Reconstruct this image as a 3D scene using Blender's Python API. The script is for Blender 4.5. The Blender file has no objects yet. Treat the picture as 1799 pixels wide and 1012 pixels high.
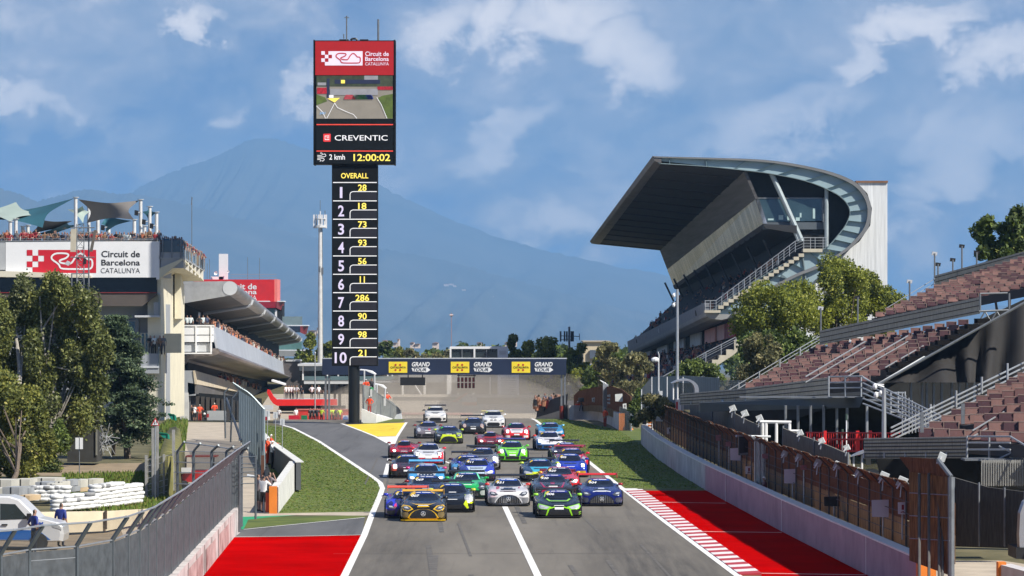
import bpy, bmesh, math, random
import numpy as np
from mathutils import Vector, Matrix
from mathutils.bvhtree import BVHTree
R = math.radians
random.seed(7)
rng = np.random.default_rng(11)
SC = bpy.context.scene
COL = SC.collection
# ---------------------------------------------------------------- camera, sky, sun, exposure
F, H, HX, HY = 6500.0, 8.65, 899.5, 569.0      # focal length in photo pixels, eye height, principal column, level row
cam_d = bpy.data.cameras.new('camera')
cam = bpy.data.objects.new('camera', cam_d); COL.objects.link(cam)
cam_d.sensor_width = 36.0; cam_d.lens = F/1799*36; cam_d.shift_y = (HY-506)/1799
cam_d.clip_start = 0.5; cam_d.clip_end = 60000
cam.location = (0, 0, H); cam.rotation_euler = (R(90), 0, 0)
SC.camera = cam
SC.view_settings.view_transform = 'Standard'; SC.view_settings.look = 'None'
SC.view_settings.gamma = 1; SC.view_settings.use_curve_mapping = False
SC.view_settings.exposure = 0.56
SUNV = Vector((0.70, -0.50, 0.80)).normalized()          # towards the sun
sun_d = bpy.data.lights.new('sun', 'SUN'); sun_d.energy = 5.0; sun_d.angle = R(0.53); sun_d.color = (1, .94, .84)
sun = bpy.data.objects.new('sun', sun_d); COL.objects.link(sun)
sun.rotation_euler = SUNV.to_track_quat('Z', 'Y').to_euler()
W = bpy.data.worlds.new('World'); SC.world = W; W.use_nodes = True
nt = W.node_tree; nt.nodes.clear()
def N(t, **kw):
    n = nt.nodes.new(t)
    for k, v in kw.items(): setattr(n, k, v)
    return n
def L(a, b): nt.links.new(a, b)
def MA(op, a, b=None, c=None, clamp=False):
    n = N('ShaderNodeMath', operation=op); n.use_clamp = clamp
    for i, v in enumerate((a, b, c)):
        if v is None: continue
        if isinstance(v, (int, float)): n.inputs[i].default_value = v
        else: L(v, n.inputs[i])
    return n.outputs[0]
out = N('ShaderNodeOutputWorld'); bg = N('ShaderNodeBackground'); bg.inputs['Strength'].default_value = 0.082
L(bg.outputs[0], out.inputs['Surface'])
tc = N('ShaderNodeTexCoord'); sep = N('ShaderNodeSeparateXYZ'); L(tc.outputs['Generated'], sep.inputs[0])
# the blue is read a little higher up the dome than it stands: a clear, dry autumn sky
lift = N('ShaderNodeCombineXYZ'); L(sep.outputs[0], lift.inputs[0]); L(sep.outputs[1], lift.inputs[1])
L(MA('ADD', MA('MULTIPLY', sep.outputs[2], 5.0), 0.09), lift.inputs[2])
nrm = N('ShaderNodeVectorMath', operation='NORMALIZE'); L(lift.outputs[0], nrm.inputs[0])
sky = N('ShaderNodeTexSky', sky_type='NISHITA'); sky.sun_disc = False
sky.sun_elevation = math.asin(SUNV.z); sky.sun_rotation = math.atan2(SUNV.x, SUNV.y)
sky.altitude = 200; sky.air_density = 1.0; sky.dust_density = 0.4; sky.ozone_density = 3.0
L(nrm.outputs[0], sky.inputs['Vector'])
# cloud field: direction noise, thickened where the cloud banks stand
ysafe = MA('MAXIMUM', sep.outputs[1], 0.05)
U = MA('DIVIDE', sep.outputs[0], ysafe); V = MA('DIVIDE', sep.outputs[2], ysafe)
uv = N('ShaderNodeCombineXYZ'); L(U, uv.inputs[0]); L(V, uv.inputs[1])
def noise(scale, detail, rough, dist, ox, sx=1, sy=1, rot=0):
    mp = N('ShaderNodeMapping'); L(uv.outputs[0], mp.inputs[0])
    mp.inputs['Location'].default_value = (ox, ox*.7, 0); mp.inputs['Scale'].default_value = (sx, sy, 1); mp.inputs['Rotation'].default_value = (0, 0, rot)
    n = N('ShaderNodeTexNoise'); n.inputs['Scale'].default_value = scale; n.inputs['Detail'].default_value = detail
    n.inputs['Roughness'].default_value = rough; n.inputs['Distortion'].default_value = dist
    L(mp.outputs[0], n.inputs['Vector']); return n.outputs[0]
n1 = noise(22, 7, .56, .35, 3.1, 1, 1.5, R(-28)); n2 = noise(60, 6, .6, .3, 9.4, 1, 1.35, R(-30)); n3 = noise(10, 3, .5, .2, 1.7)
wob = MA('MULTIPLY', MA('SUBTRACT', n1, .5), 0.055); wob2 = MA('MULTIPLY', MA('SUBTRACT', n2, .5), 0.035)
U2 = MA('ADD', U, wob); V2 = MA('ADD', V, wob2)
def bank(px, py, rx, ry, rot=0, KB=1.36):
    u0, v0 = (px-HX)/F, (HY-py)/F; a = R(rot); ca, sa = math.cos(a), math.sin(a)
    du = MA('SUBTRACT', U2, u0); dv = MA('SUBTRACT', V2, v0)
    p = MA('DIVIDE', MA('ADD', MA('MULTIPLY', du, ca), MA('MULTIPLY', dv, sa)), rx*KB/F)
    q = MA('DIVIDE', MA('SUBTRACT', MA('MULTIPLY', dv, ca), MA('MULTIPLY', du, sa)), ry*KB/F)
    d2 = MA('ADD', MA('MULTIPLY', p, p), MA('MULTIPLY', q, q))
    return MA('SUBTRACT', 1.0, d2, clamp=True)
def total(lst):
    t = lst[0]
    for x in lst[1:]: t = MA('MAXIMUM', t, x)
    return t
thin = total([bank(1080, 60, 330, 150, 8), bank(820, 90, 190, 120, 20), bank(1500, 60, 260, 110, 5), bank(880, 250, 150, 80, 40),
              bank(1350, 220, 230, 110, 10), bank(1680, 260, 240, 150, 25), bank(1000, 390, 120, 60, 0), bank(300, 40, 320, 75, 8),
              bank(420, 160, 240, 75, 20), bank(120, 170, 190, 60, 5), bank(1180, 130, 240, 110, -20), bank(700, 180, 90, 120, 0), bank(350, 235, 140, 70, 30), bank(1230, 90, 520, 200, 0), bank(200, 90, 300, 120, 0), bank(1600, 200, 320, 160, 10)])
brt = total([bank(1360, 215, 150, 52, 16), bank(1690, 290, 150, 62, 30), bank(790, 60, 75, 55, 40), bank(880, 240, 95, 42, 45), bank(870, 30, 60, 45, 60),
             bank(1000, 385, 85, 42, 0), bank(1105, 100, 75, 60, -50), bank(525, 140, 46, 30, 30), bank(335, 40, 55, 26, 20), bank(1620, 40, 110, 35, 10),
             bank(1760, 90, 90, 40, 30), bank(1500, 110, 65, 35, 30), bank(345, 215, 55, 28, 20), bank(60, 170, 70, 26, 0), bank(1000, 40, 110, 55, 10)])
def smooth(x, lo, hi):
    m = N('ShaderNodeMapRange'); m.interpolation_type = 'SMOOTHSTEP'; m.inputs['From Min'].default_value = lo; m.inputs['From Max'].default_value = hi
    L(x, m.inputs['Value']); return m.outputs[0]
def nn(n, k=2.8): return MA('ADD', MA('MULTIPLY', MA('SUBTRACT', n, .5), k), .5, clamp=True)
N1, N2, N3 = nn(n1), nn(n2), nn(n3, 2.2)
den1 = smooth(MA('ADD', MA('MULTIPLY', thin, .55), MA('ADD', MA('MULTIPLY', N1, .55), MA('ADD', MA('MULTIPLY', N2, .22), MA('MULTIPLY', N3, .22)))), .30, 1.02)
den2 = smooth(MA('ADD', MA('MULTIPLY', brt, .76), MA('ADD', MA('MULTIPLY', N2, .42), MA('MULTIPLY', N1, .42))), .44, 1.34)
def rgb(r, g, b, k=1):
    n = N('ShaderNodeRGB'); n.outputs[0].default_value = (r*k, g*k, b*k, 1); return n.outputs[0]
def MX(f, a, b, bt='MIX'):
    n = N('ShaderNodeMix', data_type='RGBA', blend_type=bt)
    if isinstance(f, (int, float)): n.inputs[0].default_value = f
    else: L(f, n.inputs[0])
    L(a, n.inputs[6]); L(b, n.inputs[7]); return n.outputs[2]
base = MX(1.0, sky.outputs[0], rgb(.30, .66, 1.06), 'MULTIPLY')
grey = MX(MA('ADD', MA('MULTIPLY', N2, .6), MA('MULTIPLY', N1, .4)), rgb(.20, .30, .46, 8.8), rgb(.64, .61, .62, 11))
sk1 = MX(MA('MULTIPLY', den1, .90), base, grey)
sk2 = MX(MA('MULTIPLY', den2, .88), sk1, rgb(.92, .82, .72, 16))
L(sk2, bg.inputs['Color'])

# ---------------------------------------------------------------- helpers
def P(px, py, d): return Vector(((px-HX)*d/F, d, H-(py-HY)*d/F))
def G(px, py, z=0.0): return P(px, py, F*(H-z)/(py-HY))
def lin(c): return tuple((x/12.92 if x <= .04045 else ((x+.055)/1.055)**2.4) for x in (v/255 for v in c))
def lerp(a, b, t): return a+(b-a)*t
MATS = {}
def M(name, col, rough=.6, metal=0, var=.12, sc=1.5, bump=0, coat=0, detail=5, stretch=None, alpha=1, emit=0, col2=None, trans=0, spec=.5):
    """a procedural surface: base colour broken up by noise, optional bump, mesh-like see-through share, glow"""
    if name in MATS: return MATS[name]
    m = bpy.data.materials.new(name); m.use_nodes = True; t = m.node_tree; b = t.nodes['Principled BSDF']
    tx = t.nodes.new('ShaderNodeTexCoord'); mp = t.nodes.new('ShaderNodeMapping'); t.links.new(tx.outputs['Object'], mp.inputs[0])
    if stretch: mp.inputs['Scale'].default_value = stretch
    nz = t.nodes.new('ShaderNodeTexNoise'); nz.inputs['Scale'].default_value = sc; nz.inputs['Detail'].default_value = detail; nz.inputs['Roughness'].default_value = .62
    t.links.new(mp.outputs[0], nz.inputs['Vector'])
    cr = t.nodes.new('ShaderNodeValToRGB'); cr.color_ramp.elements[0].position = .3; cr.color_ramp.elements[1].position = .7
    a = tuple(max(0, x*(1-var)) for x in col); c = col2 if col2 else tuple(min(1, x*(1+var)) for x in col)
    cr.color_ramp.elements[0].color = (*a, 1); cr.color_ramp.elements[1].color = (*c, 1)
    t.links.new(nz.outputs[0], cr.inputs[0]); t.links.new(cr.outputs[0], b.inputs['Base Color'])
    b.inputs['Roughness'].default_value = rough; b.inputs['Metallic'].default_value = metal; b.inputs['Coat Weight'].default_value = coat
    b.inputs['Specular IOR Level'].default_value = spec
    if coat: b.inputs['Coat Roughness'].default_value = .06
    if bump:
        bp = t.nodes.new('ShaderNodeBump'); bp.inputs['Strength'].default_value = bump; bp.inputs['Distance'].default_value = .05
        t.links.new(nz.outputs[0], bp.inputs['Height']); t.links.new(bp.outputs[0], b.inputs['Normal'])
    if emit:
        t.links.new(cr.outputs[0], b.inputs['Emission Color']); b.inputs['Emission Strength'].default_value = emit
    if alpha < 1: b.inputs['Alpha'].default_value = alpha
    if trans:
        o = t.nodes['Material Output']; tr = t.nodes.new('ShaderNodeBsdfTranslucent'); mx = t.nodes.new('ShaderNodeMixShader'); mx.inputs[0].default_value = trans
        t.links.new(cr.outputs[0], tr.inputs[0]); t.links.new(b.outputs[0], mx.inputs[1]); t.links.new(tr.outputs[0], mx.inputs[2]); t.links.new(mx.outputs[0], o.inputs[0])
    MATS[name] = m; return m
def C(r, g, b, rough=.55, **kw):
    return M('paint_%d_%d_%d_%d' % (r, g, b, int(rough*100)), lin((r, g, b)), rough, var=kw.pop('var', .07), **kw)
def wpos(o):
    v = Vector(o.location)
    while o.parent: o = o.parent; v = v+Vector(o.location)
    return v
def tag(o, label=None, cat=None, group=None, kind=None):
    if label: o['label'] = label
    if cat: o['category'] = cat
    if group: o['group'] = group
    if kind: o['kind'] = kind
    return o
def thing(name, loc, label=None, cat=None, group=None, rz=0):
    o = bpy.data.objects.new(name, None); COL.objects.link(o); o.location = loc; o.rotation_euler = (0, 0, rz); o.empty_display_size = .2
    return tag(o, label, cat, group)
class MB:
    def __init__(s): s.v = []; s.f = []; s.m = []
    def add(s, pts, faces, mat=0):
        n = len(s.v); s.v += [Vector(p) for p in pts]
        for f in faces: s.f.append([n+i for i in f]); s.m.append(mat)
        return s
    def poly(s, pts, mat=0): return s.add(pts, [list(range(len(pts)))], mat)
    def hexa(s, a, b, mat=0):
        """two quads a (4 pts) and b (4 pts) joined into a closed block"""
        return s.add(list(a)+list(b), [(3, 2, 1, 0), (4, 5, 6, 7), (0, 1, 5, 4), (1, 2, 6, 5), (2, 3, 7, 6), (3, 0, 4, 7)], mat)
    def box(s, c, sz, rz=0, mat=0):
        c = Vector(c); x, y, z = (q/2 for q in sz); m = Matrix.Rotation(rz, 3, 'Z')
        q = [c+m@Vector(p) for p in ((-x, -y, -z), (x, -y, -z), (x, y, -z), (-x, y, -z), (-x, -y, z), (x, -y, z), (x, y, z), (-x, y, z))]
        return s.hexa(q[:4], q[4:], mat)
    def plate(s, pts, vec, mat=0):
        """an outline given real thickness along vec"""
        n = len(pts); vec = Vector(vec); pts = [Vector(p) for p in pts]
        fs = [list(range(n)), list(range(2*n-1, n-1, -1))]+[(i, (i+1) % n, n+(i+1) % n, n+i) for i in range(n)]
        return s.add(pts+[p+vec for p in pts], fs, mat)
    def tube(s, p, q, r, n=6, mat=0, r2=None):
        p, q = Vector(p), Vector(q); d = q-p
        if d.length < 1e-6: return s
        rot = d.to_track_quat('Z', 'Y').to_matrix(); r2 = r if r2 is None else r2
        ring = [Vector((math.cos(2*math.pi*i/n), math.sin(2*math.pi*i/n), 0)) for i in range(n)]
        pts = [p+rot@(v*r) for v in ring]+[q+rot@(v*r2) for v in ring]
        return s.add(pts, [(i, (i+1) % n, n+(i+1) % n, n+i) for i in range(n)]+[list(range(n-1, -1, -1)), list(range(n, 2*n))], mat)
    def path(s, pts, r, n=6, mat=0):
        for a, b in zip(pts[:-1], pts[1:]): s.tube(a, b, r, n, mat)
        return s
    def loft(s, rings, mat=0, closed=True, cap=True):
        n = len(rings[0]); pts = [p for r in rings for p in r]; fs = []
        for k in range(len(rings)-1):
            for i in range(n if closed else n-1):
                j = (i+1) % n; fs.append((k*n+i, k*n+j, (k+1)*n+j, (k+1)*n+i))
        if cap: fs += [list(range(n-1, -1, -1)), [(len(rings)-1)*n+i for i in range(n)]]
        return s.add(pts, fs, mat)
    def ball(s, c, r, mat=0, nu=8, nv=6):
        c = Vector(c); r = Vector(r) if hasattr(r, '__len__') else Vector((r, r, r)); rings = []
        for k in range(nv+1):
            t = math.pi*(k+.001)/(nv+.002); rings.append([c+Vector((r.x*math.sin(t)*math.cos(2*math.pi*i/nu), r.y*math.sin(t)*math.sin(2*math.pi*i/nu), r.z*math.cos(t))) for i in range(nu)])
        return s.loft(rings, mat)
    def disc(s, c, r, n, axis, th, mat=0):
        a = Vector(axis).normalized(); return s.tube(Vector(c)-a*th/2, Vector(c)+a*th/2, r, n, mat)
    def build(s, name, mats, parent=None, local=False, smooth=False, loc=None, fix=True):
        me = bpy.data.meshes.new(name); off = Vector((0, 0, 0))
        if loc is not None: off = Vector(loc)
        elif parent and not local: off = wpos(parent)
        me.from_pydata([tuple(p-off) for p in s.v], [], s.f)
        mats = mats if isinstance(mats, (list, tuple)) else [mats]
        for m in mats: me.materials.append(m)
        me.polygons.foreach_set('material_index', s.m)
        if fix:
            bm = bmesh.new(); bm.from_mesh(me); bmesh.ops.recalc_face_normals(bm, faces=bm.faces); bm.to_mesh(me); bm.free()
        if smooth: me.polygons.foreach_set('use_smooth', [True]*len(me.polygons))
        o = bpy.data.objects.new(name, me); COL.objects.link(o)
        if parent: o.parent = parent
        if loc is not None: o.location = loc
        return o
def struct(name, mb, mats, kind='structure', **kw): return tag(mb.build(name, mats, **kw), kind=kind)
def copy_tree(o, parent=None):
    c = o.copy(); COL.objects.link(c)
    if parent: c.parent = parent
    for ch in list(o.children): copy_tree(ch, c)
    return c
# lettering: outline text turned into faces, then laid into a frame of the sign it stands on
_txt = {}
def glyphs(s, bold=0.0, shear=0.0):
    k = (s, bold, shear)
    if k in _txt: return _txt[k]
    cu = bpy.data.curves.new('lettering', 'FONT'); cu.body = s; cu.offset = bold; cu.shear = shear; cu.resolution_u = 3
    o = bpy.data.objects.new('lettering', cu); COL.objects.link(o); dg = bpy.context.evaluated_depsgraph_get()
    me = bpy.data.meshes.new_from_object(o.evaluated_get(dg)); vs = [(v.co.x, v.co.y) for v in me.vertices]; fs = [list(p.vertices) for p in me.polygons]
    bpy.data.objects.remove(o); bpy.data.meshes.remove(me); bpy.data.curves.remove(cu)
    xs = [v[0] for v in vs]; ys = [v[1] for v in vs]; bb = (min(xs), min(ys), max(xs), max(ys))
    _txt[k] = ([((x-bb[0])/(bb[2]-bb[0]), (y-bb[1])/(bb[3]-bb[1])) for x, y in vs], fs); return _txt[k]
def letter(mb, s, x0, y0, x1, y1, fn, mat=0, bold=0.012, shear=0.0):
    """text s filling the pixel box x0..x1, y0 (top)..y1 (bottom); fn puts a pixel on the sign"""
    vs, fs = glyphs(s, bold, shear); mb.add([fn(x0+(x1-x0)*u, y1+(y0-y1)*v) for u, v in vs], fs, mat)
def rect(mb, x0, y0, x1, y1, fn, mat=0): mb.poly([fn(x0, y1), fn(x1, y1), fn(x1, y0), fn(x0, y0)], mat)
def ribbon(mb, pts, w, fn, mat=0, closed=False):
    """a line of even width drawn on a sign"""
    n = len(pts); L_, R_ = [], []
    for i in range(n):
        a = Vector(pts[(i-1) % n] if (closed or i > 0) else pts[i]); b = Vector(pts[(i+1) % n] if (closed or i < n-1) else pts[i])
        t = (b-a); t = Vector((-t.y, t.x)).normalized()*w/2; p = Vector(pts[i]); L_.append(p+t); R_.append(p-t)
    for i in range(n if closed else n-1):
        j = (i+1) % n; mb.poly([fn(*L_[i]), fn(*R_[i]), fn(*R_[j]), fn(*L_[j])], mat)
def flat(d): return lambda x, y: P(x, y, d)
def pbox(mb, x0, y0, x1, y1, d, depth, mat=0):
    """a block whose front fills the pixel box at distance d and which is depth metres deep"""
    a = [P(x0, y1, d), P(x1, y1, d), P(x1, y0, d), P(x0, y0, d)]
    return mb.hexa(a, [p+Vector((0, depth, 0)) for p in a], mat)
def sheet(name, px, z, mat, kind='structure'):
    mb = MB(); mb.poly([G(x, y, z) for x, y in px]); return struct(name, mb, mat, kind, fix=False)
def stripe(mb, px, w, z, mat=0):
    """a painted line of width w metres through ground pixels"""
    ribbon(mb, [tuple(G(x, y, z).xy) for x, y in px], w, lambda x, y: Vector((x, y, z)), mat)
def catmull(pts, n=6):
    out_ = []; p = [pts[0]]+list(pts)+[pts[-1]]
    for i in range(1, len(p)-2):
        for k in range(n):
            t = k/n; a, b, c, d = (np.array(q, float) for q in p[i-1:i+3])
            out_.append(tuple(.5*((2*b)+(-a+c)*t+(2*a-5*b+4*c-d)*t*t+(-a+3*b-3*c+d)*t**3)))
    out_.append(tuple(pts[-1])); return out_
def quadmesh(name, verts, mats, midx, parent=None, loc=None, smooth=False):
    """many loose quads at once (leaves): verts is (n,4,3)"""
    n = len(verts); me = bpy.data.meshes.new(name); off = np.array(loc if loc is not None else (wpos(parent) if parent else (0, 0, 0)))
    me.vertices.add(n*4); me.vertices.foreach_set('co', (verts.reshape(-1, 3)-off).ravel().astype(np.float32))
    me.loops.add(n*4); me.loops.foreach_set('vertex_index', np.arange(n*4, dtype=np.int32))
    me.polygons.add(n); me.polygons.foreach_set('loop_start', np.arange(0, n*4, 4, dtype=np.int32)); me.polygons.foreach_set('material_index', midx.astype(np.int32))
    for m in mats: me.materials.append(m)
    me.update(calc_edges=True); me.validate()
    o = bpy.data.objects.new(name, me); COL.objects.link(o)
    if parent: o.parent = parent
    if loc is not None: o.location = loc
    return o
# ---------------------------------------------------------------- terrain, roads, paint
GRASS = M('grass_verge', (.060, .108, .010), .9, var=.35, sc=.5, bump=.4, detail=10, col2=(.135, .165, .022))
GRASS_DULL = M('grass_dry', (.085, .088, .030), .95, var=.45, sc=.35, bump=.5, detail=9, col2=(.17, .145, .07))
DIRT = M('dirt_track', (.26, .20, .13), .95, var=.3, sc=.8, bump=.4)
GRAVEL = M('gravel_bed', (.40, .35, .28), .95, var=.22, sc=.6, bump=.4, detail=8)
CONC = M('concrete_path', (.42, .36, .28), .9, var=.22, sc=.7, bump=.2, detail=8)
RED = M('red_runoff_paint', (.37, .001, .001), 1.0, spec=.0, var=.26, sc=.35, bump=.1, detail=8)
WHITE = M('white_road_paint', (.78, .77, .74), .6, var=.10, sc=3)
YELLOW = M('yellow_road_paint', (.80, .58, .03), .6, var=.14, sc=.8)
GREEN = M('green_road_paint', (.02, .30, .12), .6, var=.15, sc=1)
def asphalt(name, col, dark, line=False):
    m = bpy.data.materials.new(name); m.use_nodes = True; t = m.node_tree; b = t.nodes['Principled BSDF']
    tx = t.nodes.new('ShaderNodeTexCoord')
    def nz(scale, sx, sy, rot=0, det=6):
        mp = t.nodes.new('ShaderNodeMapping'); mp.inputs['Scale'].default_value = (sx, sy, 1); mp.inputs['Rotation'].default_value = (0, 0, rot)
        n = t.nodes.new('ShaderNodeTexNoise'); n.inputs['Scale'].default_value = scale; n.inputs['Detail'].default_value = det; n.inputs['Roughness'].default_value = .65
        t.links.new(tx.outputs['Object'], mp.inputs[0]); t.links.new(mp.outputs[0], n.inputs['Vector']); return n.outputs[0]
    def mix(f, a, c, lo, hi):
        r = t.nodes.new('ShaderNodeMapRange'); r.inputs['From Min'].default_value = lo; r.inputs['From Max'].default_value = hi; t.links.new(f, r.inputs['Value'])
        x = t.nodes.new('ShaderNodeMix'); x.data_type = 'RGBA'; t.links.new(r.outputs[0], x.inputs[0])
        for i, q in ((6, a), (7, c)):
            if isinstance(q, tuple): x.inputs[i].default_value = (*q, 1)
            else: t.links.new(q, x.inputs[i])
        return x.outputs[2]
    c1 = mix(nz(.5, .8, .10, -R(1.5)), tuple(v*.80 for v in col), tuple(v*1.10 for v in col), .35, .65)      # broad wear along the track
    c2 = mix(nz(1.3, 1.0, .03, -R(1.5), 4), c1, dark, .56, .80)                                              # rubber laid by tyres
    if line:                                                                                                 # rubbered-in line through the braking zone
        sp = t.nodes.new('ShaderNodeSeparateXYZ'); t.links.new(tx.outputs['Object'], sp.inputs[0])
        def mm(op, a, c, d=None):
            n = t.nodes.new('ShaderNodeMath'); n.operation = op
            for i, v in enumerate((a, c) if d is None else (a, c, d)):
                if isinstance(v, (int, float)): n.inputs[i].default_value = v
                else: t.links.new(v, n.inputs[i])
            return n.outputs[0]
        def band(x0, w, yf): q = mm('DIVIDE', mm('SUBTRACT', mm('ADD', sp.outputs[0], mm('MULTIPLY', sp.outputs[1], .0253)), x0), w); g = mm('MAXIMUM', mm('SUBTRACT', 1.0, mm('MULTIPLY', q, q)), 0.0); return mm('MULTIPLY', g, mm('MINIMUM', mm('MAXIMUM', mm('DIVIDE', mm('SUBTRACT', yf, sp.outputs[1]), 60.0), 0.12), 1.0))
        dk = mm('MAXIMUM', band(8.6, 3.0, 178), mm('MULTIPLY', band(-1.2, 2.4, 200), .55)); dk = mm('MULTIPLY', dk, mm('ADD', mm('MULTIPLY', nz(2.2, 1.2, .05, -R(1.5), 5), 1.9), -.28))
        c2 = mix(dk, c2, (.035, .033, .031), 0, 1)
    c3 = mix(nz(14, 1, 1, 0, 3), c2, tuple(v*1.25 for v in col), .55, 1.1)
    t.links.new(c3, b.inputs['Base Color']); b.inputs['Roughness'].default_value = .78; b.inputs['Specular IOR Level'].default_value = .3
    bp = t.nodes.new('ShaderNodeBump'); bp.inputs['Strength'].default_value = .25; bp.inputs['Distance'].default_value = .01; t.links.new(nz(30, 1, 1), bp.inputs['Height']); t.links.new(bp.outputs[0], b.inputs['Normal'])
    return m
ASPH = asphalt('track_asphalt', (.172, .156, .130), (.085, .078, .070), True)
ASPH2 = asphalt('pit_road_asphalt', (.125, .125, .127), (.06, .06, .06))
mb = MB()
ys = [-200, 332, 425, 560, 700, 1500, 3000, 32000]; zs = [0, 0, -2.5, -2.1, -2.2, -13, -36, -370]
for i in range(len(ys)-1): mb.poly([(-30000, ys[i], zs[i]), (30000, ys[i], zs[i]), (30000, ys[i+1], zs[i+1]), (-30000, ys[i+1], zs[i+1])])
struct('ground', mb, GRASS_DULL, fix=False)
mb = MB()                                                        # beyond the crest the ground dips, then climbs as a dusty gravel bank
gx = [(-26, 332, .006), (14, 332, .006), (16, 425, -2.48), (-30, 425, -2.48)]; mb.poly(gx); mb.poly([(-30, 425, -2.48), (16, 425, -2.48), (20, 520, -1.2), (-34, 520, -1.2)])
struct('gravel', mb, GRAVEL, fix=False)
mb = MB(); mb.poly([P(640, 728, 440), P(830, 729, 440), P(830, 725, 447), P(640, 724, 447)]); struct('faded_red_paint', mb, M('faded_red_paint', (.42, .20, .17), .8, sc=.4), fix=False)
mb = MB(); mb.poly([(-16, 331, .006), (-28, 331, .006), (-34, 425, -2.46), (-13, 425, -2.46)]); struct('pit_lane', mb, M('pit_lane_asphalt', (.11, .11, .11), .85, sc=.4), fix=False)
sheet('dirt_road', [(-60, 836), (-60, 818), (330, 812), (330, 828), (150, 836)], .004, DIRT)
sheet('service_path', [(318, 742), (452, 742), (478, 820), (492, 905), (430, 908), (300, 960), (240, 1000), (200, 900), (300, 800)], .008, CONC)
sheet('yard_ground', [(-300, 1000), (-300, 915), (120, 915), (330, 900), (330, 1000)], .006, DIRT)
sheet('access_road', [(1560, 1100), (1640, 985), (1760, 985), (1900, 1005), (2100, 1100)], .006, CONC)
track_px = [(545, 1100), (605, 1012), (640, 940), (655, 900), (667, 872), (672, 853), (655, 838), (610, 808), (560, 775), (515, 752), (480, 744), (480, 737), (690, 737), (716, 735), (934, 735), (940, 738),
            (1000, 784), (1092, 857), (1300, 1012), (1415, 1100)]
sheet('race_track', track_px, .012, ASPH)
sheet('pit_exit_road', [(510, 751), (480, 744), (480, 738), (600, 743), (650, 765), (690, 784), (686, 800), (676, 838), (671, 852), (655, 838), (610, 808), (560, 775)], .016, ASPH2)
sheet('escape_road', [(410, 944), (426, 928), (500, 921), (642, 905), (636, 939)], .008, ASPH2)
sheet('grass_verge', [(455, 745), (515, 752), (560, 775), (610, 808), (655, 838), (672, 853), (667, 872), (655, 900), (488, 902), (478, 840), (462, 790)], .010, GRASS)
sheet('grass_strip', [(428, 929), (436, 912), (470, 908), (648, 905), (640, 909)], .012, GRASS)
sheet('green_paint', [(424, 930), (424, 908), (520, 905), (470, 909), (436, 913), (428, 930)], .016, GREEN)
sheet('concrete_strip', [(424, 908), (424, 903), (655, 899), (648, 906), (520, 905)], .014, CONC)
sheet('left_runoff', [(357, 1012), (411, 944), (636, 940), (605, 1012), (545, 1100), (285, 1100)], .012, RED)
sheet('right_verge', [(938, 736), (1000, 736), (1085, 755), (1135, 752), (1127, 781), (1154, 806), (1240, 862), (1092, 857), (1000, 784)], .010, GRASS)
sheet('right_runoff', [(1125, 862), (1241, 862), (1374, 934), (1523, 1010), (1660, 1090), (1430, 1090), (1336, 1010)], .012, RED)
sheet('yellow_paint', [(606, 746), (712, 742.5), (706, 752), (697, 766), (660, 767)], .020, YELLOW)
sheet('white_paint', [(660, 767.5), (697, 766.5), (693, 775), (690, 783)], .020, WHITE)
sheet('far_verge', [(636, 746), (706, 741), (712, 737), (690, 736), (636, 740)], .018, GRASS)
mb = MB()
lw = .27
stripe(mb, [(497, 747), (515, 752), (560, 775), (610, 808), (655, 838), (668, 848), (672, 858), (667, 872), (655, 900), (640, 940), (605, 1012), (545, 1100)], lw, .024)
stripe(mb, [(600, 744), (630, 755), (660, 767), (690, 783)], .22, .024)
stripe(mb, [(714, 742), (706, 754), (697, 768), (690, 784)], .22, .025)
for a, b in ((.0, .45), (.55, 1.0)): stripe(mb, [(lerp(689, 676, a), lerp(786, 838, a)), (lerp(689, 676, b), lerp(786, 838, b))], .24, .024)
stripe(mb, [(934, 735.5), (941, 738), (1000, 784), (1092, 857), (1170, 917), (1300, 1014), (1415, 1100)], .28, .024)
stripe(mb, [(887, 890), (945, 1012), (990, 1105)], .26, .024)
stripe(mb, [(768, 806), (800, 817), (830, 826)], .18, .024)
stripe(mb, [(410, 943), (520, 942), (637, 939.5)], .16, .028)
stripe(mb, [(428, 930), (640, 909)], .12, .028)
for a, b in (((1149, 882), (1275, 884)), ((1222, 933.5), (1374, 935.5)), ((1334, 1007), (1521, 1010))): stripe(mb, [a, b], .15, .028)
struct('track_line', mb, WHITE, fix=False)
mb = MB()                                                        # start-box marks, rubber streaks on the yellow paint
for k in range(9): stripe(mb, [(rng.uniform(625, 690), 748+k*1.3), (rng.uniform(690, 704), 747+k*1.2)], .07, .027)
struct('tyre_mark', mb, M('rubber_mark', (.12, .10, .03), .8), fix=False)
mb = MB()                                                        # skid marks and joints of the straight
for k in range(16):
    y0 = rng.uniform(100, 210); x0 = rng.uniform(-3.2, 8.6); ln_ = rng.uniform(12, 45); dr = rng.normal(0, .006)
    stripe_pts = [(x0-.0253*(y0+ln_*t)+dr*ln_*t, y0+ln_*t) for t in np.linspace(0, 1, 7)]
    if abs(x0) < 9: ribbon(mb, stripe_pts, rng.uniform(.10, .22), lambda x, y: Vector((x, y, .0172+k*.0003)))
struct('skid_mark', mb, M('skid_rubber', (.108, .100, .088), .8, var=.35, sc=1.5), fix=False)
mb = MB()
for k in range(9): d = 112+k*27; ribbon(mb, [(-.0253*d-3.2, d), (-.0253*d+9.2, d+rng.uniform(-1, 1))], .07, lambda x, y: Vector((x, y, .0165)))
struct('asphalt_joint', mb, M('joint_tar', (.07, .068, .065), .7), fix=False)
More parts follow.
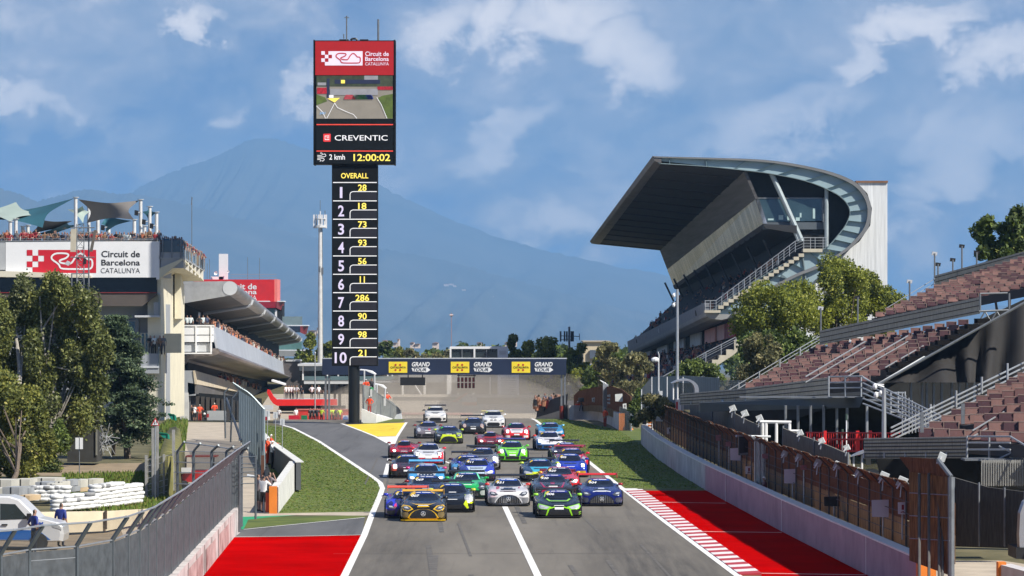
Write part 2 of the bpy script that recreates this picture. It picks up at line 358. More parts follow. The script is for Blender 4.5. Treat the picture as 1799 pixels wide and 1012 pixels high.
# kerb: raised blocks, red and white by turns
mb = MB(); a0, a1 = Vector(G(1098, 862)), Vector(G(1300, 1011)); b0, b1 = Vector(G(1128, 862)), Vector(G(1338, 1011)); n = 54
for i in range(n):
    q = [a0.lerp(a1, i/n), b0.lerp(b1, i/n), b0.lerp(b1, (i+1)/n), a0.lerp(a1, (i+1)/n)]
    top = [p+Vector((0, 0, .05 if j in (0, 3) else .09)) for j, p in enumerate(q)]
    mb.hexa([p+Vector((0, 0, .004)) for p in q], top, i % 2)
struct('kerb', mb, [M('kerb_white', (.74, .72, .70), .6, sc=2), M('kerb_red', (.42, .03, .04), .6, sc=2)])
mb = MB(); mb.poly([G(1092, 858, .02), G(1098, 862, .02), G(1130, 862, .02), G(1118, 858, .02)]); struct('kerb_end', mb, WHITE, fix=False)
# mowed grass blades standing on the verges: nobody could count them
def blades(name, px, n, hmin, hmax, mats):
    pts = [G(x, y).xy for x, y in px]; xs = [p.x for p in pts]; yy = [p.y for p in pts]; res = []
    while len(res) < n:
        x, y = rng.uniform(min(xs), max(xs)), rng.uniform(min(yy), max(yy)); inside = False
        for i in range(len(pts)):
            a, b = pts[i], pts[i-1]
            if (a.y > y) != (b.y > y) and x < (b.x-a.x)*(y-a.y)/(b.y-a.y)+a.x: inside = not inside
        if inside: res.append((x, y))
    p = np.array(res); t = rng.uniform(0, 6.28, n); w = rng.uniform(.03, .07, n); h = rng.uniform(hmin, hmax, n); lx, ly = rng.normal(0, .03, n), rng.normal(0, .03, n)
    v = np.zeros((n, 4, 3)); c, s = np.cos(t)*w, np.sin(t)*w
    v[:, 0] = np.stack([p[:, 0]-c, p[:, 1]-s, np.full(n, .012)], 1); v[:, 1] = np.stack([p[:, 0]+c, p[:, 1]+s, np.full(n, .012)], 1)
    v[:, 2] = np.stack([p[:, 0]+c*.4+lx, p[:, 1]+s*.4+ly, h], 1); v[:, 3] = np.stack([p[:, 0]-c*.4+lx, p[:, 1]-s*.4+ly, h], 1)
    return tag(quadmesh(name, v, mats, rng.integers(0, len(mats), n)), kind='stuff')
BL = [M('blade_green', (.125, .20, .022), .8, trans=.3), M('blade_dark', (.095, .155, .018), .8, trans=.3), M('blade_straw', (.20, .21, .05), .85, trans=.3)]
blades('grass_blades', [(462, 748), (515, 754), (560, 777), (610, 811), (655, 841), (670, 855), (664, 872), (653, 898), (488, 901), (478, 840)], 18000, .015, .05, BL)
blades('grass_blades', [(950, 738), (1000, 737), (1085, 756), (1127, 781), (1154, 806), (1238, 860), (1096, 856)], 18000, .015, .05, BL)
blades('weeds', [(110, 835), (250, 832), (330, 842), (330, 900), (240, 902), (165, 898), (100, 905)], 9000, .05, .28, BL)
# mountains, each ridge a slope of its own
MTN = M('mountain_forest', (.045, .060, .035), .95, var=.4, sc=.0011, detail=10, col2=(.10, .10, .07))
def ridge(name, px, d, drop, seed, rows=26):
    r2 = np.random.default_rng(seed); c = catmull(px, 14); rings = []; ph = r2.uniform(0, 6.28, (5, 2))
    for k in range(rows+1):
        t = k/rows; row = []
        for i, (x, y) in enumerate(c):
            dd = d*(1-.42*t); top = P(x, y, d); jit = (r2.normal(0, 1.1) if k == 0 else r2.normal(0, 1.5))*d/6500
            z = lerp(top.z, drop, t**.85); lump = sum(math.sin((i*.21*(j+1)+ph[j, 0])+t*(5+3*j)+ph[j, 1])/(j+1) for j in range(5))
            row.append(Vector((top.x*(dd/d)**.15, dd+lump*d*.006*t, z+jit+lump*d*.0042*(t*(1-t)*2.0))))
        rings.append(row)
    mb = MB(); mb.loft(rings, closed=False, cap=False); return struct(name, mb, MTN, smooth=True, fix=False)
ridge('mountain', [(-1200, 330), (-500, 280), (-250, 300), (-100, 305), (0, 331), (34, 341), (68, 356), (140, 395), (300, 460)], 21000, -255, 3)
ridge('mountain', [(-500, 390), (20, 372), (68, 353), (110, 342), (155, 333), (205, 340), (240, 341), (330, 360), (480, 400), (620, 430), (700, 442), (800, 462), (880, 485), (960, 507), (1040, 528), (1120, 548), (1300, 575), (1700, 590), (2400, 585)], 23500, -285, 5)
ridge('mountain', [(-300, 440), (100, 400), (190, 366), (232, 338), (270, 317), (320, 296), (370, 278), (405, 262), (440, 246), (480, 244), (540, 262), (620, 300), (720, 352), (840, 405), (960, 440), (1100, 470), (1400, 520), (2000, 545)], 30500, -350, 8)
# the air of the valley
hz = bpy.data.materials.new('valley_air'); hz.use_nodes = True; t = hz.node_tree; t.nodes.remove(t.nodes['Principled BSDF'])
vo = t.nodes.new('ShaderNodeVolumePrincipled'); vo.inputs['Color'].default_value = (.31, .60, 1.0, 1); vo.inputs['Density'].default_value = 6.4e-5; vo.inputs['Anisotropy'].default_value = 0
t.links.new(vo.outputs[0], t.nodes['Material Output'].inputs['Volume'])
mb = MB(); mb.box((0, 16200, 590), (64000, 33000, 2020)); struct('haze', mb, hz, 'stuff')
# ---------------------------------------------------------------- surfaces shared by buildings and furniture
STEEL = M('galvanised_steel', (.42, .44, .46), .45, .6, var=.12, sc=4)
STEEL_D = M('weathered_steel', (.20, .215, .23), .5, .5, var=.2, sc=3)
BLUE_STEEL = M('blue_grey_steel', (.30, .40, .43), .5, .1, var=.08, sc=.6)
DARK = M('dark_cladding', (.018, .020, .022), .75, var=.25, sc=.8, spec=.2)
BLACK = M('black_plastic', (.012, .012, .013), .5, var=.2, sc=3)
GREYW = M('grey_facade', (.30, .32, .34), .75, var=.08, sc=.5)
LGREY = M('light_grey_panel', (.50, .52, .54), .6, var=.07, sc=.5)
CREAM = M('cream_render', (.66, .62, .48), .8, var=.08, sc=.6)
WHITEP = M('white_panel', (.74, .75, .76), .55, var=.04, sc=.8)
GLASS = M('dark_window_glass', (.018, .028, .034), .06, var=.3, sc=.5, spec=.9)
GLASSR = M('green_balustrade_glass', (.22, .29, .29), .12, var=.12, sc=.6, alpha=.72)
REDP = M('red_panel', (.60, .008, .016), .55, var=.08, sc=.6)
CONCW = M('precast_concrete', (.52, .52, .50), .85, var=.14, sc=1.2, bump=.15)
SKIN = M('skin', (.30, .17, .12), .6, var=.1, sc=8)
HAIR = M('dark_hair', (.025, .018, .013), .7, sc=20)
# ---------------------------------------------------------------- people
def person_mesh(name, pose, shirt, trousers, hat=None, shorts=False, fingers=True, lod=1):
    """one continuous skinned body, standing height 1.75 m, facing -Y; surfaces by nearest limb"""
    sh = .19; J = {'pel': (0, 0, .95, .125), 'bel': (0, -.01, 1.12, .125), 'che': (0, 0, 1.32, .150), 'nec': (0, 0, 1.49, .062), 'chn': (0, -.012, 1.56, .072), 'hed': (0, -.01, 1.66, .088), 'top': (0, .005, 1.73, .055)}
    E = [('pel', 'bel', 1), ('bel', 'che', 1), ('che', 'nec', 1), ('nec', 'chn', 0), ('chn', 'hed', 0), ('hed', 'top', 3)]
    lean = .0
    for s_, k in ((-1, 'l'), (1, 'r')):
        if pose == 'lean': el, wr = (s_*.30, -.22, 1.16), (s_*.16, -.46, 1.14)
        elif pose == 'photo': el, wr = (s_*.27, -.20, 1.27), (s_*.075, -.24, 1.55)
        elif pose == 'phone' and s_ > 0: el, wr = (.28, -.26, 1.30), (.10, -.40, 1.50)
        elif pose == 'wave' and s_ < 0: el, wr = (-.36, -.05, 1.56), (-.42, -.06, 1.82)
        elif pose == 'hips': el, wr = (s_*.36, .06, 1.18), (s_*.20, -.06, 1.02)
        else: el, wr = (s_*.26, .03, 1.13), (s_*.25, -.06, .88)
        d = (Vector(wr)-Vector(el)).normalized(); hn = Vector(wr)+d*.10
        J.update({'sh'+k: (s_*sh, 0, 1.42, .072), 'el'+k: (*el, .045), 'wr'+k: (*wr, .030), 'hn'+k: (*hn, .036), 'hp'+k: (s_*.09, 0, .90, .10), 'kn'+k: (s_*.105, -.015, .50, .066), 'an'+k: (s_*.11, .02, .09, .044), 'to'+k: (s_*.125, -.15, .035, .036)})
        sl = 0 if pose in ('lean', 'photo', 'wave', 'phone') or True else 1
        E += [('che', 'sh'+k, 1), ('sh'+k, 'el'+k, 1), ('el'+k, 'wr'+k, 0 if hat != 'helmet' else 1), ('wr'+k, 'hn'+k, 0), ('pel', 'hp'+k, 2), ('hp'+k, 'kn'+k, 2), ('kn'+k, 'an'+k, 0 if shorts else 2), ('an'+k, 'to'+k, 4)]
        if fingers:
            dd = d; side = Vector((0, 0, 1)).cross(dd); side = side.normalized() if side.length > .1 else Vector((1, 0, 0))
            for q in range(4):
                b0 = hn+side*(q-1.5)*.018+dd*.02; ln = (.055, .068, .064, .048)[q]; J['f%s%d' % (k, q)] = (*(b0+dd*ln*.6), .009); J['g%s%d' % (k, q)] = (*(b0+dd*ln+Vector((0, 0, -.018))), .007)
                E += [('hn'+k, 'f%s%d' % (k, q), 0), ('f%s%d' % (k, q), 'g%s%d' % (k, q), 0)]
            J['t'+k] = (*(hn-side*s_*.045-dd*.005), .010); E += [('hn'+k, 't'+k, 0)]
    J['nos'] = (0, -.115, 1.635, .014); E.append(('hed', 'nos', 0))
    names = list(J); me = bpy.data.meshes.new(name); me.from_pydata([J[n][:3] for n in names], [(names.index(a), names.index(b)) for a, b, _ in E], [])
    o = bpy.data.objects.new(name, me); COL.objects.link(o); sk = o.modifiers.new('body', 'SKIN'); sk.use_smooth_shade = True
    for i, n in enumerate(names):
        r = J[n][3]; me.skin_vertices[0].data[i].radius = (r*1.15, r*.85) if n in ('pel', 'bel', 'che') else (r, r)
    me.skin_vertices[0].data[0].use_root = True
    if lod: sb = o.modifiers.new('round', 'SUBSURF'); sb.levels = lod; sb.render_levels = lod
    dg = bpy.context.evaluated_depsgraph_get(); m2 = bpy.data.meshes.new_from_object(o.evaluated_get(dg)); bpy.data.objects.remove(o); m2.name = name
    segs = [(Vector(J[a][:3]), Vector(J[b][:3]), m) for a, b, m in E]
    m2.materials.clear()
    for m in (SKIN, shirt, trousers, hat if hat and hat != 'helmet' else (C(235, 235, 235) if hat == 'helmet' else HAIR), BLACK): m2.materials.append(m)
    for p in m2.polygons:
        c = p.center; best = min(segs, key=lambda s_: (lambda t: (c-(s_[0]+(s_[1]-s_[0])*t)).length)(max(0, min(1, (c-s_[0]).dot(s_[1]-s_[0])/max(1e-9, (s_[1]-s_[0]).length_squared)))))
        k = best[2]
        if c.z > 1.58 and abs(c.x) < .12 and (c.y > .0 or c.z > 1.69 or (hat and c.z > 1.655)): k = 3
        if k == 1 and c.z > 1.475 and abs(c.x) < .09: k = 0
        p.material_index = k; p.use_smooth = True
    return m2
def put_person(me, loc, rz, label, group=None, name='person', sc=1.0):
    o = bpy.data.objects.new(name, me); COL.objects.link(o); o.location = loc; o.rotation_euler = (0, 0, rz); o.scale = (sc, sc, sc)
    return tag(o, label, 'person', group)
SHIRTS = [C(30, 30, 34), C(125, 22, 28), C(195, 205, 205), C(60, 70, 95), C(120, 95, 70), C(95, 100, 105), C(20, 80, 105), C(150, 84, 52)]
TROU = [C(35, 40, 52), C(70, 72, 78), C(25, 25, 27), C(120, 105, 85)]
CROWDM = [person_mesh('spectator', p, SHIRTS[i], TROU[i % 4], fingers=False, lod=1) for i, p in enumerate(('lean', 'lean', 'stand', 'phone', 'lean', 'stand', 'wave', 'phone'))]
def crowd_mass(name, spots, label=None, sc=1.0):
    """a far crowd that reads as one mass: torso, head and forearms for each"""
    mb = MB()
    for (x, y, z) in spots:
        b = Vector((x, y, z)); h = rng.uniform(.62, .78)*sc; w = rng.uniform(.19, .25)*sc; k = int(rng.integers(0, 7)); dx = rng.normal(0, .04)
        rings = [[b+Vector((math.cos(a)*w*q, math.sin(a)*w*.6*q, zz)) for a in (0, 1.05, 2.1, 3.14, 4.19, 5.24)] for zz, q in ((0, .8), (h*.55, 1.0), (h*.86, .85), (h*.95, .35))]
        mb.loft(rings, k); mb.ball(b+Vector((dx, -.03, h+.12*sc)), (.095*sc, .11*sc, .125*sc), 7 if rng.random() < .72 else 8, 6, 5)
        mb.tube(b+Vector((w, 0, h*.8)), b+Vector((w*.6, -.3, h*rng.uniform(.55, 1.15))), .05*sc, 5, 7)
    mats = [C(30, 30, 34), C(150, 40, 40), C(190, 190, 185), C(70, 75, 95), C(150, 105, 80), C(45, 50, 60), C(190, 130, 100), SKIN, HAIR]
    return tag(mb.build(name, mats, fix=False), kind='stuff')
# ---------------------------------------------------------------- timing tower
D = 320.0
tw = thing('timing_tower', G(622, 744), 'tall black timing tower with video screen and position column', 'timing tower')
mb = MB(); mb.tube(P(622, 746, D), P(622, 640, D), 10/20.3, 20); mb.tube(P(622, 746, D), P(622, 742, D), .75, 20); mb.build('pole', M('black_steel_pole', (.012, .014, .016), .4, .3, sc=1), tw, smooth=False)
PX = F/D
TB = M('tower_black', (.006, .007, .008), .6, sc=.6, spec=.15)
col = MB(); pbox(col, 583, 290, 663.5, 643, D-.6, 1.5); col = col.build('position_column', TB, tw)
box = MB(); pbox(box, 552, 71, 693, 288.5, D-.8, 2.0); pbox(box, 550.5, 70, 553, 289.5, D-.85, 2.1); pbox(box, 692, 70, 694.5, 289.5, D-.85, 2.1); box = box.build('screen_housing', TB, tw)
LED = dict(emit=.16)
fn = flat(D-.64); ln = MB(); yo = MB(); slot = MB()
letter(yo, 'OVERALL', 599, 304, 647, 313.5, fn, bold=.016)
LEDW = M('led_lilac', (.50, .46, .62), .5, emit=.35, var=.04); LEDY = M('led_yellow', (.78, .62, .10), .5, emit=.45, var=.04); LEDL = M('led_white', (.66, .66, .68), .5, emit=.35, var=.04)
for i, (nb, w) in enumerate((('28', 15), ('18', 14.5), ('73', 15), ('93', 15), ('56', 15), ('11', 9), ('286', 24), ('90', 15.5), ('98', 15.5), ('21', 14))):
    y = 320.5+i*32.25
    rect(ln, 585, y-.6, 662, y+.9, fn)
    r0, r1 = y+16.5, y+31
    slot.poly([fn(616, r1), fn(662, r1), fn(662, r0), fn(621, r0), fn(617.5, r0+1.2), fn(616, r0+4.5)])
    ribbon(ln, [(615, r1), (615, r0+4), (616.5, r0+1), (620, r0-.4), (662, r0-.4)], 1.3, flat(D-.65))
    wh, yl = MB(), MB(); letter(wh, str(i+1), (597 if i == 0 else 594) if i < 9 else 588, y+8, (601.5 if i == 0 else 604.5) if i < 9 else 609, y+27.5, fn, bold=.02)
    letter(yl, nb, 636.5-w/2, y+3.6, 636.5+w/2, y+15.0, fn, bold=.02); wh.build('position_number', LEDW, col); yl.build('car_number', LEDY, col)
yo.build('heading_lettering', LEDY, col); ln.build('divider_line_print', LEDL, col); slot.build('name_slot_print', M('slot_grey', (.022, .022, .030), .6, spec=.2), col)
d0 = D-.86; fn = flat(d0)
def layer(name, mat, parent, fnbody): m = MB(); fnbody(m); return m.build(name, mat, parent)
top = layer('logo_panel', M('led_red', (.33, .003, .006), .6, emit=.22, var=.05), box, lambda m: rect(m, 554, 72.5, 691.5, 132, fn))
def barca(mw, mr, tx, x0, y0, x1, y1, fa, fb, dark=0):
    """chequered flag block with the outline of the circuit: mw draws the block, mr the line and squares, tx unused"""
    w, h = x1-x0, y1-y0; c = h/4.0
    for i in range(3):
        for j in range(4):
            if (i+j) % 2 == 0 and i+j < 4 and not (i == 2 and j > 1): rect(mw, x0+i*c, y0+j*c, x0+(i+1)*c, y0+(j+1)*c, fa)
    rect(mw, x0+3*c, y0, x1, y1, fa); rect(mw, x0+c, y0+3*c, x0+3*c, y1, fa); rect(mw, x0+2*c, y0+2*c, x0+3*c, y0+3*c, fa)
    tr = [(.62, .83), (.50, .80), (.46, .62), (.36, .40), (.37, .24), (.44, .15), (.58, .16), (.61, .24), (.57, .36), (.48, .46), (.50, .56), (.60, .60), (.66, .56), (.72, .30), (.78, .16), (.84, .22), (.90, .40), (.96, .42), (.975, .62), (.95, .80), (.86, .83)]
    tr = catmull([(x0+w*(.02+u*.95), y0+h*v) for u, v in tr]+[(x0+w*(.02+.62*.95), y0+h*.83)], 3)
    ribbon(mr, tr, h*.075, fb)
m1, m2 = MB(), MB(); barca(m1, m2, None, 564.5, 90, 637, 115, flat(d0-.02), flat(d0-.04))
LEDP = M('led_pale', (.62, .55, .66), .5, emit=.35, var=.04); m1.build('flag_block', LEDP, top); m2.build('circuit_outline', M('led_red_line', (.40, .01, .02), .5, emit=.3), top)
def words(m):
    f2 = flat(d0-.02); letter(m, 'Circuit de', 641.5, 90.5, 683, 98.5, f2, bold=.015); letter(m, 'Barcelona', 641.5, 99.8, 683, 107.2, f2, bold=.015); letter(m, 'CATALUNYA', 641.5, 109.5, 683, 115, f2, bold=0)
layer('lettering', LEDP, top, words)
scr = layer('video_screen', M('led_track', (.20, .18, .15), .5, emit=.35, var=.1, sc=.6), box, lambda m: rect(m, 556, 133, 690, 208.5, fn))
f2, f3, f4 = flat(d0-.02), flat(d0-.04), flat(d0-.06)
layer('screen_tree_print', M('led_trees', (.035, .045, .025), .5, emit=.3, var=.4, sc=2), scr, lambda m: rect(m, 556, 133, 690, 152, f2))
layer('screen_verge_print', M('led_green', (.07, .10, .02), .5, emit=.3, var=.3, sc=2), scr, lambda m: (m.poly([f2(x, y) for x, y in ((664, 172), (672, 168), (690, 165), (690, 208), (680, 208))]), m.poly([f2(x, y) for x, y in ((556, 166), (571, 171), (575, 178), (556, 185))])))
layer('screen_banner_print', M('led_navy', (.015, .02, .05), .5, emit=.3), scr, lambda m: (rect(m, 588, 140, 668, 147, f3), rect(m, 574, 138, 579, 172, f3)))
layer('screen_building_print', M('led_grey', (.22, .22, .24), .5, emit=.3), scr, lambda m: (rect(m, 640, 133, 664, 140, f3), rect(m, 558, 145, 573, 150, f3), rect(m, 580, 156, 664, 167, f3)))
layer('screen_crowd_print', M('led_crimson', (.30, .01, .02), .5, emit=.3, var=.5, sc=4), scr, lambda m: (rect(m, 557, 154, 574, 165, f3), rect(m, 663, 152, 690, 158, f3)))
layer('screen_yellow_print', LEDY, scr, lambda m: (m.poly([f4(x, y) for x, y in ((575, 173), (597, 172), (588, 180))]), rect(m, 599, 140.5, 606, 146.5, f4)))
layer('screen_line_print', LEDL, scr, lambda m: [ribbon(m, q, .9, f4) for q in ([(556, 186), (567, 197), (572, 208)], [(588, 181), (593, 189), (608, 196), (621, 201), (627, 208)], [(662, 171), (670, 184), (680, 208)], [(588, 181), (574, 208)])])
layer('screen_pale_wall_print', LEDL, scr, lambda m: rect(m, 578, 167, 586, 172, f4))
for x0, x1, cc in ((604, 624, (.30, .04, .05)), (618, 632, (.10, .12, .10)), (626, 646, (.05, .14, .06)), (640, 656, (.03, .05, .2)), (622, 655, (.02, .02, .05))):
    layer('screen_car_print', M('led_car_%d' % x0, cc, .5, emit=.35, var=.3, sc=6), scr, lambda m: m.poly([f4(x, y) for x, y in ((x0, 174.5), (x0+1, 170), (x0+4, 166.5), (x1-4, 166.5), (x1-1, 170), (x1, 174.5))]))
layer('screen_badge_print', M('led_badge', (.15, .3, .5), .5, emit=.4), scr, lambda m: letter(m, '24H', 561, 196.5, 572, 201, f4, bold=.02, shear=.3))
pn = layer('sponsor_panel', M('led_black', (.006, .008, .010), .6, emit=.02, spec=.15), box, lambda m: rect(m, 555, 209, 691, 287.5, fn))
layer('red_rule', M('led_orange', (.62, .05, .03), .5, emit=.45), pn, lambda m: (rect(m, 556, 218, 690.5, 219.8, f2), rect(m, 556, 264.5, 690.5, 266.3, f2)))
layer('badge', M('led_scarlet', (.62, .03, .03), .5, emit=.4), pn, lambda m: m.poly([f2(x, y) for x, y in ((568, 236), (569, 235), (580, 235), (581, 236), (581, 248), (580, 249), (569, 249), (568, 248))]))
def badge_c(m): ribbon(m, [(578.5, 239), (571, 239), (571, 245.3), (578.5, 245.3)], 1.5, f3); ribbon(m, [(574, 242.2), (578.5, 242.2)], 1.3, f3)
layer('badge_letter', LEDL, pn, badge_c)
layer('sponsor_lettering', LEDL, pn, lambda m: letter(m, 'CREVENTIC', 588, 237.5, 681, 247, f2, bold=.006))
layer('wind_reading_print', LEDL, pn, lambda m: (letter(m, '2 kmh', 578.5, 271, 606, 280.5, f2, bold=.014), [ribbon(m, catmull(q, 4), 1.0, f2) for q in ([(557.5, 273), (564, 273), (566.5, 271), (564.5, 268.5), (562.5, 269.5)], [(557.5, 275.5), (569, 275.5), (572.5, 273.5), (570.5, 270.5), (568, 271.5)], [(557.5, 278), (567, 278), (569.5, 280.5), (567, 283), (565, 282)], [(557.5, 280.3), (562, 280.3), (563.5, 282), (562, 283.5)])]))
layer('clock_print', LEDY, pn, lambda m: letter(m, '12:00:02', 621, 270.5, 685.5, 283, f2, bold=.016))
mb = MB(); mb.tube(P(609, 71, D), P(609, 28, D), .06); mb.path([P(604, 68, D), P(604, 60, D)], .05); mb.tube(P(605, 31, D), P(613, 31, D), .04); mb.build('antenna', STEEL_D, tw)
mb = MB(); mb.tube(P(664.5, 71, D), P(664.5, 34, D), .09); mb.build('antenna', STEEL_D, tw)
mb = MB(); pbox(mb, 596, 69, 612, 71.5, D, .8); pbox(mb, 632, 69, 647, 71.5, D, .8); mb.path([P(616, 70.5, D), P(619, 68, D), P(625, 68, D), P(628, 70.5, D)], .1); mb.build('roof_fitting', BLACK, tw)
# ---------------------------------------------------------------- start gantry
D = 339.0
gt = thing('start_gantry', G(990, 735), 'navy start gantry with sponsor banners spanning the track', 'gantry')
NAVY = M('navy_banner', (.012, .022, .055), .5, var=.2, sc=.3)
mb = MB(); pbox(mb, 566, 631, 995, 658.5, D, 1.2); ban = mb.build('banner', NAVY, gt)
mb = MB()
for x in (986.5, 992.5): pbox(mb, x-1.6, 658.5, x+1.6, 737, D+.2, .5)
mb.build('leg', STEEL_D, gt); mb = MB()
for x in (572, 578): pbox(mb, x-1.6, 658.5, x+1.6, 737, D+.2, .5)
mb.build('leg', STEEL_D, gt)
mb = MB(); mb.tube(P(566, 630.3, D+.6), P(996, 630.3, D+.6), .09); mb.build('top_rail', STEEL, gt)
f1, f2, f3 = flat(D-.03), flat(D-.05), flat(D-.07)
BY = M('banner_yellow', (.80, .62, .03), .6, var=.06)
for x0 in (683, 792, 899):
    pl = layer('yellow_logo', BY, ban, lambda m: rect(m, x0, 635.5, x0+32.5, 655, f1))
    def emblem(m):
        for cx, cy in ((x0+12, 641), (x0+20, 641), (x0+12, 650), (x0+20, 650)): m.poly([f2(cx+1.9*math.cos(a*.785), cy+1.9*math.sin(a*.785)) for a in range(8)])
    layer('red_emblem', M('emblem_red', (.45, .03, .02), .6), pl, emblem)
    layer('logo_name', C(40, 30, 20), pl, lambda m: letter(m, 'CATALUNYA', x0+3, 643.6, x0+30, 647.3, f2, bold=.02))
    wl = layer('banner_lettering', WHITEP, ban, lambda m: (letter(m, 'GRAND', x0+40.5, 636, x0+72, 644, f1, bold=.03, shear=.25), m.poly([f1(x, y) for x, y in ((x0+40, 646.5), (x0+68, 645.5), (x0+73, 650), (x0+67, 654), (x0+42, 652.5))])))
    layer('arrow_word', NAVY, wl, lambda m: letter(m, 'TOUR', x0+43, 646.8, x0+66, 652.3, f2, bold=.02, shear=.25))
mb = MB(); pbox(mb, 703, 663, 747, 677, D-.1, .4); mb.path([P(717, 658, D+.2), P(717, 664, D+.2)], .05); mb.path([P(742, 658, D+.2), P(742, 664, D+.2)], .05)
tag(mb.build('message_board', BLACK, loc=P(725, 670, D)), 'black rectangular message board hung under the gantry', 'message board')
tl = thing('start_lights', P(820, 672, D), 'cluster of five double start lights hung under the gantry', 'start lights'); mb = MB(); l2 = MB()
for i in range(5):
    x = 805.5+i*6.6; pbox(mb, x-2.2, 663, x+2.2, 671, D-.1, .35); pbox(mb, x-2.2, 672.5, x+2.2, 682, D-.1, .35)
    for y in (665.5, 669, 675, 679.5): l2.disc(P(x, y, D-.12), .075, 10, (0, 1, 0), .06)
mb.path([P(803, 660, D+.1), P(836, 660, D+.1)], .05); mb.path([P(806, 658, D+.1), P(806, 664, D+.1)], .04); mb.path([P(833, 658, D+.1), P(833, 664, D+.1)], .04)
mb.build('housing', BLACK, tl); l2.build('lens', M('lamp_lens', (.10, .02, .02), .25), tl)
# ---------------------------------------------------------------- left: sign building
def Q(*t): return [P(*x) for x in t]
def side(mb, a, b, w, mat=0):
    """a block whose right-hand face runs from near quad edge a=(x,ytop,ybot,d) to far edge b, w metres thick to the left"""
    r = Q((a[0], a[2], a[3]), (b[0], b[2], b[3]), (b[0], b[1], b[3]), (a[0], a[1], a[3])); return mb.hexa(r, [p+Vector((-w, 0, 0)) for p in r], mat)
def part(name, mat, parent, fnbody, **kw): m = MB(); fnbody(m); return m.build(name, mat, parent, **kw)
D = 330.0
sb = thing('pit_building', P(150, 739, D), 'grey and cream pit building with large white circuit sign across its top', 'building')
part('upper_storey', GREYW, sb, lambda m: pbox(m, -60, 424.5, 283, 487, D+.3, 10))
part('core_wall', GREYW, sb, lambda m: (pbox(m, -60, 534, 281, 740, D+2.5, 10), ))
part('side_wall', CREAM, sb, lambda m: (side(m, (283, 470, 740, D+1), (324, 500, 730, D+40), 1.2), pbox(m, 283, 586, 318, 620, D+5, 3), pbox(m, 247, 585, 283, 622, D+1.2, 1.4), side(m, (318, 470, 560, D+20), (322, 480, 560, D+38), .6)))
part('cornice_slab', M('cream_slab', (.62, .58, .47), .8, sc=.5), sb, lambda m: (m.plate(Q((-60, 486, D-.6), (-60, 474, D-.6), (60, 478, D-.6), (160, 484, D-.6), (160, 488, D-.6)), (0, 2, 0))))
part('dark_glazing', M('tinted_glazing', (.016, .020, .022), .15, sc=.4, spec=.4), sb, lambda m: m.plate(Q((-60, 534, D+.8), (248, 538, D+.8), (276, 517, D+.8), (276, 486.5, D+.8), (-60, 486.5, D+.8)), (0, 6, 0)))
part('soffit', M('brown_soffit', (.085, .07, .06), .7, sc=.5), sb, lambda m: m.plate(Q((-60, 537, D+.2), (250, 538, D+.2), (275, 518, D+.2), (275, 514.5, D+.2), (-60, 514.5, D+.2)), (0, .5, 0)))
part('red_rule', C(140, 40, 40), sb, lambda m: pbox(m, -60, 513.6, 275, 514.6, D+.1, .1))
sg = part('sign_panel', WHITEP, sb, lambda m: (pbox(m, 10, 424, 280, 487.5, D, .25), pbox(m, 274.5, 487.5, 280, 491, D, .25)))
part('sign_return', C(165, 168, 170), sb, lambda m: pbox(m, -60, 426, 9.6, 474, D+.02, .25))
SR = M('sign_red', (.52, .008, .022), .55, sc=.6); SI = C(52, 52, 54)
f1, f2 = flat(D-.02), flat(D-.04)
m1, m2 = MB(), MB(); barca(m1, m2, None, 47, 439, 169, 479.5, f1, f2)
m1.build('red_flag_block', SR, sg); m2.build('circuit_outline', WHITEP, sg)
part('sign_lettering', SI, sg, lambda m: (letter(m, 'Circuit de', 178, 440.5, 246, 452, f1, bold=.02), letter(m, 'Barcelona', 178, 456, 246, 466.5, f1, bold=.02), letter(m, 'CATALUNYA', 177, 471, 246, 480, f1, bold=-.004)))
part('roof_parapet_rail', STEEL_D, sb, lambda m: (m.tube(P(-60, 424.2, D), P(280, 421.5, D), .06), m.tube(P(-60, 420, D+.1), P(280, 419, D+.1), .03)))
# balconies on the track side
RAILC = M('bracket_white', (.70, .68, .62), .7, sc=1)
for k, (x0, t0, b0, x1, t1, b1, tip) in enumerate(((322, 422, 452, 360, 449.5, 475, 17), (280, 516, 555, 320, 535.6, 570, 20), (279, 611, 644, 318.7, 622, 652, 13))):
    bc = part('balcony', LGREY if k else GREYW, sb, lambda m: side(m, (x0, b0-1, b0+2.5, D), (x1, b1-1, b1+2, D+39), 2.2))
    part('balustrade', GLASSR, bc, lambda m: side(m, (x0, t0, b0-1, D), (x1, t1, b1-1, D+39), .06))
    part('handrail', STEEL, bc, lambda m: m.tube(P(x0, t0, D), P(x1, t1, D+39), .06))
    for q in range(6):
        t = (q+.5)/6; dd = D*(D+39)/((D+39)*(1-t)+D*t); x, y = lerp(x0, x1, (1/D-1/dd)/(1/D-1/(D+39))), lerp(b0, b1, t)+2
        part('post', STEEL, bc, lambda m: m.tube(P(x, y-1, dd), P(x, lerp(t0, t1, t), dd), .05))
        part('bracket', RAILC, bc, lambda m: m.plate(Q((x, y+.5, dd), (x-19*(1-.3*t), y+.5, dd), (x-19*(1-.3*t), y+4, dd), (x, y+tip, dd)), (0, .35, 0)))
for q in ((283, 443, 322, 471), (247, 621, 279, 656), (270, 531, 281, 556)): part('balcony_front', GREYW, sb, lambda m: pbox(m, *q, D+.1, .3))
part('balcony_glass', M('smoked_glass', (.05, .065, .07), .1, sc=.5, spec=.7), sb, lambda m: pbox(m, 284, 422, 322, 443, D+.05, .06))
for x in (285, 301, 317): part('rail_post', STEEL_D, sb, lambda m: pbox(m, x, 420, x+1.6, 453, D-.05, .1))
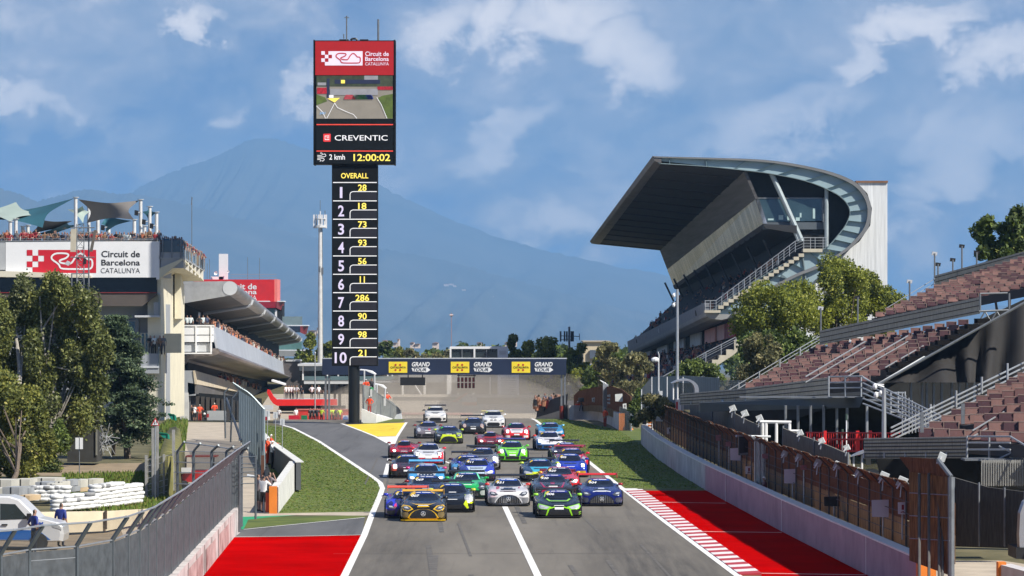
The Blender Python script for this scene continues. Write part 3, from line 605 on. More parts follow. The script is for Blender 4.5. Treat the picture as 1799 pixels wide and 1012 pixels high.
part('bay_soffit', M('cream_soffit', (.58, .54, .40), .8, sc=.5), sb, lambda m: m.hexa(Q((280, 471, D), (322, 453, D), (322, 456, D), (280, 490, D)), Q((300, 480, D+36), (358, 492, D+38), (358, 494, D+38), (300, 495, D+36))))
part('window', GLASS, sb, lambda m: pbox(m, 186, 565, 240, 640, D+2.3, .3)); part('window_frame', STEEL_D, sb, lambda m: (pbox(m, 184, 562, 244, 565, D+2.2, .3), pbox(m, 237, 565, 244, 640, D+2.2, .3)))
for x in (249, 256): part('door', GLASS, sb, lambda m: pbox(m, x, 586, x+4, 620, D+1.1, .3))
# fabric shade sails on the roof terrace, with their masts
TEAL = M('teal_fabric', (.020, .10, .135), .8, var=.18, sc=.4); TAUPE = M('taupe_fabric', (.21, .195, .18), .85, var=.12, sc=.4); SAGE = M('sage_fabric', (.30, .37, .33), .85, var=.1, sc=.4)
MAST = M('white_mast', (.66, .66, .64), .45, .2, sc=2)
def sail(c, mat, label, masts):
    """a tensile sail: four corners (px,py,d) with edges drawn in, sagging between"""
    o = thing('shade_sail', P(c[0][0], 424, D+4), label, 'shade sail', 'fabric shade sails on the roof terrace')
    p = [P(*q) for q in c]; n = 9; cen = sum(p, Vector())/4; rows = []
    for i in range(n+1):
        u = i/n; row = []
        for j in range(n+1):
            v = j/n; q = (p[0].lerp(p[1], u)).lerp(p[3].lerp(p[2], u), v)
            pull = .30*(4*u*(1-u)*(abs(v-.5)*2)**2+4*v*(1-v)*(abs(u-.5)*2)**2); row.append(q.lerp(cen, min(pull, .5)))
        rows.append(row)
    mb = MB(); mb.loft(rows, closed=False, cap=False); mb.build('fabric', mat, o, smooth=True, fix=False)
    for x, y, d in masts: part('mast', MAST, o, lambda m: (m.tube(P(x, 424, d), P(x, y, d), .16, 10), m.tube(P(x, y, d), P(x, y-.8, d), .3, 10)))
sail([(131, 348, D+3), (75, 400, D+2), (-40, 385, D+4), (14, 372, D+14)], TEAL, 'dark teal sail stretched down to the left of the tallest mast', [(133, 347, D+3), (28, 385, D+2)])
sail([(-60, 372, D+6), (28, 355, D+12), (75, 377, D+5), (18, 389, D+1.5)], SAGE, 'pale sage and taupe sail at the far left of the terrace', [(18, 389, D+1.5), (40, 398, D+6)])
sail([(137, 350, D+3), (245, 352, D+3), (236, 386, D+1), (152, 392, D+7)], TAUPE, 'grey taupe sail between the two tall masts', [(247, 351, D+3), (236, 386, D+1)])
sail([(60, 384, D+8), (128, 388, D+3), (118, 402, D+9), (52, 412, D+10)], TAUPE, 'low grey sail hanging under the dark teal one', [(49, 396, D+10)])
sail([(62, 412, D+9), (118, 392, D+4), (150, 392, D+10), (74, 420, D+12)], TEAL, 'small teal sail just above the red shirts', [(67, 405, D+12)])
sail([(178, 393, D+6), (180, 372, D+9), (232, 388, D+2), (186, 408, D+9)], TEAL, 'teal sail under the grey one beside the antenna panels', [(172, 380, D+6), (191, 391, D+9)])
sail([(145, 362, D+10), (118, 368, D+12), (146, 392, D+8), (158, 372, D+14)], SAGE, 'small pale green sail right of the tallest mast', [(156, 362, D+14)])
sail([(250, 372, D+4), (264, 364, D+5), (274, 374, D+5), (262, 392, D+6)], TEAL, 'small dark sail with speakers between the two shorter masts', [(263, 363, D+5), (275, 373, D+5.5), (254, 397, D+9)])
for x, y, l in ((239, 374, 'black loudspeaker hung beside the tall right-hand mast'), (265.5, 397, 'black loudspeaker low between the two shorter masts'), (252, 390, 'black loudspeaker behind the low middle mast'), (180, 400, 'black loudspeaker under the teal sail by the antennas')):
    sp = thing('loudspeaker', P(x, y, D+2), l, 'loudspeaker', 'loudspeakers on the roof terrace')
    part('cabinet', BLACK, sp, lambda m: m.plate(Q((x-3, y+4, D+2), (x+3, y+5, D+2), (x+3.5, y-4, D+2), (x-2.5, y-5, D+2)), (0, .5, 0))); part('bracket', STEEL_D, sp, lambda m: m.tube(P(x+3, y, D+2.4), P(x+8, y-1, D+2.6), .05))
# lattice mast with antenna panels standing in front of the sign
D = 300.0
lm = thing('lattice_mast', P(141, 757, D), 'lattice steel antenna mast in front of the white sign', 'mast')
mb = MB(); c4 = [(135, 0), (147.5, 0), (147.5, .75), (135, .75)]
for x, dy in c4: mb.tube(P(x, 757, D+dy), P(x, 394, D+dy), .045, 5)
y = 757.0
while y > 398:
    for (xa, da), (xb, db) in zip(c4, c4[1:]+c4[:1]):
        mb.tube(P(xa, y, D+da), P(xb, y-14, D+db), .022, 4); mb.tube(P(xb, y, D+db), P(xa, y-14, D+da), .022, 4); mb.tube(P(xa, y, D+da), P(xb, y, D+db), .022, 4)
    y -= 14
mb.build('lattice_frame', STEEL_D, lm)
part('antenna_bracket', STEEL_D, lm, lambda m: ([m.tube(P(124, yy, D), P(166, yy, D), .05) for yy in (400, 409, 452)], m.tube(P(156, 395, D+.3), P(156, 530, D+.3), .06), m.tube(P(126, 481, D), P(126, 530, D), .05), m.tube(P(125, 481, D), P(157, 481, D), .05)))
PANEL = M('antenna_panel', (.46, .42, .33), .6, sc=1)
part('antenna_panel', PANEL, lm, lambda m: m.plate(Q((123.5, 442.5, D-.2), (132.5, 442.5, D-.2), (134, 402, D-.2), (124.5, 402, D-.2)), (0, .25, 0)))
part('antenna_panel', C(95, 90, 82), lm, lambda m: m.plate(Q((157, 442, D-.2), (162, 442, D-.2), (169, 404, D-.2), (165, 404, D-.2)), (0, .3, 0)))
part('camera_box', LGREY, lm, lambda m: m.plate(Q((113, 464, D-.3), (120, 467, D-.3), (124, 461, D-.3), (118, 458, D-.3)), (0, .4, 0)))
part('equipment_box', BLACK, lm, lambda m: (pbox(m, 146, 454, 151, 464, D-.1, .3), pbox(m, 136, 452, 139, 456, D-.1, .3)))
# ---------------------------------------------------------------- pit grandstand wing: nose-shaped roof, two tiers
D1, D2 = 372.0, 664.0
pw = thing('pit_grandstand', P(380, 739, D1), 'long grey two tier grandstand with rounded nose roof above the pits', 'grandstand')
RIB = M('corrugated_grey', (.38, .39, .40), .5, .3, var=.16, sc=1.2, stretch=(1, .05, 1))
NOSE = M('ribbed_nose_metal', (.30, .29, .285), .42, .55, var=.3, sc=.35, stretch=(6, .15, 6))
nose = [(404+13.2*math.cos(a), 506.5+12.6*math.sin(a)) for a in np.linspace(0, 2*math.pi, 20, endpoint=False)]
vx, vy = 612, 659
D3 = D1/.42
def far(x, y, k=.42): return (lerp(vx, x, k), lerp(vy, y, k), D3)
part('roof_nose', NOSE, pw, lambda m: m.loft([Q(*[(x, y, D1+.1) for x, y in nose]), Q(*[far(x, y) for x, y in nose])]), smooth=False)
part('nose_cap', LGREY, pw, lambda m: m.plate(Q(*[(lerp(404, x, .97), lerp(506.5, y, .97), D1-.05) for x, y in nose]), (0, .14, 0)))
part('roof_end_panel', RIB, pw, lambda m: m.plate(Q((316, 534, D1), (404, 519, D1), (393, 512, D1), (391, 503, D1), (398, 494.5, D1), (316, 496, D1)), (0, .4, 0)))
n0 = [(316, 495, D1+.05), (404, 494, D1+.05)]; part('roof', RIB, pw, lambda m: m.hexa(Q(n0[0], n0[1], (404, 500, D1+.05), (316, 502, D1+.05)), Q(far(316, 495), far(404, 494), far(404, 500), far(316, 502))))
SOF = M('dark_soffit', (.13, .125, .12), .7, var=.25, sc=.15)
part('soffit', SOF, pw, lambda m: m.hexa(Q((316, 533, D1+.3), (406, 518.5, D1+.3), (406, 515, D1+.3), (316, 520, D1+.3)), Q(far(316, 533), far(406, 518.5), far(406, 515), far(316, 520))))
for k in range(8):
    t = (k+.85)/8.0; kk = 1/(1+t*(D3/D1-1)); dd = D1/kk
    a, b, c = [(lerp(vx, x, kk), lerp(vy, y, kk), dd) for x, y in ((316, 536), (405, 521.5), (419, 507))]
    part('roof_rib', LGREY, pw, lambda m: m.path([P(*a), P(*b), P(lerp(vx, 415, kk), lerp(vy, 517, kk), dd), P(*c)], .22, 6))
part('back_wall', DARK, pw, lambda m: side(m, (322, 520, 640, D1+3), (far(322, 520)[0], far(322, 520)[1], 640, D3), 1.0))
# upper tier: pale fascia, rolled soffit
FAS = M('pale_fascia', (.46, .49, .54), .45, .2, var=.12, sc=.2)
part('upper_fascia', FAS, pw, lambda m: m.hexa(Q((376, 572, D1), (383, 613, D1), (379, 613, D1), (371, 572, D1)), Q((503, 639, D2), (506, 662, D2), (503, 662, D2), (500, 639, D2))))
roll = [(383, 612), (386, 617), (383, 622), (374, 625), (362, 626), (330, 632), (322, 640), (322, 626), (360, 618), (374, 612)]
rollf = [(506, 661), (515, 663.5), (516, 665), (513, 666.5), (505, 667), (485, 669), (478, 672), (478, 666), (500, 664), (503, 661)]
part('upper_soffit', M('ribbed_soffit_metal', (.23, .20, .185), .45, .5, var=.35, sc=.3, stretch=(6, .12, 6)), pw, lambda m: m.loft([Q(*[(x, y, D1) for x, y in roll]), Q(*[(x, y, D2) for x, y in rollf])]), smooth=False)
tb = part('terrace_box', WHITEP, pw, lambda m: (pbox(m, 318, 572, 375, 588, D1-.4, 1), pbox(m, 318, 589.5, 375, 601, D1-.4, 1)))
part('lower_panel', LGREY, tb, lambda m: pbox(m, 318, 603, 372, 618, D1-.2, 1)); part('frame', WHITEP, tb, lambda m: (pbox(m, 316, 571, 376, 573, D1-.5, .3), pbox(m, 316, 619.5, 372, 622, D1-.5, .3), pbox(m, 343, 573, 345.5, 620, D1-.5, .3), pbox(m, 369.5, 573, 372, 620, D1-.5, .3)))
part('handrail', BLACK, tb, lambda m: [m.tube(P(318, yy, D1-.3), P(376, yy, D1-.3), .04) for yy in (570, 575)])
part('post', LGREY, pw, lambda m: pbox(m, 348, 549, 351.5, 574, D1+2, .3))
# lower tier
part('lower_end_wall', GREYW, pw, lambda m: pbox(m, 284, 651, 342.5, 695, D1+.4, 1)); part('lower_fascia', M('tan_fascia', (.50, .43, .32), .8, var=.12, sc=.5), pw, lambda m: m.hexa(Q((342.6, 651, D1+.3), (346, 675, D1+.3), (342, 675, D1+.3), (339, 651, D1+.3)), Q((462, 686, D2-60), (464, 697, D2-60), (461, 697, D2-60), (459, 686, D2-60))))
part('lower_soffit', SOF, pw, lambda m: m.hexa(Q((346, 675, D1+.4), (343, 692, D1+.4), (330, 694, D1+.4), (330, 672, D1+.4)), Q((464, 697, D2-60), (455, 702, D2-60), (448, 703, D2-60), (448, 692, D2-60))))
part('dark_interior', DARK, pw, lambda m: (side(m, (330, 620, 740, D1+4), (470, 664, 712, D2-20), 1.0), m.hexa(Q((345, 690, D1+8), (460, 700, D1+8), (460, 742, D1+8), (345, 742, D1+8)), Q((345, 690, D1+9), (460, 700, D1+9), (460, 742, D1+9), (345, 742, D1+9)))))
part('pillar', CONCW, pw, lambda m: pbox(m, 316, 690, 331, 741, D1+.2, 1)); part('pillar', C(95, 95, 95), pw, lambda m: pbox(m, 331, 690, 334, 741, D1+.8, .6))
for k in range(9): part('shutter', C(70, 66, 62), pw, lambda m: pbox(m, 344+k*9, 696+k, 350+k*9, 742, D1+7.6, .3))
tag(part('block_wall', GREYW, None, lambda m: pbox(m, 364, 722, 396, 746, D1-3, 1.0)), 'low grey block wall under the grandstand by the parked motorbike', 'wall')
# end slab, red control tower and its balconies
et = thing('end_tower', P(512, 720, 640), 'dark brown slab wall closing the far end of the grandstand', 'wall'); part('slab', M('brown_slab', (.095, .085, .085), .8, sc=.4), et, lambda m: pbox(m, 492, 634, 525.5, 716, 640, 8)); part('coping', LGREY, et, lambda m: pbox(m, 502, 632.5, 526, 635, 639.8, 8))
D = 900.0
ct = thing('control_tower', P(470, 725, D), 'red race control tower with circuit sign and stacked eaves', 'tower')
part('sign_block', M('control_red', (.60, .010, .012), .55, sc=.4), ct, lambda m: pbox(m, 340, 491, 482, 530, D, 12)); part('pale_side', C(225, 120, 110), ct, lambda m: pbox(m, 482, 490.5, 487, 530, D+.1, 12))  # narrow right side coloured paler than the red front
part('sign_lettering', WHITEP, ct, lambda m: (letter(m, 'Circuit de', 385, 498, 451, 508.5, flat(D-.05), bold=.02), letter(m, 'Barcelona', 385, 508.5, 451, 517, flat(D-.05), bold=.02), letter(m, 'CATALUNYA', 385, 519, 451, 527.5, flat(D-.05), bold=0)))
for (x0, x1, yt, yb, mm) in ((440, 498, 528.5, 545, M('eave_red', (.28, .006, .02), .5, sc=.4)), (500, 540, 571, 588, M('eave_navy', (.02, .03, .05), .4, sc=.4)), (480, 541, 614.5, 630, M('eave_grey', (.24, .25, .25), .6, sc=.4))):
    part('eave', mm, ct, lambda m: m.plate(Q((x0, yt+2, D-.5), (x1-13, yt+2, D-.5), (x1-13, yb-4, D-.5), (x0, yb-4, D-.5)), (0, 8, 0))); part('eave_end', C(110, 40, 45), ct, lambda m: m.plate(Q((x1-12.5, yt+2, D-.6), (x1, yt+1, D+2), (x1-4, yb, D+2), (x1-12.5, yb-4, D-.6)), (0, 6, 0)))
    part('eave_top', LGREY, ct, lambda m: m.plate(Q((x0-4, yt, D-.8), (x1, yt, D+.5), (x1+1, yt+1.8, D+.5), (x0-4, yt+1.8, D-.8)), (0, 8, 0)))
part('glazing', M('green_glazing', (.10, .20, .19), .15, sc=.5), ct, lambda m: (pbox(m, 440, 542, 485, 572, D+1, 7), pbox(m, 470, 600, 530, 615, D+1, 7), pbox(m, 480, 586, 516, 602, D+1.5, 7))); part('white_fin', WHITEP, ct, lambda m: (pbox(m, 483, 544, 486.5, 572, D+.8, .4), pbox(m, 473, 606, 477, 616, D+.8, .4)))
part('balustrade', GLASSR, ct, lambda m: pbox(m, 496, 556, 531, 571, D+.2, .08)); part('understructure', BLACK, ct, lambda m: pbox(m, 495, 630, 528, 640, D+1, 6)); part('tower_core', DARK, ct, lambda m: pbox(m, 380, 530, 496, 726, D+2, 9))
part('roof_housing', WHITEP, ct, lambda m: (pbox(m, 384.5, 446, 400, 492, D+3, 1.2), pbox(m, 371, 486, 392, 492, D+3, 1))); part('roof_rail', STEEL, ct, lambda m: [m.tube(P(405, yy, D+1), P(486, yy, D+1), .05) for yy in (482, 487)])
for x, y, r in ((378, 480, 6.5), (400, 477, 4)):
    ds = part('satellite_dish', WHITEP, ct, lambda m: m.loft([[P(x, y, D+2.2)+Matrix.Rotation(.5, 3, 'Z')@Vector((math.cos(a)*r/13.5*q, -.5*q*q+.1, math.sin(a)*r/13.5*q)) for a in np.linspace(0, 6.28, 14, endpoint=False)] for q in (.05, .5, 1.0)], cap=False), smooth=True)
for x, y0, y1 in ((435, 490, 452), (456, 490, 453), (364, 490, 463), (368, 490, 455)): part('aerial', STEEL_D, ct, lambda m: m.tube(P(x, y0, D+2), P(x, y1, D+2), .06))
ae = thing('whip_aerial', P(337, 420, 345), 'thin whip aerial rising behind the crowded balcony', 'aerial'); part('rod', STEEL_D, ae, lambda m: (m.tube(P(337, 440, 345), P(337, 346, 345), .035), m.tube(P(336.2, 360, 345), P(337.6, 347, 345), .05)))
# telecom mast, flagpole, paddock buildings
D = 560.0
tm = thing('telecom_mast', P(562.5, 690, D), 'tall white telecom mast behind the tower', 'mast')
part('pole', MAST, tm, lambda m: m.tube(P(562.5, 700, D), P(562.5, 395, D), .42, 12, r2=.26)); part('ladder', STEEL_D, tm, lambda m: m.tube(P(567, 640, D), P(566, 400, D), .06))
part('head_ring', MAST, tm, lambda m: (m.tube(P(562.5, 400, D), P(562.5, 396, D), 1.0, 12), m.tube(P(562.5, 385, D), P(562.5, 384, D), .9, 12), m.tube(P(562.5, 396, D), P(562.5, 371, D), .10)))
for x, dz in ((551.5, -.4), (555.5, .5), (560, -.8), (565.5, -.8), (570, .4), (573, -.3)): part('antenna_panel', C(215, 215, 215), tm, lambda m: pbox(m, x-1.3, 377, x+1.3, 401, D+dz, .35))
part('aerial', STEEL_D, tm, lambda m: (m.tube(P(562.5, 371, D), P(562.5, 352, D), .04), m.tube(P(571, 377, D), P(571, 370, D), .05)))
part('radio_unit', STEEL_D, tm, lambda m: (pbox(m, 560, 468, 563, 478, D-.6, .4), pbox(m, 565, 470, 568, 482, D-.3, .3)))
fp = thing('flagpole', P(553.5, 715, 430), 'slim grey flagpole left of the tower', 'flagpole'); part('pole', STEEL, fp, lambda m: m.tube(P(553.5, 722, 430), P(553.5, 621, 430), .085, 8, r2=.05)); part('finial', STEEL, fp, lambda m: m.ball(P(553.5, 620, 430), .12))
D = 520.0
pb = thing('paddock_building', P(610, 690, D), 'grey two storey paddock building with long glazed gallery', 'building')
BG = M('blue_grey_band', (.20, .25, .31), .6, sc=.4)
part('wall', C(70, 76, 82), pb, lambda m: pbox(m, 526, 643, 900, 702, D+2, 18)); part('roof_edge', LGREY, pb, lambda m: pbox(m, 523, 639.5, 692, 643, D-1, 16)); part('band', BG, pb, lambda m: pbox(m, 526, 643, 692, 651.5, D, 1)); part('gallery_glass', GLASS, pb, lambda m: pbox(m, 528, 651.5, 703, 668, D+.6, .3)); part('floor_slab', LGREY, pb, lambda m: pbox(m, 534, 668, 704, 674.5, D-.8, 2)); part('lower_glass', GLASS, pb, lambda m: pbox(m, 545, 675, 640, 702, D+1, .3))
for x in (531, 572, 574.5, 593, 612, 680, 688, 701): part('column', WHITEP, pb, lambda m: pbox(m, x, 643.5, x+2.4, 668, D-.3, .4))
for x in (571, 589, 598, 620): part('column', BLACK, pb, lambda m: pbox(m, x, 675, x+4.5, 702, D-.2, .6))
part('gallery_rail', M('gallery_rail_glass', (.10, .16, .18), .2, sc=.6), pb, lambda m: pbox(m, 534, 661, 703, 668, D-.9, .05))
pb2 = thing('race_office', P(800, 690, D), 'grey low block behind the gantry with white columns', 'building')
part('wall', C(105, 110, 115), pb2, lambda m: pbox(m, 700, 655, 985, 672, D-2, 14)); part('window_band', C(52, 58, 62), pb2, lambda m: pbox(m, 640, 672, 985, 704, D-1.5, 14))
for x0, x1, y0 in ((706, 709, 676), (744, 748, 672), (785, 793, 659), (803, 806, 690), (829, 834, 690), (905, 910, 662), (860, 862, 662)): part('column', C(215, 215, 212), pb2, lambda m: pbox(m, x0, y0, x1, 704, D-2.4, .6))
part('white_bay', C(225, 226, 226), pb2, lambda m: (pbox(m, 874, 659, 912, 702, D-6, 4), )); part('bay_shutter', C(190, 192, 192), pb2, lambda m: [pbox(m, 880, 663+k*4, 906, 665.6+k*4, D-6.1, .2) for k in range(9)])
part('diagonal_brace', C(205, 205, 205), pb2, lambda m: m.tube(P(729, 677, D-3), P(744, 700, D-3), .14))
tw2 = thing('commentary_box', P(842, 690, D), 'white glazed box on the roof above the gantry', 'building')
part('frame', WHITEP, tw2, lambda m: (pbox(m, 790, 609.5, 892, 613, D, 9), pbox(m, 790, 628.5, 892, 634, D, 9), pbox(m, 790, 613, 793, 629, D, 9), pbox(m, 832, 613, 835, 629, D, .6), pbox(m, 874, 613, 892, 629, D, 9))); part('glass', GLASS, tw2, lambda m: pbox(m, 793, 613, 874, 629, D+.3, .2)); part('mullion', STEEL_D, tw2, lambda m: (pbox(m, 811, 613, 812.5, 629, D+.1, .2), pbox(m, 854, 613, 855.5, 629, D+.1, .2)))
part('core', C(150, 152, 150), tw2, lambda m: pbox(m, 795, 634, 890, 704, D+3, 8)); part('side_panel', C(200, 200, 198), tw2, lambda m: pbox(m, 877, 616, 889, 623, D-.05, .1))
# podium with red curved front
D = 446.0
pd = thing('podium', P(530, 738, D), 'red curved podium deck above the pit wall', 'podium')
PR = M('podium_red', (.62, .012, .010), .5, sc=.5)
part('front', PR, pd, lambda m: m.plate(Q((487, 713, D), (592, 712, D), (592, 701.5, D), (486, 702, D), (480, 696, D), (474, 685, D), (470, 684, D), (469, 690, D), (474, 701, D), (480, 709, D)), (0, .8, 0))); part('deck', LGREY, pd, lambda m: pbox(m, 484, 701, 592, 703, D+.8, 4)); part('underside', BLACK, pd, lambda m: pbox(m, 490, 713, 606, 722, D+3, 2))
part('canopy', WHITEP, pd, lambda m: m.plate(Q((477, 667, D), (500, 674, D), (500, 677, D), (477, 670, D)), (0, 3, 0)))
for x in (499, 521, 527, 533, 569, 573): part('rail_post', STEEL, pd, lambda m: m.tube(P(x, 702, D+.4), P(x, 688, D+.4), .04))
part('support', BLACK, pd, lambda m: (pbox(m, 594, 680, 599, 722, D+1, .6), pbox(m, 586, 676, 590, 704, D+1, .6)))
rw = thing('pit_gate_wall', P(545, 742, 428), 'orange red banner wall behind the marshals', 'wall'); part('banner', M('gate_red', (.50, .03, .02), .6, var=.2, sc=.7), rw, lambda m: pbox(m, 522, 720, 613, 746, 428, .4)); part('coping', C(190, 110, 100), rw, lambda m: pbox(m, 522, 718.5, 613, 720.5, 427.9, .6))
for x0, x1, nm, cc, lb, cat in ((458, 473, 'tyre_cart', C(150, 20, 40), 'crimson tyre cart nearest the white post', 'cart'), (507, 525, 'tyre_cart', C(190, 20, 45), 'bright crimson cart with white legs by the pit exit', 'cart'), (529, 539, 'bin', C(20, 110, 70), 'green bin left of the marshals', 'bin'), (602, 612, 'sign_board', C(200, 205, 215), 'white board with round blue mark beside the pole', 'board')):
    o = thing(nm, P((x0+x1)/2, 745, 415), lb, cat); part('panel', cc, o, lambda m: pbox(m, x0, 730, x1, 742, 415, 1.0)); part('leg', C(220, 220, 220) if nm == 'tyre_cart' else BLACK, o, lambda m: (pbox(m, x0, 742, x0+1, 745, 415.1, .1), pbox(m, x1-1, 742, x1, 745, 415.1, .1)))
    if nm == 'sign_board': part('round_mark', C(60, 110, 180), o, lambda m: (m.disc(P(607, 736, 414.9), .30, 14, (0, 1, 0), .05)))
wp = thing('white_post', P(472, 745, 400), 'white square post at the mouth of the pit lane', 'post'); part('post', WHITEP, wp, lambda m: pbox(m, 469.5, 722, 474, 744, 400, .4)); part('foot', WHITEP, wp, lambda m: m.plate(Q((462, 745, 400), (474, 745, 400), (474, 738, 400)), (0, .6, 0))); part('head', LGREY, wp, lambda m: pbox(m, 463, 712, 479, 720, 400, .6))
# pit wall right of the tower pole
D = 322.0
pwall = thing('pit_wall', P(650, 744, D), 'white concrete pit wall stepping down beside the yellow paint', 'wall')
part('block', M('pit_wall_white', (.66, .66, .64), .85, var=.12, sc=1, bump=.2), pwall, lambda m: (m.hexa(Q((635, 746, D), (661, 744, D), (661, 729, D), (635, 718, D)), Q((641, 744, D+6), (664, 742, D+6), (664, 729, D+6), (641, 718, D+6))), m.hexa(Q((661, 744, D+1), (691, 739.5, D+14), (691, 737, D+14), (661, 728.5, D+1)), Q((664, 741, D+6), (693, 739, D+16), (693, 736.5, D+16), (664, 727, D+6)))))
part('end_block', C(190, 195, 198), pwall, lambda m: m.plate(Q((690, 741, D+14), (706, 739, D+14), (704, 727, D+14), (696, 729, D+14)), (0, 2, 0)))
NET = M('grey_debris_netting', (.20, .215, .21), .8, var=.25, sc=2, alpha=.86)
pf = thing('pit_fence', P(668, 735, D+4), 'grey netted debris fence descending above the pit wall', 'fence')
part('netting', NET, pf, lambda m: m.plate(Q((637, 718, D+2), (661, 729, D+4), (690, 738, D+16), (705, 737, D+22), (705, 722, D+22), (690, 707, D+16), (662, 690, D+4), (652, 679, D+3), (637, 676, D+2)), (.04, .06, 0)))
for x, y0, y1, dd in ((638, 676, 718, D+2), (652, 680, 724, D+3), (668, 693, 731, D+7), (685, 705, 736, D+14), (697, 714, 738, D+20)): part('post', STEEL_D, pf, lambda m: m.tube(P(x, y1, dd-.2), P(x, y0, dd-.2), .07))
for x, y, l in ((652, 689, 'grey sign plate high on the pit fence'), (676, 705, 'grey sign plate low on the pit fence')): tag(part('sign_plate', LGREY, None, lambda m: m.plate(Q((x-1.5, y+8, D+1), (x+1.5, y+8, D+1), (x+2, y-6, D+1), (x-2, y-5, D+1)), (0, .06, 0))), l, 'sign')
part('green_plate', C(40, 150, 90), pf, lambda m: pbox(m, 651, 680.5, 656, 685.5, D+1.6, .06))
for x, y, k, l in ((646, 651, 1.0, 'nearer curved white marshal shelter over two marshals'), (667, 676, .8, 'farther curved white marshal shelter low behind the fence')):
    sh = thing('marshal_shelter', P(x, y+40, D+8), l, 'shelter', 'marshal shelters on the pit wall')
    part('roof', WHITEP, sh, lambda m: m.loft([Q((x-14*k, y-2+q*1.4, D+8), (x-4*k, y-1+q*1.2, D+8), (x+6*k, y+1+q*1.2, D+8), (x+13*k, y+6+q*1.4, D+8))+[p+Vector((0, 3, 0)) for p in Q((x+13*k, y+6+q*1.4, D+8), (x+6*k, y+1+q*1.2, D+8), (x-4*k, y-1+q*1.2, D+8), (x-14*k, y-2+q*1.4, D+8))] for q in (0, 1)]))
    part('post', LGREY, sh, lambda m: m.tube(P(x-6*k, y+40*k, D+8), P(x-6*k, y, D+8), .07)); part('post', LGREY, sh, lambda m: m.tube(P(x+12*k, y+40*k, D+8), P(x+12*k, y+6, D+8), .07))
tag(part('barrier_block', M('orange_barrier', (.60, .16, .06), .7, sc=.6), None, lambda m: pbox(m, 812, 706.5, 838, 716, 475, 1.2)), 'orange barrier block in the dust under the gantry', 'barrier')
tag(part('red_barrier', C(150, 50, 45), None, lambda m: m.plate(Q((793, 706, 482), (803, 706, 482), (823, 691, 482), (820, 689, 482)), (0, .4, 0))), 'faded red sloping rail in the dust behind the gantry', 'barrier')
tag(part('tyre_barrier', M('dark_tyre_rubber', (.045, .045, .047), .9, var=.3, sc=2), None, lambda m: (pbox(m, 690, 698, 812, 704, 486, 1.5), pbox(m, 838, 699, 985, 717, 480, 1.5))), 'long dark tyre barrier along the far gravel bank', 'tyre barrier')
# ---------------------------------------------------------------- right: main grandstand
D1, D2 = 430.0, 640.0
mg = thing('main_grandstand', P(1400, 739, D1), 'main grandstand with sweeping curved roof and white tower', 'grandstand')
out_c = catmull([(1146.5, 274), (1161, 275), (1241, 277), (1336, 280.5), (1399, 288.5), (1463, 303), (1504, 321), (1523, 342), (1531, 367.5), (1526, 399), (1507, 424), (1485, 443), (1440, 470), (1400, 486), (1352, 512), (1292, 554)], 4)
in_c = catmull([(1161, 286), (1162, 286.5), (1241, 291.6), (1304.6, 298), (1352, 304), (1415, 317), (1463, 336), (1485, 352), (1494, 371), (1488, 393), (1472, 415), (1450, 437), (1412, 447), (1360, 474), (1310, 505), (1245, 550)], 4)
def strip(m, a, b, d, th, mat=0):
    for i in range(len(a)-1): m.hexa(Q((*a[i], d), (*a[i+1], d), (*b[i+1], d), (*b[i], d)), [p+Vector((0, th, 0)) for p in Q((*a[i], d), (*a[i+1], d), (*b[i+1], d), (*b[i], d))], mat)
part('curved_beam', BLUE_STEEL, mg, lambda m: strip(m, [(lerp(a[0], b[0], .16), lerp(a[1], b[1], .16)) for a, b in zip(out_c, in_c)], in_c, D1, .5))
part('roof_edge', M('roof_edge_grey', (.17, .175, .18), .6, sc=.5), mg, lambda m: strip(m, out_c, [(lerp(a[0], b[0], .18), lerp(a[1], b[1], .18)) for a, b in zip(out_c, in_c)], D1-.5, 3.0))
for i in range(2, 60, 3):
    if i >= len(out_c): break
    a, b = out_c[i], in_c[i]; a = (lerp(a[0], b[0], .16), lerp(a[1], b[1], .16)); part('stiffener', C(90, 112, 118), mg, lambda m: m.plate(Q((a[0]-.7, a[1], D1-.35), (a[0]+.7, a[1], D1-.35), (b[0]+.7, b[1], D1-.35), (b[0]-.7, b[1], D1-.35)), (0, .34, 0)))
part('inner_flange', C(120, 138, 142), mg, lambda m: strip(m, in_c, [(x-(.8 if x > 1450 else 0), y+1.2*(1 if y < 380 else -1)) for x, y in in_c], D1-.4, .9))
part('front_fascia', M('fascia_bronze', (.14, .13, .125), .5, .4, var=.3, sc=.2), mg, lambda m: m.hexa(Q((1146.5, 274, D1-.4), (1162, 275, D1-.4), (1162, 287, D1-.4), (1150, 283, D1-.4)), Q((1036, 424, D2), (1050, 424, D2), (1053, 430, D2), (1039, 428, D2))))
part('roof_skin', M('roof_sheet', (.22, .225, .23), .5, .3, sc=.3), mg, lambda m: m.loft([Q(*[(x, y-.2, D1+.5) for x, y in out_c[4:40]]), Q(*[(lerp(735, x, .673)+lerp(24, 0, min(1, k/10)), lerp(690, y, .673)+lerp(14, 0, min(1, k/10)), D2) for k, (x, y) in enumerate(out_c[4:40])])], closed=False, cap=False), smooth=True)
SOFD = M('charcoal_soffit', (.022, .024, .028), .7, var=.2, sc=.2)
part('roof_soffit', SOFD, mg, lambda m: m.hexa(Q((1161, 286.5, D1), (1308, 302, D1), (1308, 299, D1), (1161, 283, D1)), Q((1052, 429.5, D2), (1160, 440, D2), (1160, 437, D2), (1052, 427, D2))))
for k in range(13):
    t = (k+.7)/13; dd = lerp(D1, D2, t); w = (1/D1-1/dd)/(1/D1-1/D2); part('soffit_rib', C(58, 60, 64), mg, lambda m: m.tube(P(lerp(1161, 1052, w), lerp(287, 430, w), dd), P(lerp(1307, 1160, w), lerp(302.5, 440.5, w), dd), .10, 5))
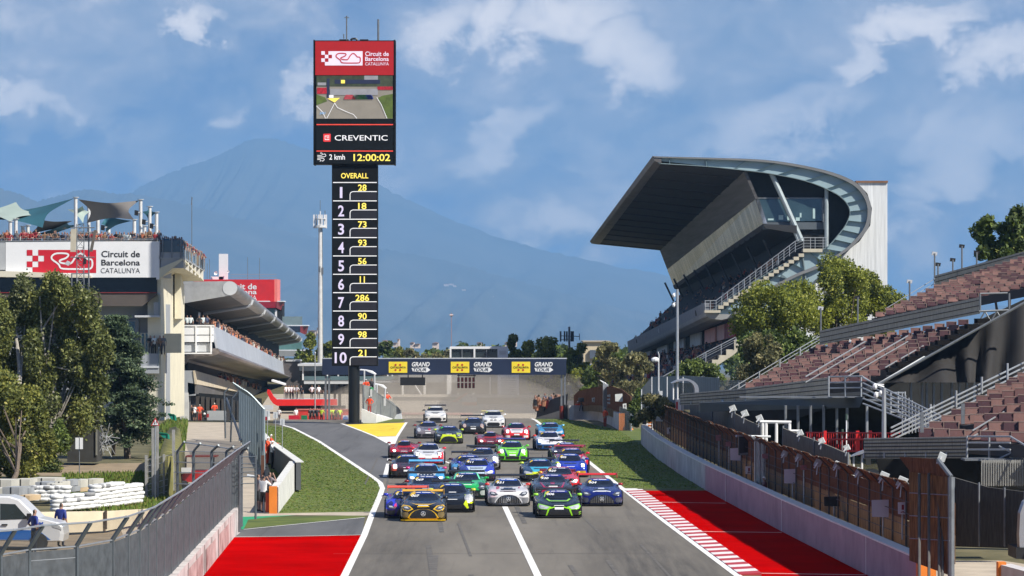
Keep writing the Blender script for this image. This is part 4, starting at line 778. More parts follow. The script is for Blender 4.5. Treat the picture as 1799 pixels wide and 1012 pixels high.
LOUV = M('louvre_wall', (.075, .072, .072), .6, var=.5, sc=2.2, stretch=(.02, .02, 1))
part('louvre_wall', LOUV, mg, lambda m: m.hexa(Q((1306, 301, D1+.2), (1327, 349.5, D1+.2), (1332, 349, D1+.2), (1312, 301, D1+.2)), Q((1159, 439.5, D2), (1172, 473, D2), (1178, 473, D2), (1166, 439, D2))))
gm = M('mirror_glazing', (.10, .085, .05), .16, .75, var=.3, sc=2.6, stretch=(.10, .11, .035), col2=(.72, .64, .58), detail=4, bump=.3)  # streaks imitating reflections are painted into the base colour
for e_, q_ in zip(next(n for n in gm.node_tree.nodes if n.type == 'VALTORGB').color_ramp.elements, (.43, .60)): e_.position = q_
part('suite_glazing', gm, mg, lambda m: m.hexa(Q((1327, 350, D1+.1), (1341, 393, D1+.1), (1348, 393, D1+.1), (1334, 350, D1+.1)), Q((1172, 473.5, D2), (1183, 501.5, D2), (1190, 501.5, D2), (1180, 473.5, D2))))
part('suite_beam', SOFD, mg, lambda m: m.hexa(Q((1340, 393.5, D1), (1345, 401, D1), (1400, 410, D1), (1400, 396, D1)), Q((1182, 502, D2), (1185, 508, D2), (1215, 512, D2), (1215, 502, D2))))
for k in range(22):
    t = (k+.5)/22; dd = lerp(D1, D2, t); w = (1/D1-1/dd)/(1/D1-1/D2); x, y = lerp(1342, 1184, w), lerp(398, 506, w); part('beam_bracket', C(70, 72, 75), mg, lambda m: m.tube(P(x, y+1, dd), P(x+9, y+1, dd), .16, 4))
bulk = part('end_bulkhead', DARK, mg, lambda m: m.plate(Q((1308, 302, D1+1.2), (1352, 305, D1+1.2), (1415, 318, D1+1.2), (1463, 337, D1+1.2), (1485, 353, D1+1.2), (1493, 371, D1+1.2), (1487, 393, D1+1.2), (1471, 415, D1+1.2), (1449, 437, D1+1.2), (1412, 440, D1+1.2), (1400, 410, D1+1.2), (1341, 395, D1+1.2), (1327, 349, D1+1.2)), (0, .4, 0)))
gl = part('suite_window', M('suite_glass', (.035, .065, .075), .08, var=.3, sc=.4, spec=.8), mg, lambda m: m.plate(Q((1329, 350.5, D1+.9), (1444, 348.5, D1+.9), (1444, 388, D1+.9), (1340, 390, D1+.9)), (0, .1, 0)))
part('suite_band', C(84, 92, 98), mg, lambda m: pbox(m, 1341, 390.5, 1456, 403, D1+.8, .3)); part('window_frame', STEEL_D, mg, lambda m: (pbox(m, 1444, 347, 1448, 390, D1+.85, .2), pbox(m, 1329, 347, 1446, 349, D1+.85, .2)))
for x, y, w, h in ((1349, 384, 10, 3), (1368, 378, 8, 8), (1383, 380, 10, 7), (1398, 382, 7, 6), (1405, 374, 3, 8), (1428, 366, 4, 18)): part('furniture', C(170, 195, 195), gl, lambda m: pbox(m, x, y, x+w, y+h, D+.0+0 if False else D1+.86, .03))
for a, bq, w in (((1355, 304), (1409, 424), .30), ((1452, 331), (1452, 437), .24), ((1393, 400), (1403, 424), .2)): part('strut', M('strut_grey', (.34, .40, .42), .5, .1, sc=1), mg, lambda m: m.tube(P(*a, D1+.3), P(*bq, D1+.3), w, 8))
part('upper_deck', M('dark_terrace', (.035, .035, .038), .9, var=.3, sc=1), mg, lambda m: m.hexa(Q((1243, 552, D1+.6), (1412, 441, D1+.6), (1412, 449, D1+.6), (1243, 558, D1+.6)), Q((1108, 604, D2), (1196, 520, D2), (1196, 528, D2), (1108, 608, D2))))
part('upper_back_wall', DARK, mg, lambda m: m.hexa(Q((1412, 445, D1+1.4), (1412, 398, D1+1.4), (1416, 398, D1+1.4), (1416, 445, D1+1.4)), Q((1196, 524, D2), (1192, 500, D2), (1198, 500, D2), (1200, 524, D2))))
for k in range(9):
    t = (k+.5)/9; dd = lerp(D1, D2, t); w = (1/D1-1/dd)/(1/D1-1/D2); x, y = lerp(1405, 1194, w), lerp(440, 518, w); part('column', C(62, 66, 70), mg, lambda m: m.tube(P(x-26*(1-w*.3), y+20*(1-w*.3), dd), P(x-48*(1-w*.3), y-26*(1-w*.3), dd), .16, 5))
# stepped end wall with railing
STEP = M('stair_concrete', (.50, .46, .36), .85, sc=1)
n = 17
for k in range(n):
    x0, x1 = lerp(1262, 1412, k/n), lerp(1262, 1412, (k+1)/n); y = lerp(541, 444, (k+.5)/n); part('stair_step', STEP, mg, lambda m: pbox(m, x0, y-1.5, x1+.6, y+4.5, D1-.6, 1.6))
part('landing', STEP, mg, lambda m: pbox(m, 1238, 545, 1266, 549.5, D1-.6, 2)); part('landing', STEP, mg, lambda m: pbox(m, 1411, 437, 1445, 443, D1-.6, 2))
part('stringer', C(70, 84, 88), mg, lambda m: m.plate(Q((1262, 551, D1-.3), (1412, 453, D1-.3), (1412, 449, D1-.3), (1262, 546, D1-.3)), (0, .3, 0)))
RAILM = M('rail_grey', (.38, .40, .42), .45, .5, sc=3)
rp = [(1238, 528.5), (1258, 528), (1397, 424), (1412, 417.5), (1455, 417.5)]
for q in (0, 5, 10, 15): part('stair_rail', RAILM, mg, lambda m: m.path([P(x, y+q*(1 if q else 1), D1-.5) for x, y in rp], .055 if q == 0 else .025, 5))
for k in range(15): x = lerp(1258, 1397, k/14); part('rail_post', RAILM, mg, lambda m: m.tube(P(x, lerp(528, 424, k/14), D1-.5), P(x, lerp(545, 443, k/14), D1-.5), .045, 5))
for x, y in ((1239, 528), (1248, 528), (1412, 418), (1424, 418), (1432, 418), (1446, 418)): part('rail_post', RAILM, mg, lambda m: m.tube(P(x, y, D1-.5), P(x, y+20, D1-.5), .045, 5))
part('haunch', BLUE_STEEL, mg, lambda m: m.plate(Q((1290, 552, D1+.1), (1412, 455, D1+.1), (1450, 440, D1+.1), (1480, 450, D1+.1), (1400, 520, D1+.1), (1330, 560, D1+.1)), (0, .4, 0)))
part('gusset', C(98, 112, 116), mg, lambda m: (m.plate(Q((1374, 482, D1-.1), (1394, 497, D1-.1), (1368, 497, D1-.1), (1372, 486, D1-.1)), (0, .15, 0)), m.tube(P(1410, 452, D1-.1), P(1416, 500, D1-.1), .15)))
# parapet and its belly
PARA = M('parapet_grey', (.17, .18, .20), .6, var=.12, sc=.3); BELLY = M('grey_belly', (.26, .265, .26), .7, var=.15, sc=.3)
part('parapet', PARA, mg, lambda m: m.hexa(Q((1237, 532, D1), (1240, 549, D1), (1246, 549, D1), (1246, 532, D1)), Q((1102, 600, D2), (1104, 617, D2), (1108, 617, D2), (1108, 600, D2))))
bn = [(1239, 549), (1241, 555), (1250, 560), (1268, 562), (1292, 556), (1292, 552), (1262, 552), (1246, 549)]; bf = [(1104, 616), (1105, 620), (1108, 624), (1120, 626), (1140, 622), (1140, 618), (1120, 618), (1110, 616)]
part('belly_lip', BELLY, mg, lambda m: m.loft([Q(*[(x, y, D1-.1) for x, y in bn]), Q(*[(x, y, D2) for x, y in bf])]), smooth=False)
part('belly', DARK, mg, lambda m: m.hexa(Q((1252, 560.5, D1+.4), (1310, 548, D1+.4), (1310, 540, D1+.4), (1252, 552, D1+.4)), Q((1109, 624.5, D2), (1150, 620, D2), (1150, 614, D2), (1109, 618, D2))))
# lower tier
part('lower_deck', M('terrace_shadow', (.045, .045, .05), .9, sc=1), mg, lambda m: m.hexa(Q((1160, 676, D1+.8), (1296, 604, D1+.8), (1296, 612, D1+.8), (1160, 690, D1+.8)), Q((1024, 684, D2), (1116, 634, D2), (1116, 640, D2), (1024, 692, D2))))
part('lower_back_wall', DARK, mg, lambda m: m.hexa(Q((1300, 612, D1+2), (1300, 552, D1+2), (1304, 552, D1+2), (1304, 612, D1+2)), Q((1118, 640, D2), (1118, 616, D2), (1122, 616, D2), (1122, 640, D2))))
for k, (w, cc) in enumerate(((.03, (150, 40, 50)), (.10, (190, 150, 145)), (.22, (205, 150, 140)), (.36, (190, 195, 190)), (.52, (185, 190, 188)), (.68, (180, 185, 182)), (.84, (170, 172, 172)))):
    dd = 1/(1/D1+(1/D2-1/D1)*w); d3 = 1/(1/D1+(1/D2-1/D1)*min(1, w+.10)); part('back_banner', C(*cc, var=.25, sc=.6), mg, lambda m: m.hexa(Q((lerp(1296, 1114, w), lerp(590, 634, w), dd), (lerp(1296, 1114, w), lerp(562, 620, w), dd), (lerp(1299, 1117, w), lerp(562, 620, w), dd), (lerp(1299, 1117, w), lerp(590, 634, w), dd)), Q((lerp(1296, 1114, w+.1), lerp(590, 634, w+.1), d3), (lerp(1296, 1114, w+.1), lerp(562, 620, w+.1), d3), (lerp(1299, 1117, w+.1), lerp(562, 620, w+.1), d3), (lerp(1299, 1117, w+.1), lerp(590, 634, w+.1), d3))))
part('end_wedge', STEP, mg, lambda m: m.plate(Q((1251, 648, D1-.2), (1251, 632, D1-.2), (1262, 632, D1-.2), (1262, 624, D1-.2), (1276, 624, D1-.2), (1276, 614, D1-.2), (1290, 614, D1-.2), (1290, 597, D1-.2), (1306, 596, D1-.2), (1303, 611, D1-.2), (1288, 624, D1-.2)), (0, 1, 0)))
for q in (0, 4, 8): part('lower_rail', RAILM, mg, lambda m: m.path([P(x, y+q, D1-.4) for x, y in ((1150, 671), (1164, 662), (1240, 619), (1293, 592))], .06 if not q else .03, 5))
for x, y in ((1240, 619), (1267, 606), (1293, 592), (1205, 639), (1180, 653)): part('rail_post', RAILM, mg, lambda m: m.tube(P(x, y, D1-.4), P(x, y+18, D1-.4), .05, 5))
TEXW = M('white_ribbed_tower', (.66, .68, .69), .75, var=.18, sc=3.2, stretch=(1, 1, .05), bump=.3)
twr = part('tower', TEXW, mg, lambda m: m.plate(Q((1506, 321, D1+1.5), (1559, 321, D1+1.5), (1559, 600, D1+1.5), (1380, 600, D1+1.5), (1380, 500, D1+1.5), (1470, 456, D1+1.5), (1510, 424, D1+1.5), (1529, 396, D1+1.5), (1532, 366, D1+1.5), (1524, 340, D1+1.5)), (0, 14, 0)))
part('coping', M('rusty_coping', (.20, .10, .055), .8, var=.3, sc=1), twr, lambda m: pbox(m, 1504, 317.5, 1560, 321, D1+1.3, 14))
# spectators of the main stand, one far mass per tier
def along(n, near, farp, rows, dz=0, jit=.3):
    res = []
    for _ in range(n):
        t = rng.random()**.8; v = rng.random()*rows; dd = lerp(D1+1.0, D2, t); w = (1/D1-1/dd)/(1/D1-1/D2); a, b = near; c, d_ = farp
        p = P(lerp(lerp(a[0], b[0], v), lerp(c[0], d_[0], v), w), lerp(lerp(a[1], b[1], v), lerp(c[1], d_[1], v), w), dd); res.append((p.x+rng.normal(0, jit*.3), p.y, p.z+dz))
    return res
crowd_mass('crowd', along(170, ((1240, 541), (1262, 530)), ((1105, 606), (1117, 598)), 1.0, -.45)+along(120, ((1262, 538), (1405, 446)), ((1112, 602), (1196, 522)), 1.0))
crowd_mass('crowd', along(330, ((1165, 672), (1292, 604)), ((1026, 684), (1115, 634)), 1.0))
# ---------------------------------------------------------------- temporary stands with tip-up seats
SEATM = [M('maroon_seat', (.060, .020, .027), .6, var=.35, sc=1.2), M('faded_seat', (.20, .105, .090), .7, var=.3, sc=1.2), M('dusty_seat', (.13, .060, .058), .7, var=.3, sc=1.2)]
SEATEDGE = M('painted_lit_seat_edge', (.27, .19, .165), .7)  # lit seat edges put into the colour as a pale strip
def seat_mesh(name, w, h, mat):
    m = MB(); m.hexa([Vector(q) for q in ((-w*.47, 0, 0), (w*.47, 0, 0), (w*.47, .10, h), (-w*.47, .10, h))], [Vector(q) for q in ((-w*.47, .05, 0), (w*.47, .05, 0), (w*.47, .15, h), (-w*.47, .15, h))], 0)
    m.box((0, -.14, .02), (w*.90, .34, .05), 0, 0); m.box((0, .13, h-.015), (w*.95, .10, .035), 0, 1); m.box((w*.46, .09, h*.5), (.035, .13, h), 0, 1)
    o = m.build(name, [mat, SEATEDGE]); me = o.data; bpy.data.objects.remove(o); return me
def bil(q, u, v):
    a, b, c, d = q; f = lambda i: lerp(lerp(a[i], b[i], u), lerp(d[i], c[i], u), v); return P(f(0), f(1), f(2))
def tier(root, q, cols, rows, w, h, budget):
    """tip-up seats on stepped rows over the quad q = BL, BR, TR, TL"""
    meshes = [seat_mesh('seat', w, h, mm) for mm in SEATM]; rest = MB(); made = 0; slots = []
    for r in range(rows):
        a, b = bil(q, 0, (r+.35)/rows), bil(q, 1, (r+.35)/rows); ang = math.atan2((b-a).y, (b-a).x)
        m = MB(); up = bil(q, 0, (r+1)/rows)-bil(q, 0, r/rows); lo = [bil(q, u, (r)/rows) for u in (0, 1)]
        m.hexa([lo[0]+Vector((0, .12, -.45)), lo[1]+Vector((0, .12, -.45)), lo[1]+Vector((0, .12, .02)), lo[0]+Vector((0, .12, .02))], [p+Vector((0, 1.0, 0)) for p in (lo[0]+Vector((0, .12, -.45)), lo[1]+Vector((0, .12, -.45)), lo[1]+Vector((0, .12, .02)), lo[0]+Vector((0, .12, .02)))])
        m.build('row_step', M('stand_step', (.07, .065, .065), .9, sc=1), root)
        off = rng.uniform(-.3, .3)
        for c in range(cols):
            if rng.random() < .02: continue
            slots.append((bil(q, (c+.5+off*.5)/cols, (r+.3)/rows), ang*.12, int(rng.choice([0, 1, 2], p=[.42, .30, .28]))))
    slots.sort(key=lambda s_: s_[0].y)
    for k, (p, ang, mi) in enumerate(slots):
        if k < budget:
            o = bpy.data.objects.new('seat', meshes[mi]); COL.objects.link(o); o.parent = root; o.location = p-wpos(root); o.rotation_euler = (0, 0, ang)
        else:
            mat = Matrix.Translation(p)@Matrix.Rotation(ang, 4, 'Z'); me = meshes[mi]
            for pl in me.polygons: rest.add([mat@me.vertices[i].co for i in pl.vertices], [list(range(len(pl.vertices)))], 3 if pl.material_index else mi)
    return rest
ust = thing('upper_stand', P(1400, 760, 200), 'empty two tier stand with maroon seats and black draped side', 'stand')
q1 = ((1306, 684, 203), (1522, 672, 184), (1718, 562, 192), (1442, 611, 212)); q2 = ((1535, 560, 212), (1850, 497, 196), (1870, 430, 204), (1650, 506, 219))
r1 = tier(ust, q1, 13, 11, .56, .30, 58); r2 = tier(ust, q2, 17, 8, .56, .28, 40); r1.add(r2.v, r2.f, 0); r1.m[-len(r2.f):] = r2.m
tag(r1.build('seat_rows', SEATM+[SEATEDGE], ust, fix=False), kind='stuff')
LATH = M('grey_slat_screen', (.42, .42, .40), .85, trans=.5, var=.35, sc=5, stretch=(6, 6, .4))
def screen(root, name, pts, mat, th=.08, rails=3, posts=9, pm=STEEL):
    """a slatted screen: pts list of (x, ytop, ybot, d)"""
    for a, b in zip(pts[:-1], pts[1:]):
        part(name, mat, root, lambda m: m.hexa(Q((a[0], a[2], a[3]), (b[0], b[2], b[3]), (b[0], b[1], b[3]), (a[0], a[1], a[3])), [p+Vector((0, th, 0)) for p in Q((a[0], a[2], a[3]), (b[0], b[2], b[3]), (b[0], b[1], b[3]), (a[0], a[1], a[3]))]))
        for k in range(rails): v = (k+.5)/rails; part('rail', C(60, 62, 62), root, lambda m: m.tube(P(a[0], lerp(a[1], a[2], v), a[3]-.06), P(b[0], lerp(b[1], b[2], v), b[3]-.06), .022, 4))
        for k in range(posts): v = k/posts; part('clip', pm, root, lambda m: m.tube(P(lerp(a[0], b[0], v), lerp(lerp(a[1], b[1], v), lerp(a[2], b[2], v), .72), lerp(a[3], b[3], v)-.08), P(lerp(a[0], b[0], v), lerp(a[2], b[2], v)-1, lerp(a[3], b[3], v)-.08), .05, 4))
screen(ust, 'middle_screen', [(1440, 581, 606, 210), (1722, 522, 551, 190)], LATH, posts=0)
screen(ust, 'top_screen', [(1643, 484, 507, 221), (1860, 425, 450, 206)], LATH, posts=0)
screen(ust, 'front_screen', [(1195, 692, 712, 206), (1310, 682, 707, 200), (1455, 663, 697, 184)], LATH, rails=4, posts=6)
part('front_beam', C(52, 55, 54), ust, lambda m: m.hexa(Q((1230, 724, 202), (1510, 716, 182), (1518, 697, 182), (1230, 708, 202)), [p+Vector((0, 1.5, 0)) for p in Q((1230, 724, 202), (1510, 716, 182), (1518, 697, 182), (1230, 708, 202))]))
part('walkway', STEEL_D, ust, lambda m: pbox(m, 1300, 697, 1519, 699, 183, 1))
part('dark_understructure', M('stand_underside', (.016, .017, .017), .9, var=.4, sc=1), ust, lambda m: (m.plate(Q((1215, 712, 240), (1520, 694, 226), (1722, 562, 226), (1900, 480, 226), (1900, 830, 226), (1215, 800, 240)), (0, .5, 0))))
mb = MB(); gr = []
for i in range(41):
    u = i/40; row = []
    for j in range(9):
        v = j/8; x = lerp(1556, 1860, u); y = lerp(lerp(668, 498, u), 672, v); row.append(P(x, y, 187-2*v+.42*math.sin(i*.95+v*2.2*math.sin(i*.3))*(.35+v)))
    gr.append(row)
mb.loft(gr, closed=False, cap=False); mb.build('black_drape', M('black_drape_cloth', (.016, .015, .015), .85, var=.4, sc=.5), ust, smooth=True, fix=False)
part('side_rail', STEEL_D, ust, lambda m: (m.tube(P(1530, 683, 184), P(1862, 497, 184), .07), m.tube(P(1540, 676, 184.3), P(1720, 570, 187), .05)))
for k in range(10): part('side_step', C(34, 33, 34, .97, spec=.05), ust, lambda m: pbox(m, 1560+k*17.5, 646-k*9.6, 1582+k*17.5, 654-k*9.6, 185.5, 1.4))
part('truss', STEEL_D, ust, lambda m: (m.tube(P(1720, 547, 189), P(1772, 545, 189), .06), m.tube(P(1720, 565, 189), P(1772, 563, 189), .06), [m.tube(P(1720+k*10.4, 547 if k % 2 else 565, 189), P(1730.4+k*10.4, 565 if k % 2 else 547, 189), .04) for k in range(5)], m.tube(P(1722, 516, 189), P(1770, 515, 189), .05), m.tube(P(1722, 516, 189), P(1722, 549, 189), .05), m.tube(P(1773, 515, 189), P(1773, 547, 189), .05)))
for x, yb in ((1380, 780), (1402, 780), (1424, 780), (1447, 780), (1470, 780), (1488, 780), (1523, 790), (1600, 735), (1620, 730), (1628, 728), (1654, 722), (1672, 730), (1685, 725), (1698, 715), (1711, 712), (1745, 700), (1640, 728)): part('scaffold_post', STEEL_D if x != 1523 and x != 1711 else STEEL, ust, lambda m: m.tube(P(x, yb, 186), P(x, 672 if x > 1540 else 712, 186), .07, 6))
for q in (0, 8, 16): part('end_rail', RAILM, ust, lambda m: m.tube(P(1262, 696+q, 205), P(1445, 588+q*.7, 213), .025, 5)); part('end_rail', RAILM, ust, lambda m: m.tube(P(1555, 543+q, 213), P(1650, 485+q, 222), .022, 5))
for k in range(6): part('rail_post', RAILM, ust, lambda m: m.tube(P(1262+k*36, 692-k*20, 205+k*1.5), P(1262+k*36, 712-k*20, 205+k*1.5), .05, 5))
part('front_rail', RAILM, ust, lambda m: ([m.tube(P(1455, 662+q, 183), P(1514, 661+q, 182), .04, 5) for q in (0, 10, 20)], [m.tube(P(x, 661, 182.5), P(x, 697, 182.5), .045, 5) for x in (1456, 1485, 1513)], m.tube(P(1514, 661, 182), P(1560, 690, 181), .045, 5)))
for k in range(3): part('aisle_rail', RAILM, ust, lambda m: (m.tube(P(1415+k*70, 662-k*8, 186), P(1520+k*75, 600-k*10, 192), .035, 5), m.tube(P(1415+k*70, 672-k*8, 186), P(1520+k*75, 610-k*10, 192), .03, 5)))
# stair tower between the stands
stt = thing('stair_tower', P(1580, 790, 176), 'galvanised stair flight with many railings between the two stands', 'stairs')
for q in range(6): part('handrail', STEEL, stt, lambda m: m.tube(P(1516, 664+q*9, 177), P(1655, 732+q*6, 172), .04, 5))
for k in range(12): part('baluster', STEEL, stt, lambda m: m.tube(P(1585+k*5.8, 690+k*4.4, 175), P(1585+k*5.8, 764-k*1.0, 175), .035, 4))
part('cage', STEEL, stt, lambda m: ([m.tube(P(1565, y, 176), P(1590, y, 176), .04, 5) for y in (690, 700, 712, 724)], [m.tube(P(x, 688, 176), P(x, 726, 176), .045, 5) for x in (1565, 1578, 1590)]))
for k in range(7): part('tread', STEEL_D, stt, lambda m: pbox(m, 1528+k*17, 702+k*9, 1546+k*17, 705+k*9, 177, 1.2))
lst = thing('lower_stand', P(1720, 815, 135), 'near empty stand with large maroon and faded seats at the right edge', 'stand')
q3 = ((1610, 771, 141), (1858, 786, 131), (1960, 596, 138), (1786, 674, 149)); r3 = tier(lst, q3, 9, 9, .60, .36, 90)
if r3.f: tag(r3.build('seat_rows', SEATM+[SEATEDGE], lst, fix=False), kind='stuff')
screen(lst, 'front_screen', [(1518, 770, 806, 142), (1700, 767, 805, 136)], LATH, rails=6, posts=5)
part('front_rail', RAILM, lst, lambda m: ([m.tube(P(1699, y, 135.5), P(1775, y, 133), .035, 5) for y in (767, 778, 790)], [m.tube(P(x, 766, 135.4), P(x, 809, 135.4), .04, 5) for x in (1699, 1738, 1775)], m.tube(P(1775, 767, 133), P(1830, 800, 131), .04, 5), m.tube(P(1755, 806, 134.5), P(1800, 784, 134), .035, 5), m.tube(P(1755, 784, 134.5), P(1800, 806, 134), .035, 5)))
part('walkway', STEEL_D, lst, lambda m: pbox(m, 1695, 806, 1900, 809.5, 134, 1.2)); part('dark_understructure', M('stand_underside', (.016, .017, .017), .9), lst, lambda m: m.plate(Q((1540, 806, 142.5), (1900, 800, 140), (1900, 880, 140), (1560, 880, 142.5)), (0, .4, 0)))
for q in (0, 9, 18, 27): part('end_rail', RAILM, lst, lambda m: m.tube(P(1565, 764+q*.8-12, 143), P(1850, 612+q*1.0, 151), .035, 5))
for k in range(6): part('rail_post', RAILM, lst, lambda m: m.tube(P(1590+k*45, 734-k*24, 144+k), P(1590+k*45, 764-k*24, 144+k), .05, 5))
part('aisle_rail', RAILM, lst, lambda m: (m.tube(P(1708, 757, 137), P(1800, 702, 142), .03, 5), m.tube(P(1708, 768, 137), P(1800, 713, 142), .03, 5)))
for x, y in ((1692, 745), (1782, 745), (1620, 760)): part('sector_post', STEEL_D, lst, lambda m: pbox(m, x-3, y-36, x+3, y, 140, .1))
tag(part('slatted_screen', LATH, None, lambda m: (pbox(m, 1725, 809, 1900, 853, 132.5, .1), [pbox(m, 1724+k*4.2, 808, 1725.6+k*4.2, 854, 132.4, .05) for k in range(20)])), 'grey slatted screen below the near stand at the right edge', 'screen')
# ---------------------------------------------------------------- right-hand wall, brushwood fences, signs, lamps
WALLR = M('painted_wall', (.48, .46, .46), .8, var=.22, sc=.7, bump=.15, col2=(.62, .60, .60), detail=9)
WALLP = M('mauve_painted_wall', (.40, .29, .33), .8, var=.20, sc=.7, bump=.15, detail=9)
ORANGE = M('orange_paint', (.70, .20, .02), .6, var=.12, sc=1)
base_px = [(1127, 781), (1131, 785.5), (1154, 806), (1196, 835), (1239, 861), (1306, 897.5), (1374, 934), (1448, 972), (1523, 1010), (1612, 1056)]
wb = [G(x, y) for x, y in base_px]
rwall = thing('concrete_wall', wb[4], 'long low concrete wall beside the red run-off, mauve nearer and grey farther', 'wall')
def wall_run(m, pts, h, th):
    for a, b in zip(pts[:-1], pts[1:]):
        q = [a, b, b+Vector((0, 0, h)), a+Vector((0, 0, h))]; m.hexa(q, [p+Vector((th, 0, 0)) for p in q])
part('grey_run', WALLR, rwall, lambda m: wall_run(m, wb[:5], 1.3, .4)); part('mauve_run', WALLP, rwall, lambda m: wall_run(m, wb[4:], 1.3, .4))
part('white_top', WHITE, rwall, lambda m: [m.hexa([a+Vector((-.02, 0, 1.3)), b+Vector((-.02, 0, 1.3)), b+Vector((-.02, 0, 1.36)), a+Vector((-.02, 0, 1.36))], [a+Vector((.42, 0, 1.3)), b+Vector((.42, 0, 1.3)), b+Vector((.42, 0, 1.36)), a+Vector((.42, 0, 1.36))]) for a, b in zip(wb[:-1], wb[1:])])
part('curved_return', WALLR, rwall, lambda m: wall_run(m, [wb[0], wb[0]+Vector((.06, 3, 0)), wb[0]+Vector((.35, 6, 0)), wb[0]+Vector((.9, 9, 0))], 1.3, .3))
for x, y in ((1274.5, 881), (1373, 933.5), (1521.5, 1009)): part('white_stripe', WHITE, rwall, lambda m: m.hexa([G(x, y)+Vector((-.012, -.07, 0)), G(x, y)+Vector((-.012, .07, 0)), G(x, y)+Vector((-.012, .07, 1.3)), G(x, y)+Vector((-.012, -.07, 1.3))], [G(x, y)+Vector((.01, -.07, 0)), G(x, y)+Vector((.01, .07, 0)), G(x, y)+Vector((.01, .07, 1.3)), G(x, y)+Vector((.01, -.07, 1.3))]))
e = wb[-1]; part('orange_end', ORANGE, rwall, lambda m: m.box((e.x+.23, e.y-.3, .68), (.56, .6, 1.38)))
part('orange_chevrons', ORANGE, rwall, lambda m: [m.box((wb[0].x+.75, wb[0].y+4+k*.02, .4+k*.21), (.26, .5, .12)) for k in range(6)])
def off(p, dx, dz=0): return Vector((p.x+dx, p.y, dz))
# brushwood fence behind it
BRUSH = M('brown_brushwood', (.14, .066, .034), .95, var=.6, sc=5, stretch=(3, 3, .25), bump=.5, col2=(.30, .15, .08), trans=.5)
BRUSHT = M('tan_brushwood', (.24, .15, .08), .95, var=.5, sc=5, stretch=(3, 3, .25), bump=.5, col2=(.52, .36, .22), trans=.5)
BRUSHG = M('grey_brushwood', (.135, .125, .10), .95, var=.5, sc=6, stretch=(3, 3, .25), bump=.5, col2=(.24, .22, .18))
fpath = [off(p, .95+.0*i) for i, p in enumerate(wb)]; fpath[0] = off(wb[0], .8); fpath[-1] = off(wb[-1], 1.1)
bf = thing('brushwood_fence', fpath[4], 'long brown brushwood fence with leaning top behind the low wall', 'fence')
def fence_quads(m, pts, z0, z1, dx0=0, dx1=0, th=.08):
    for a, b in zip(pts[:-1], pts[1:]):
        n = max(1, int((b-a).length/2.4))
        for k in range(n):
            p, q = a.lerp(b, k/n), a.lerp(b, (k+1)/n); j = rng.uniform(-.06, .06)
            f = [Vector((p.x+dx0, p.y, z0)), Vector((q.x+dx0, q.y, z0)), Vector((q.x+dx1, q.y, z1+j)), Vector((p.x+dx1, p.y, z1+j))]; m.hexa(f, [v+Vector((th, 0, 0)) for v in f])
part('upper_brushwood', BRUSH, bf, lambda m: fence_quads(m, fpath, 2.05, 3.0)); part('lower_brushwood', BRUSHT, bf, lambda m: fence_quads(m, fpath, 1.15, 2.05)); part('leaning_top', BRUSH, bf, lambda m: fence_quads(m, fpath, 3.0, 3.42, 0, -.45))
FPOST = M('dull_fence_post', (.10, .095, .09), .75, .2, var=.3, sc=3)
L_all = sum((b-a).length for a, b in zip(fpath[:-1], fpath[1:])); acc = 0; npost = 0
for a, b in zip(fpath[:-1], fpath[1:]):
    n = max(1, int((b-a).length/2.6))
    for k in range(n):
        p = a.lerp(b, k/n); part('post', FPOST, bf, lambda m: (m.tube((p.x-.06, p.y, 0), (p.x-.06, p.y, 3.02), .035, 5), m.tube((p.x-.06, p.y, 3.0), (p.x-.50, p.y, 3.44), .03, 5)))
for z in (1.55, 1.9, 2.3, 2.7): part('wire', FPOST, bf, lambda m: [m.tube((a.x-.13, a.y, z), (b.x-.13, b.y, z), .014, 4) for a, b in zip(fpath[:-1], fpath[1:])])
for z in (.3, .9): part('lower_rail', FPOST, bf, lambda m: [m.tube((a.x-.05, a.y, z), (b.x-.05, b.y, z), .03, 4) for a, b in zip(fpath[:-1], fpath[1:])])
# taller return panel at the near end
d = 110.0
rp_ = thing('brushwood_return_fence', P(1640, 1050, d), 'tall brown brushwood panel with galvanised corner post at the near end', 'fence')
BRUSHP = M('golden_brushwood', (.13, .075, .035), .95, var=.6, sc=5, stretch=(3, 3, .3), bump=.5, col2=(.36, .21, .10), trans=.5)
part('panel', BRUSHP, rp_, lambda m: m.plate(Q((1598, 826, d+4), (1666, 836, d), (1666, 1010, d), (1598, 985, d+4)), (0, .1, 0))); part('leaning_top', BRUSH, rp_, lambda m: m.plate(Q((1600, 829, d+3.8), (1668, 839, d-.1), (1645, 806, d+1), (1580, 803, d+5)), (0, .12, 0)))
part('corner_post', STEEL_D, rp_, lambda m: (m.tube(P(1671, 1060, d), P(1671, 838, d), .10, 8), m.tube(P(1671, 838, d), P(1648, 808, d+.6), .07, 8)))
for x in (1615, 1632, 1650, 1656): part('upright', FPOST, rp_, lambda m: m.tube(P(x, 1050, d-.3), P(x, 832, d+1.5), .045, 6))
for y in (870, 910, 950): part('cross_wire', STEEL_D, rp_, lambda m: m.tube(P(1598, y-4, d+3.8), P(1668, y, d-.1), .016, 4))
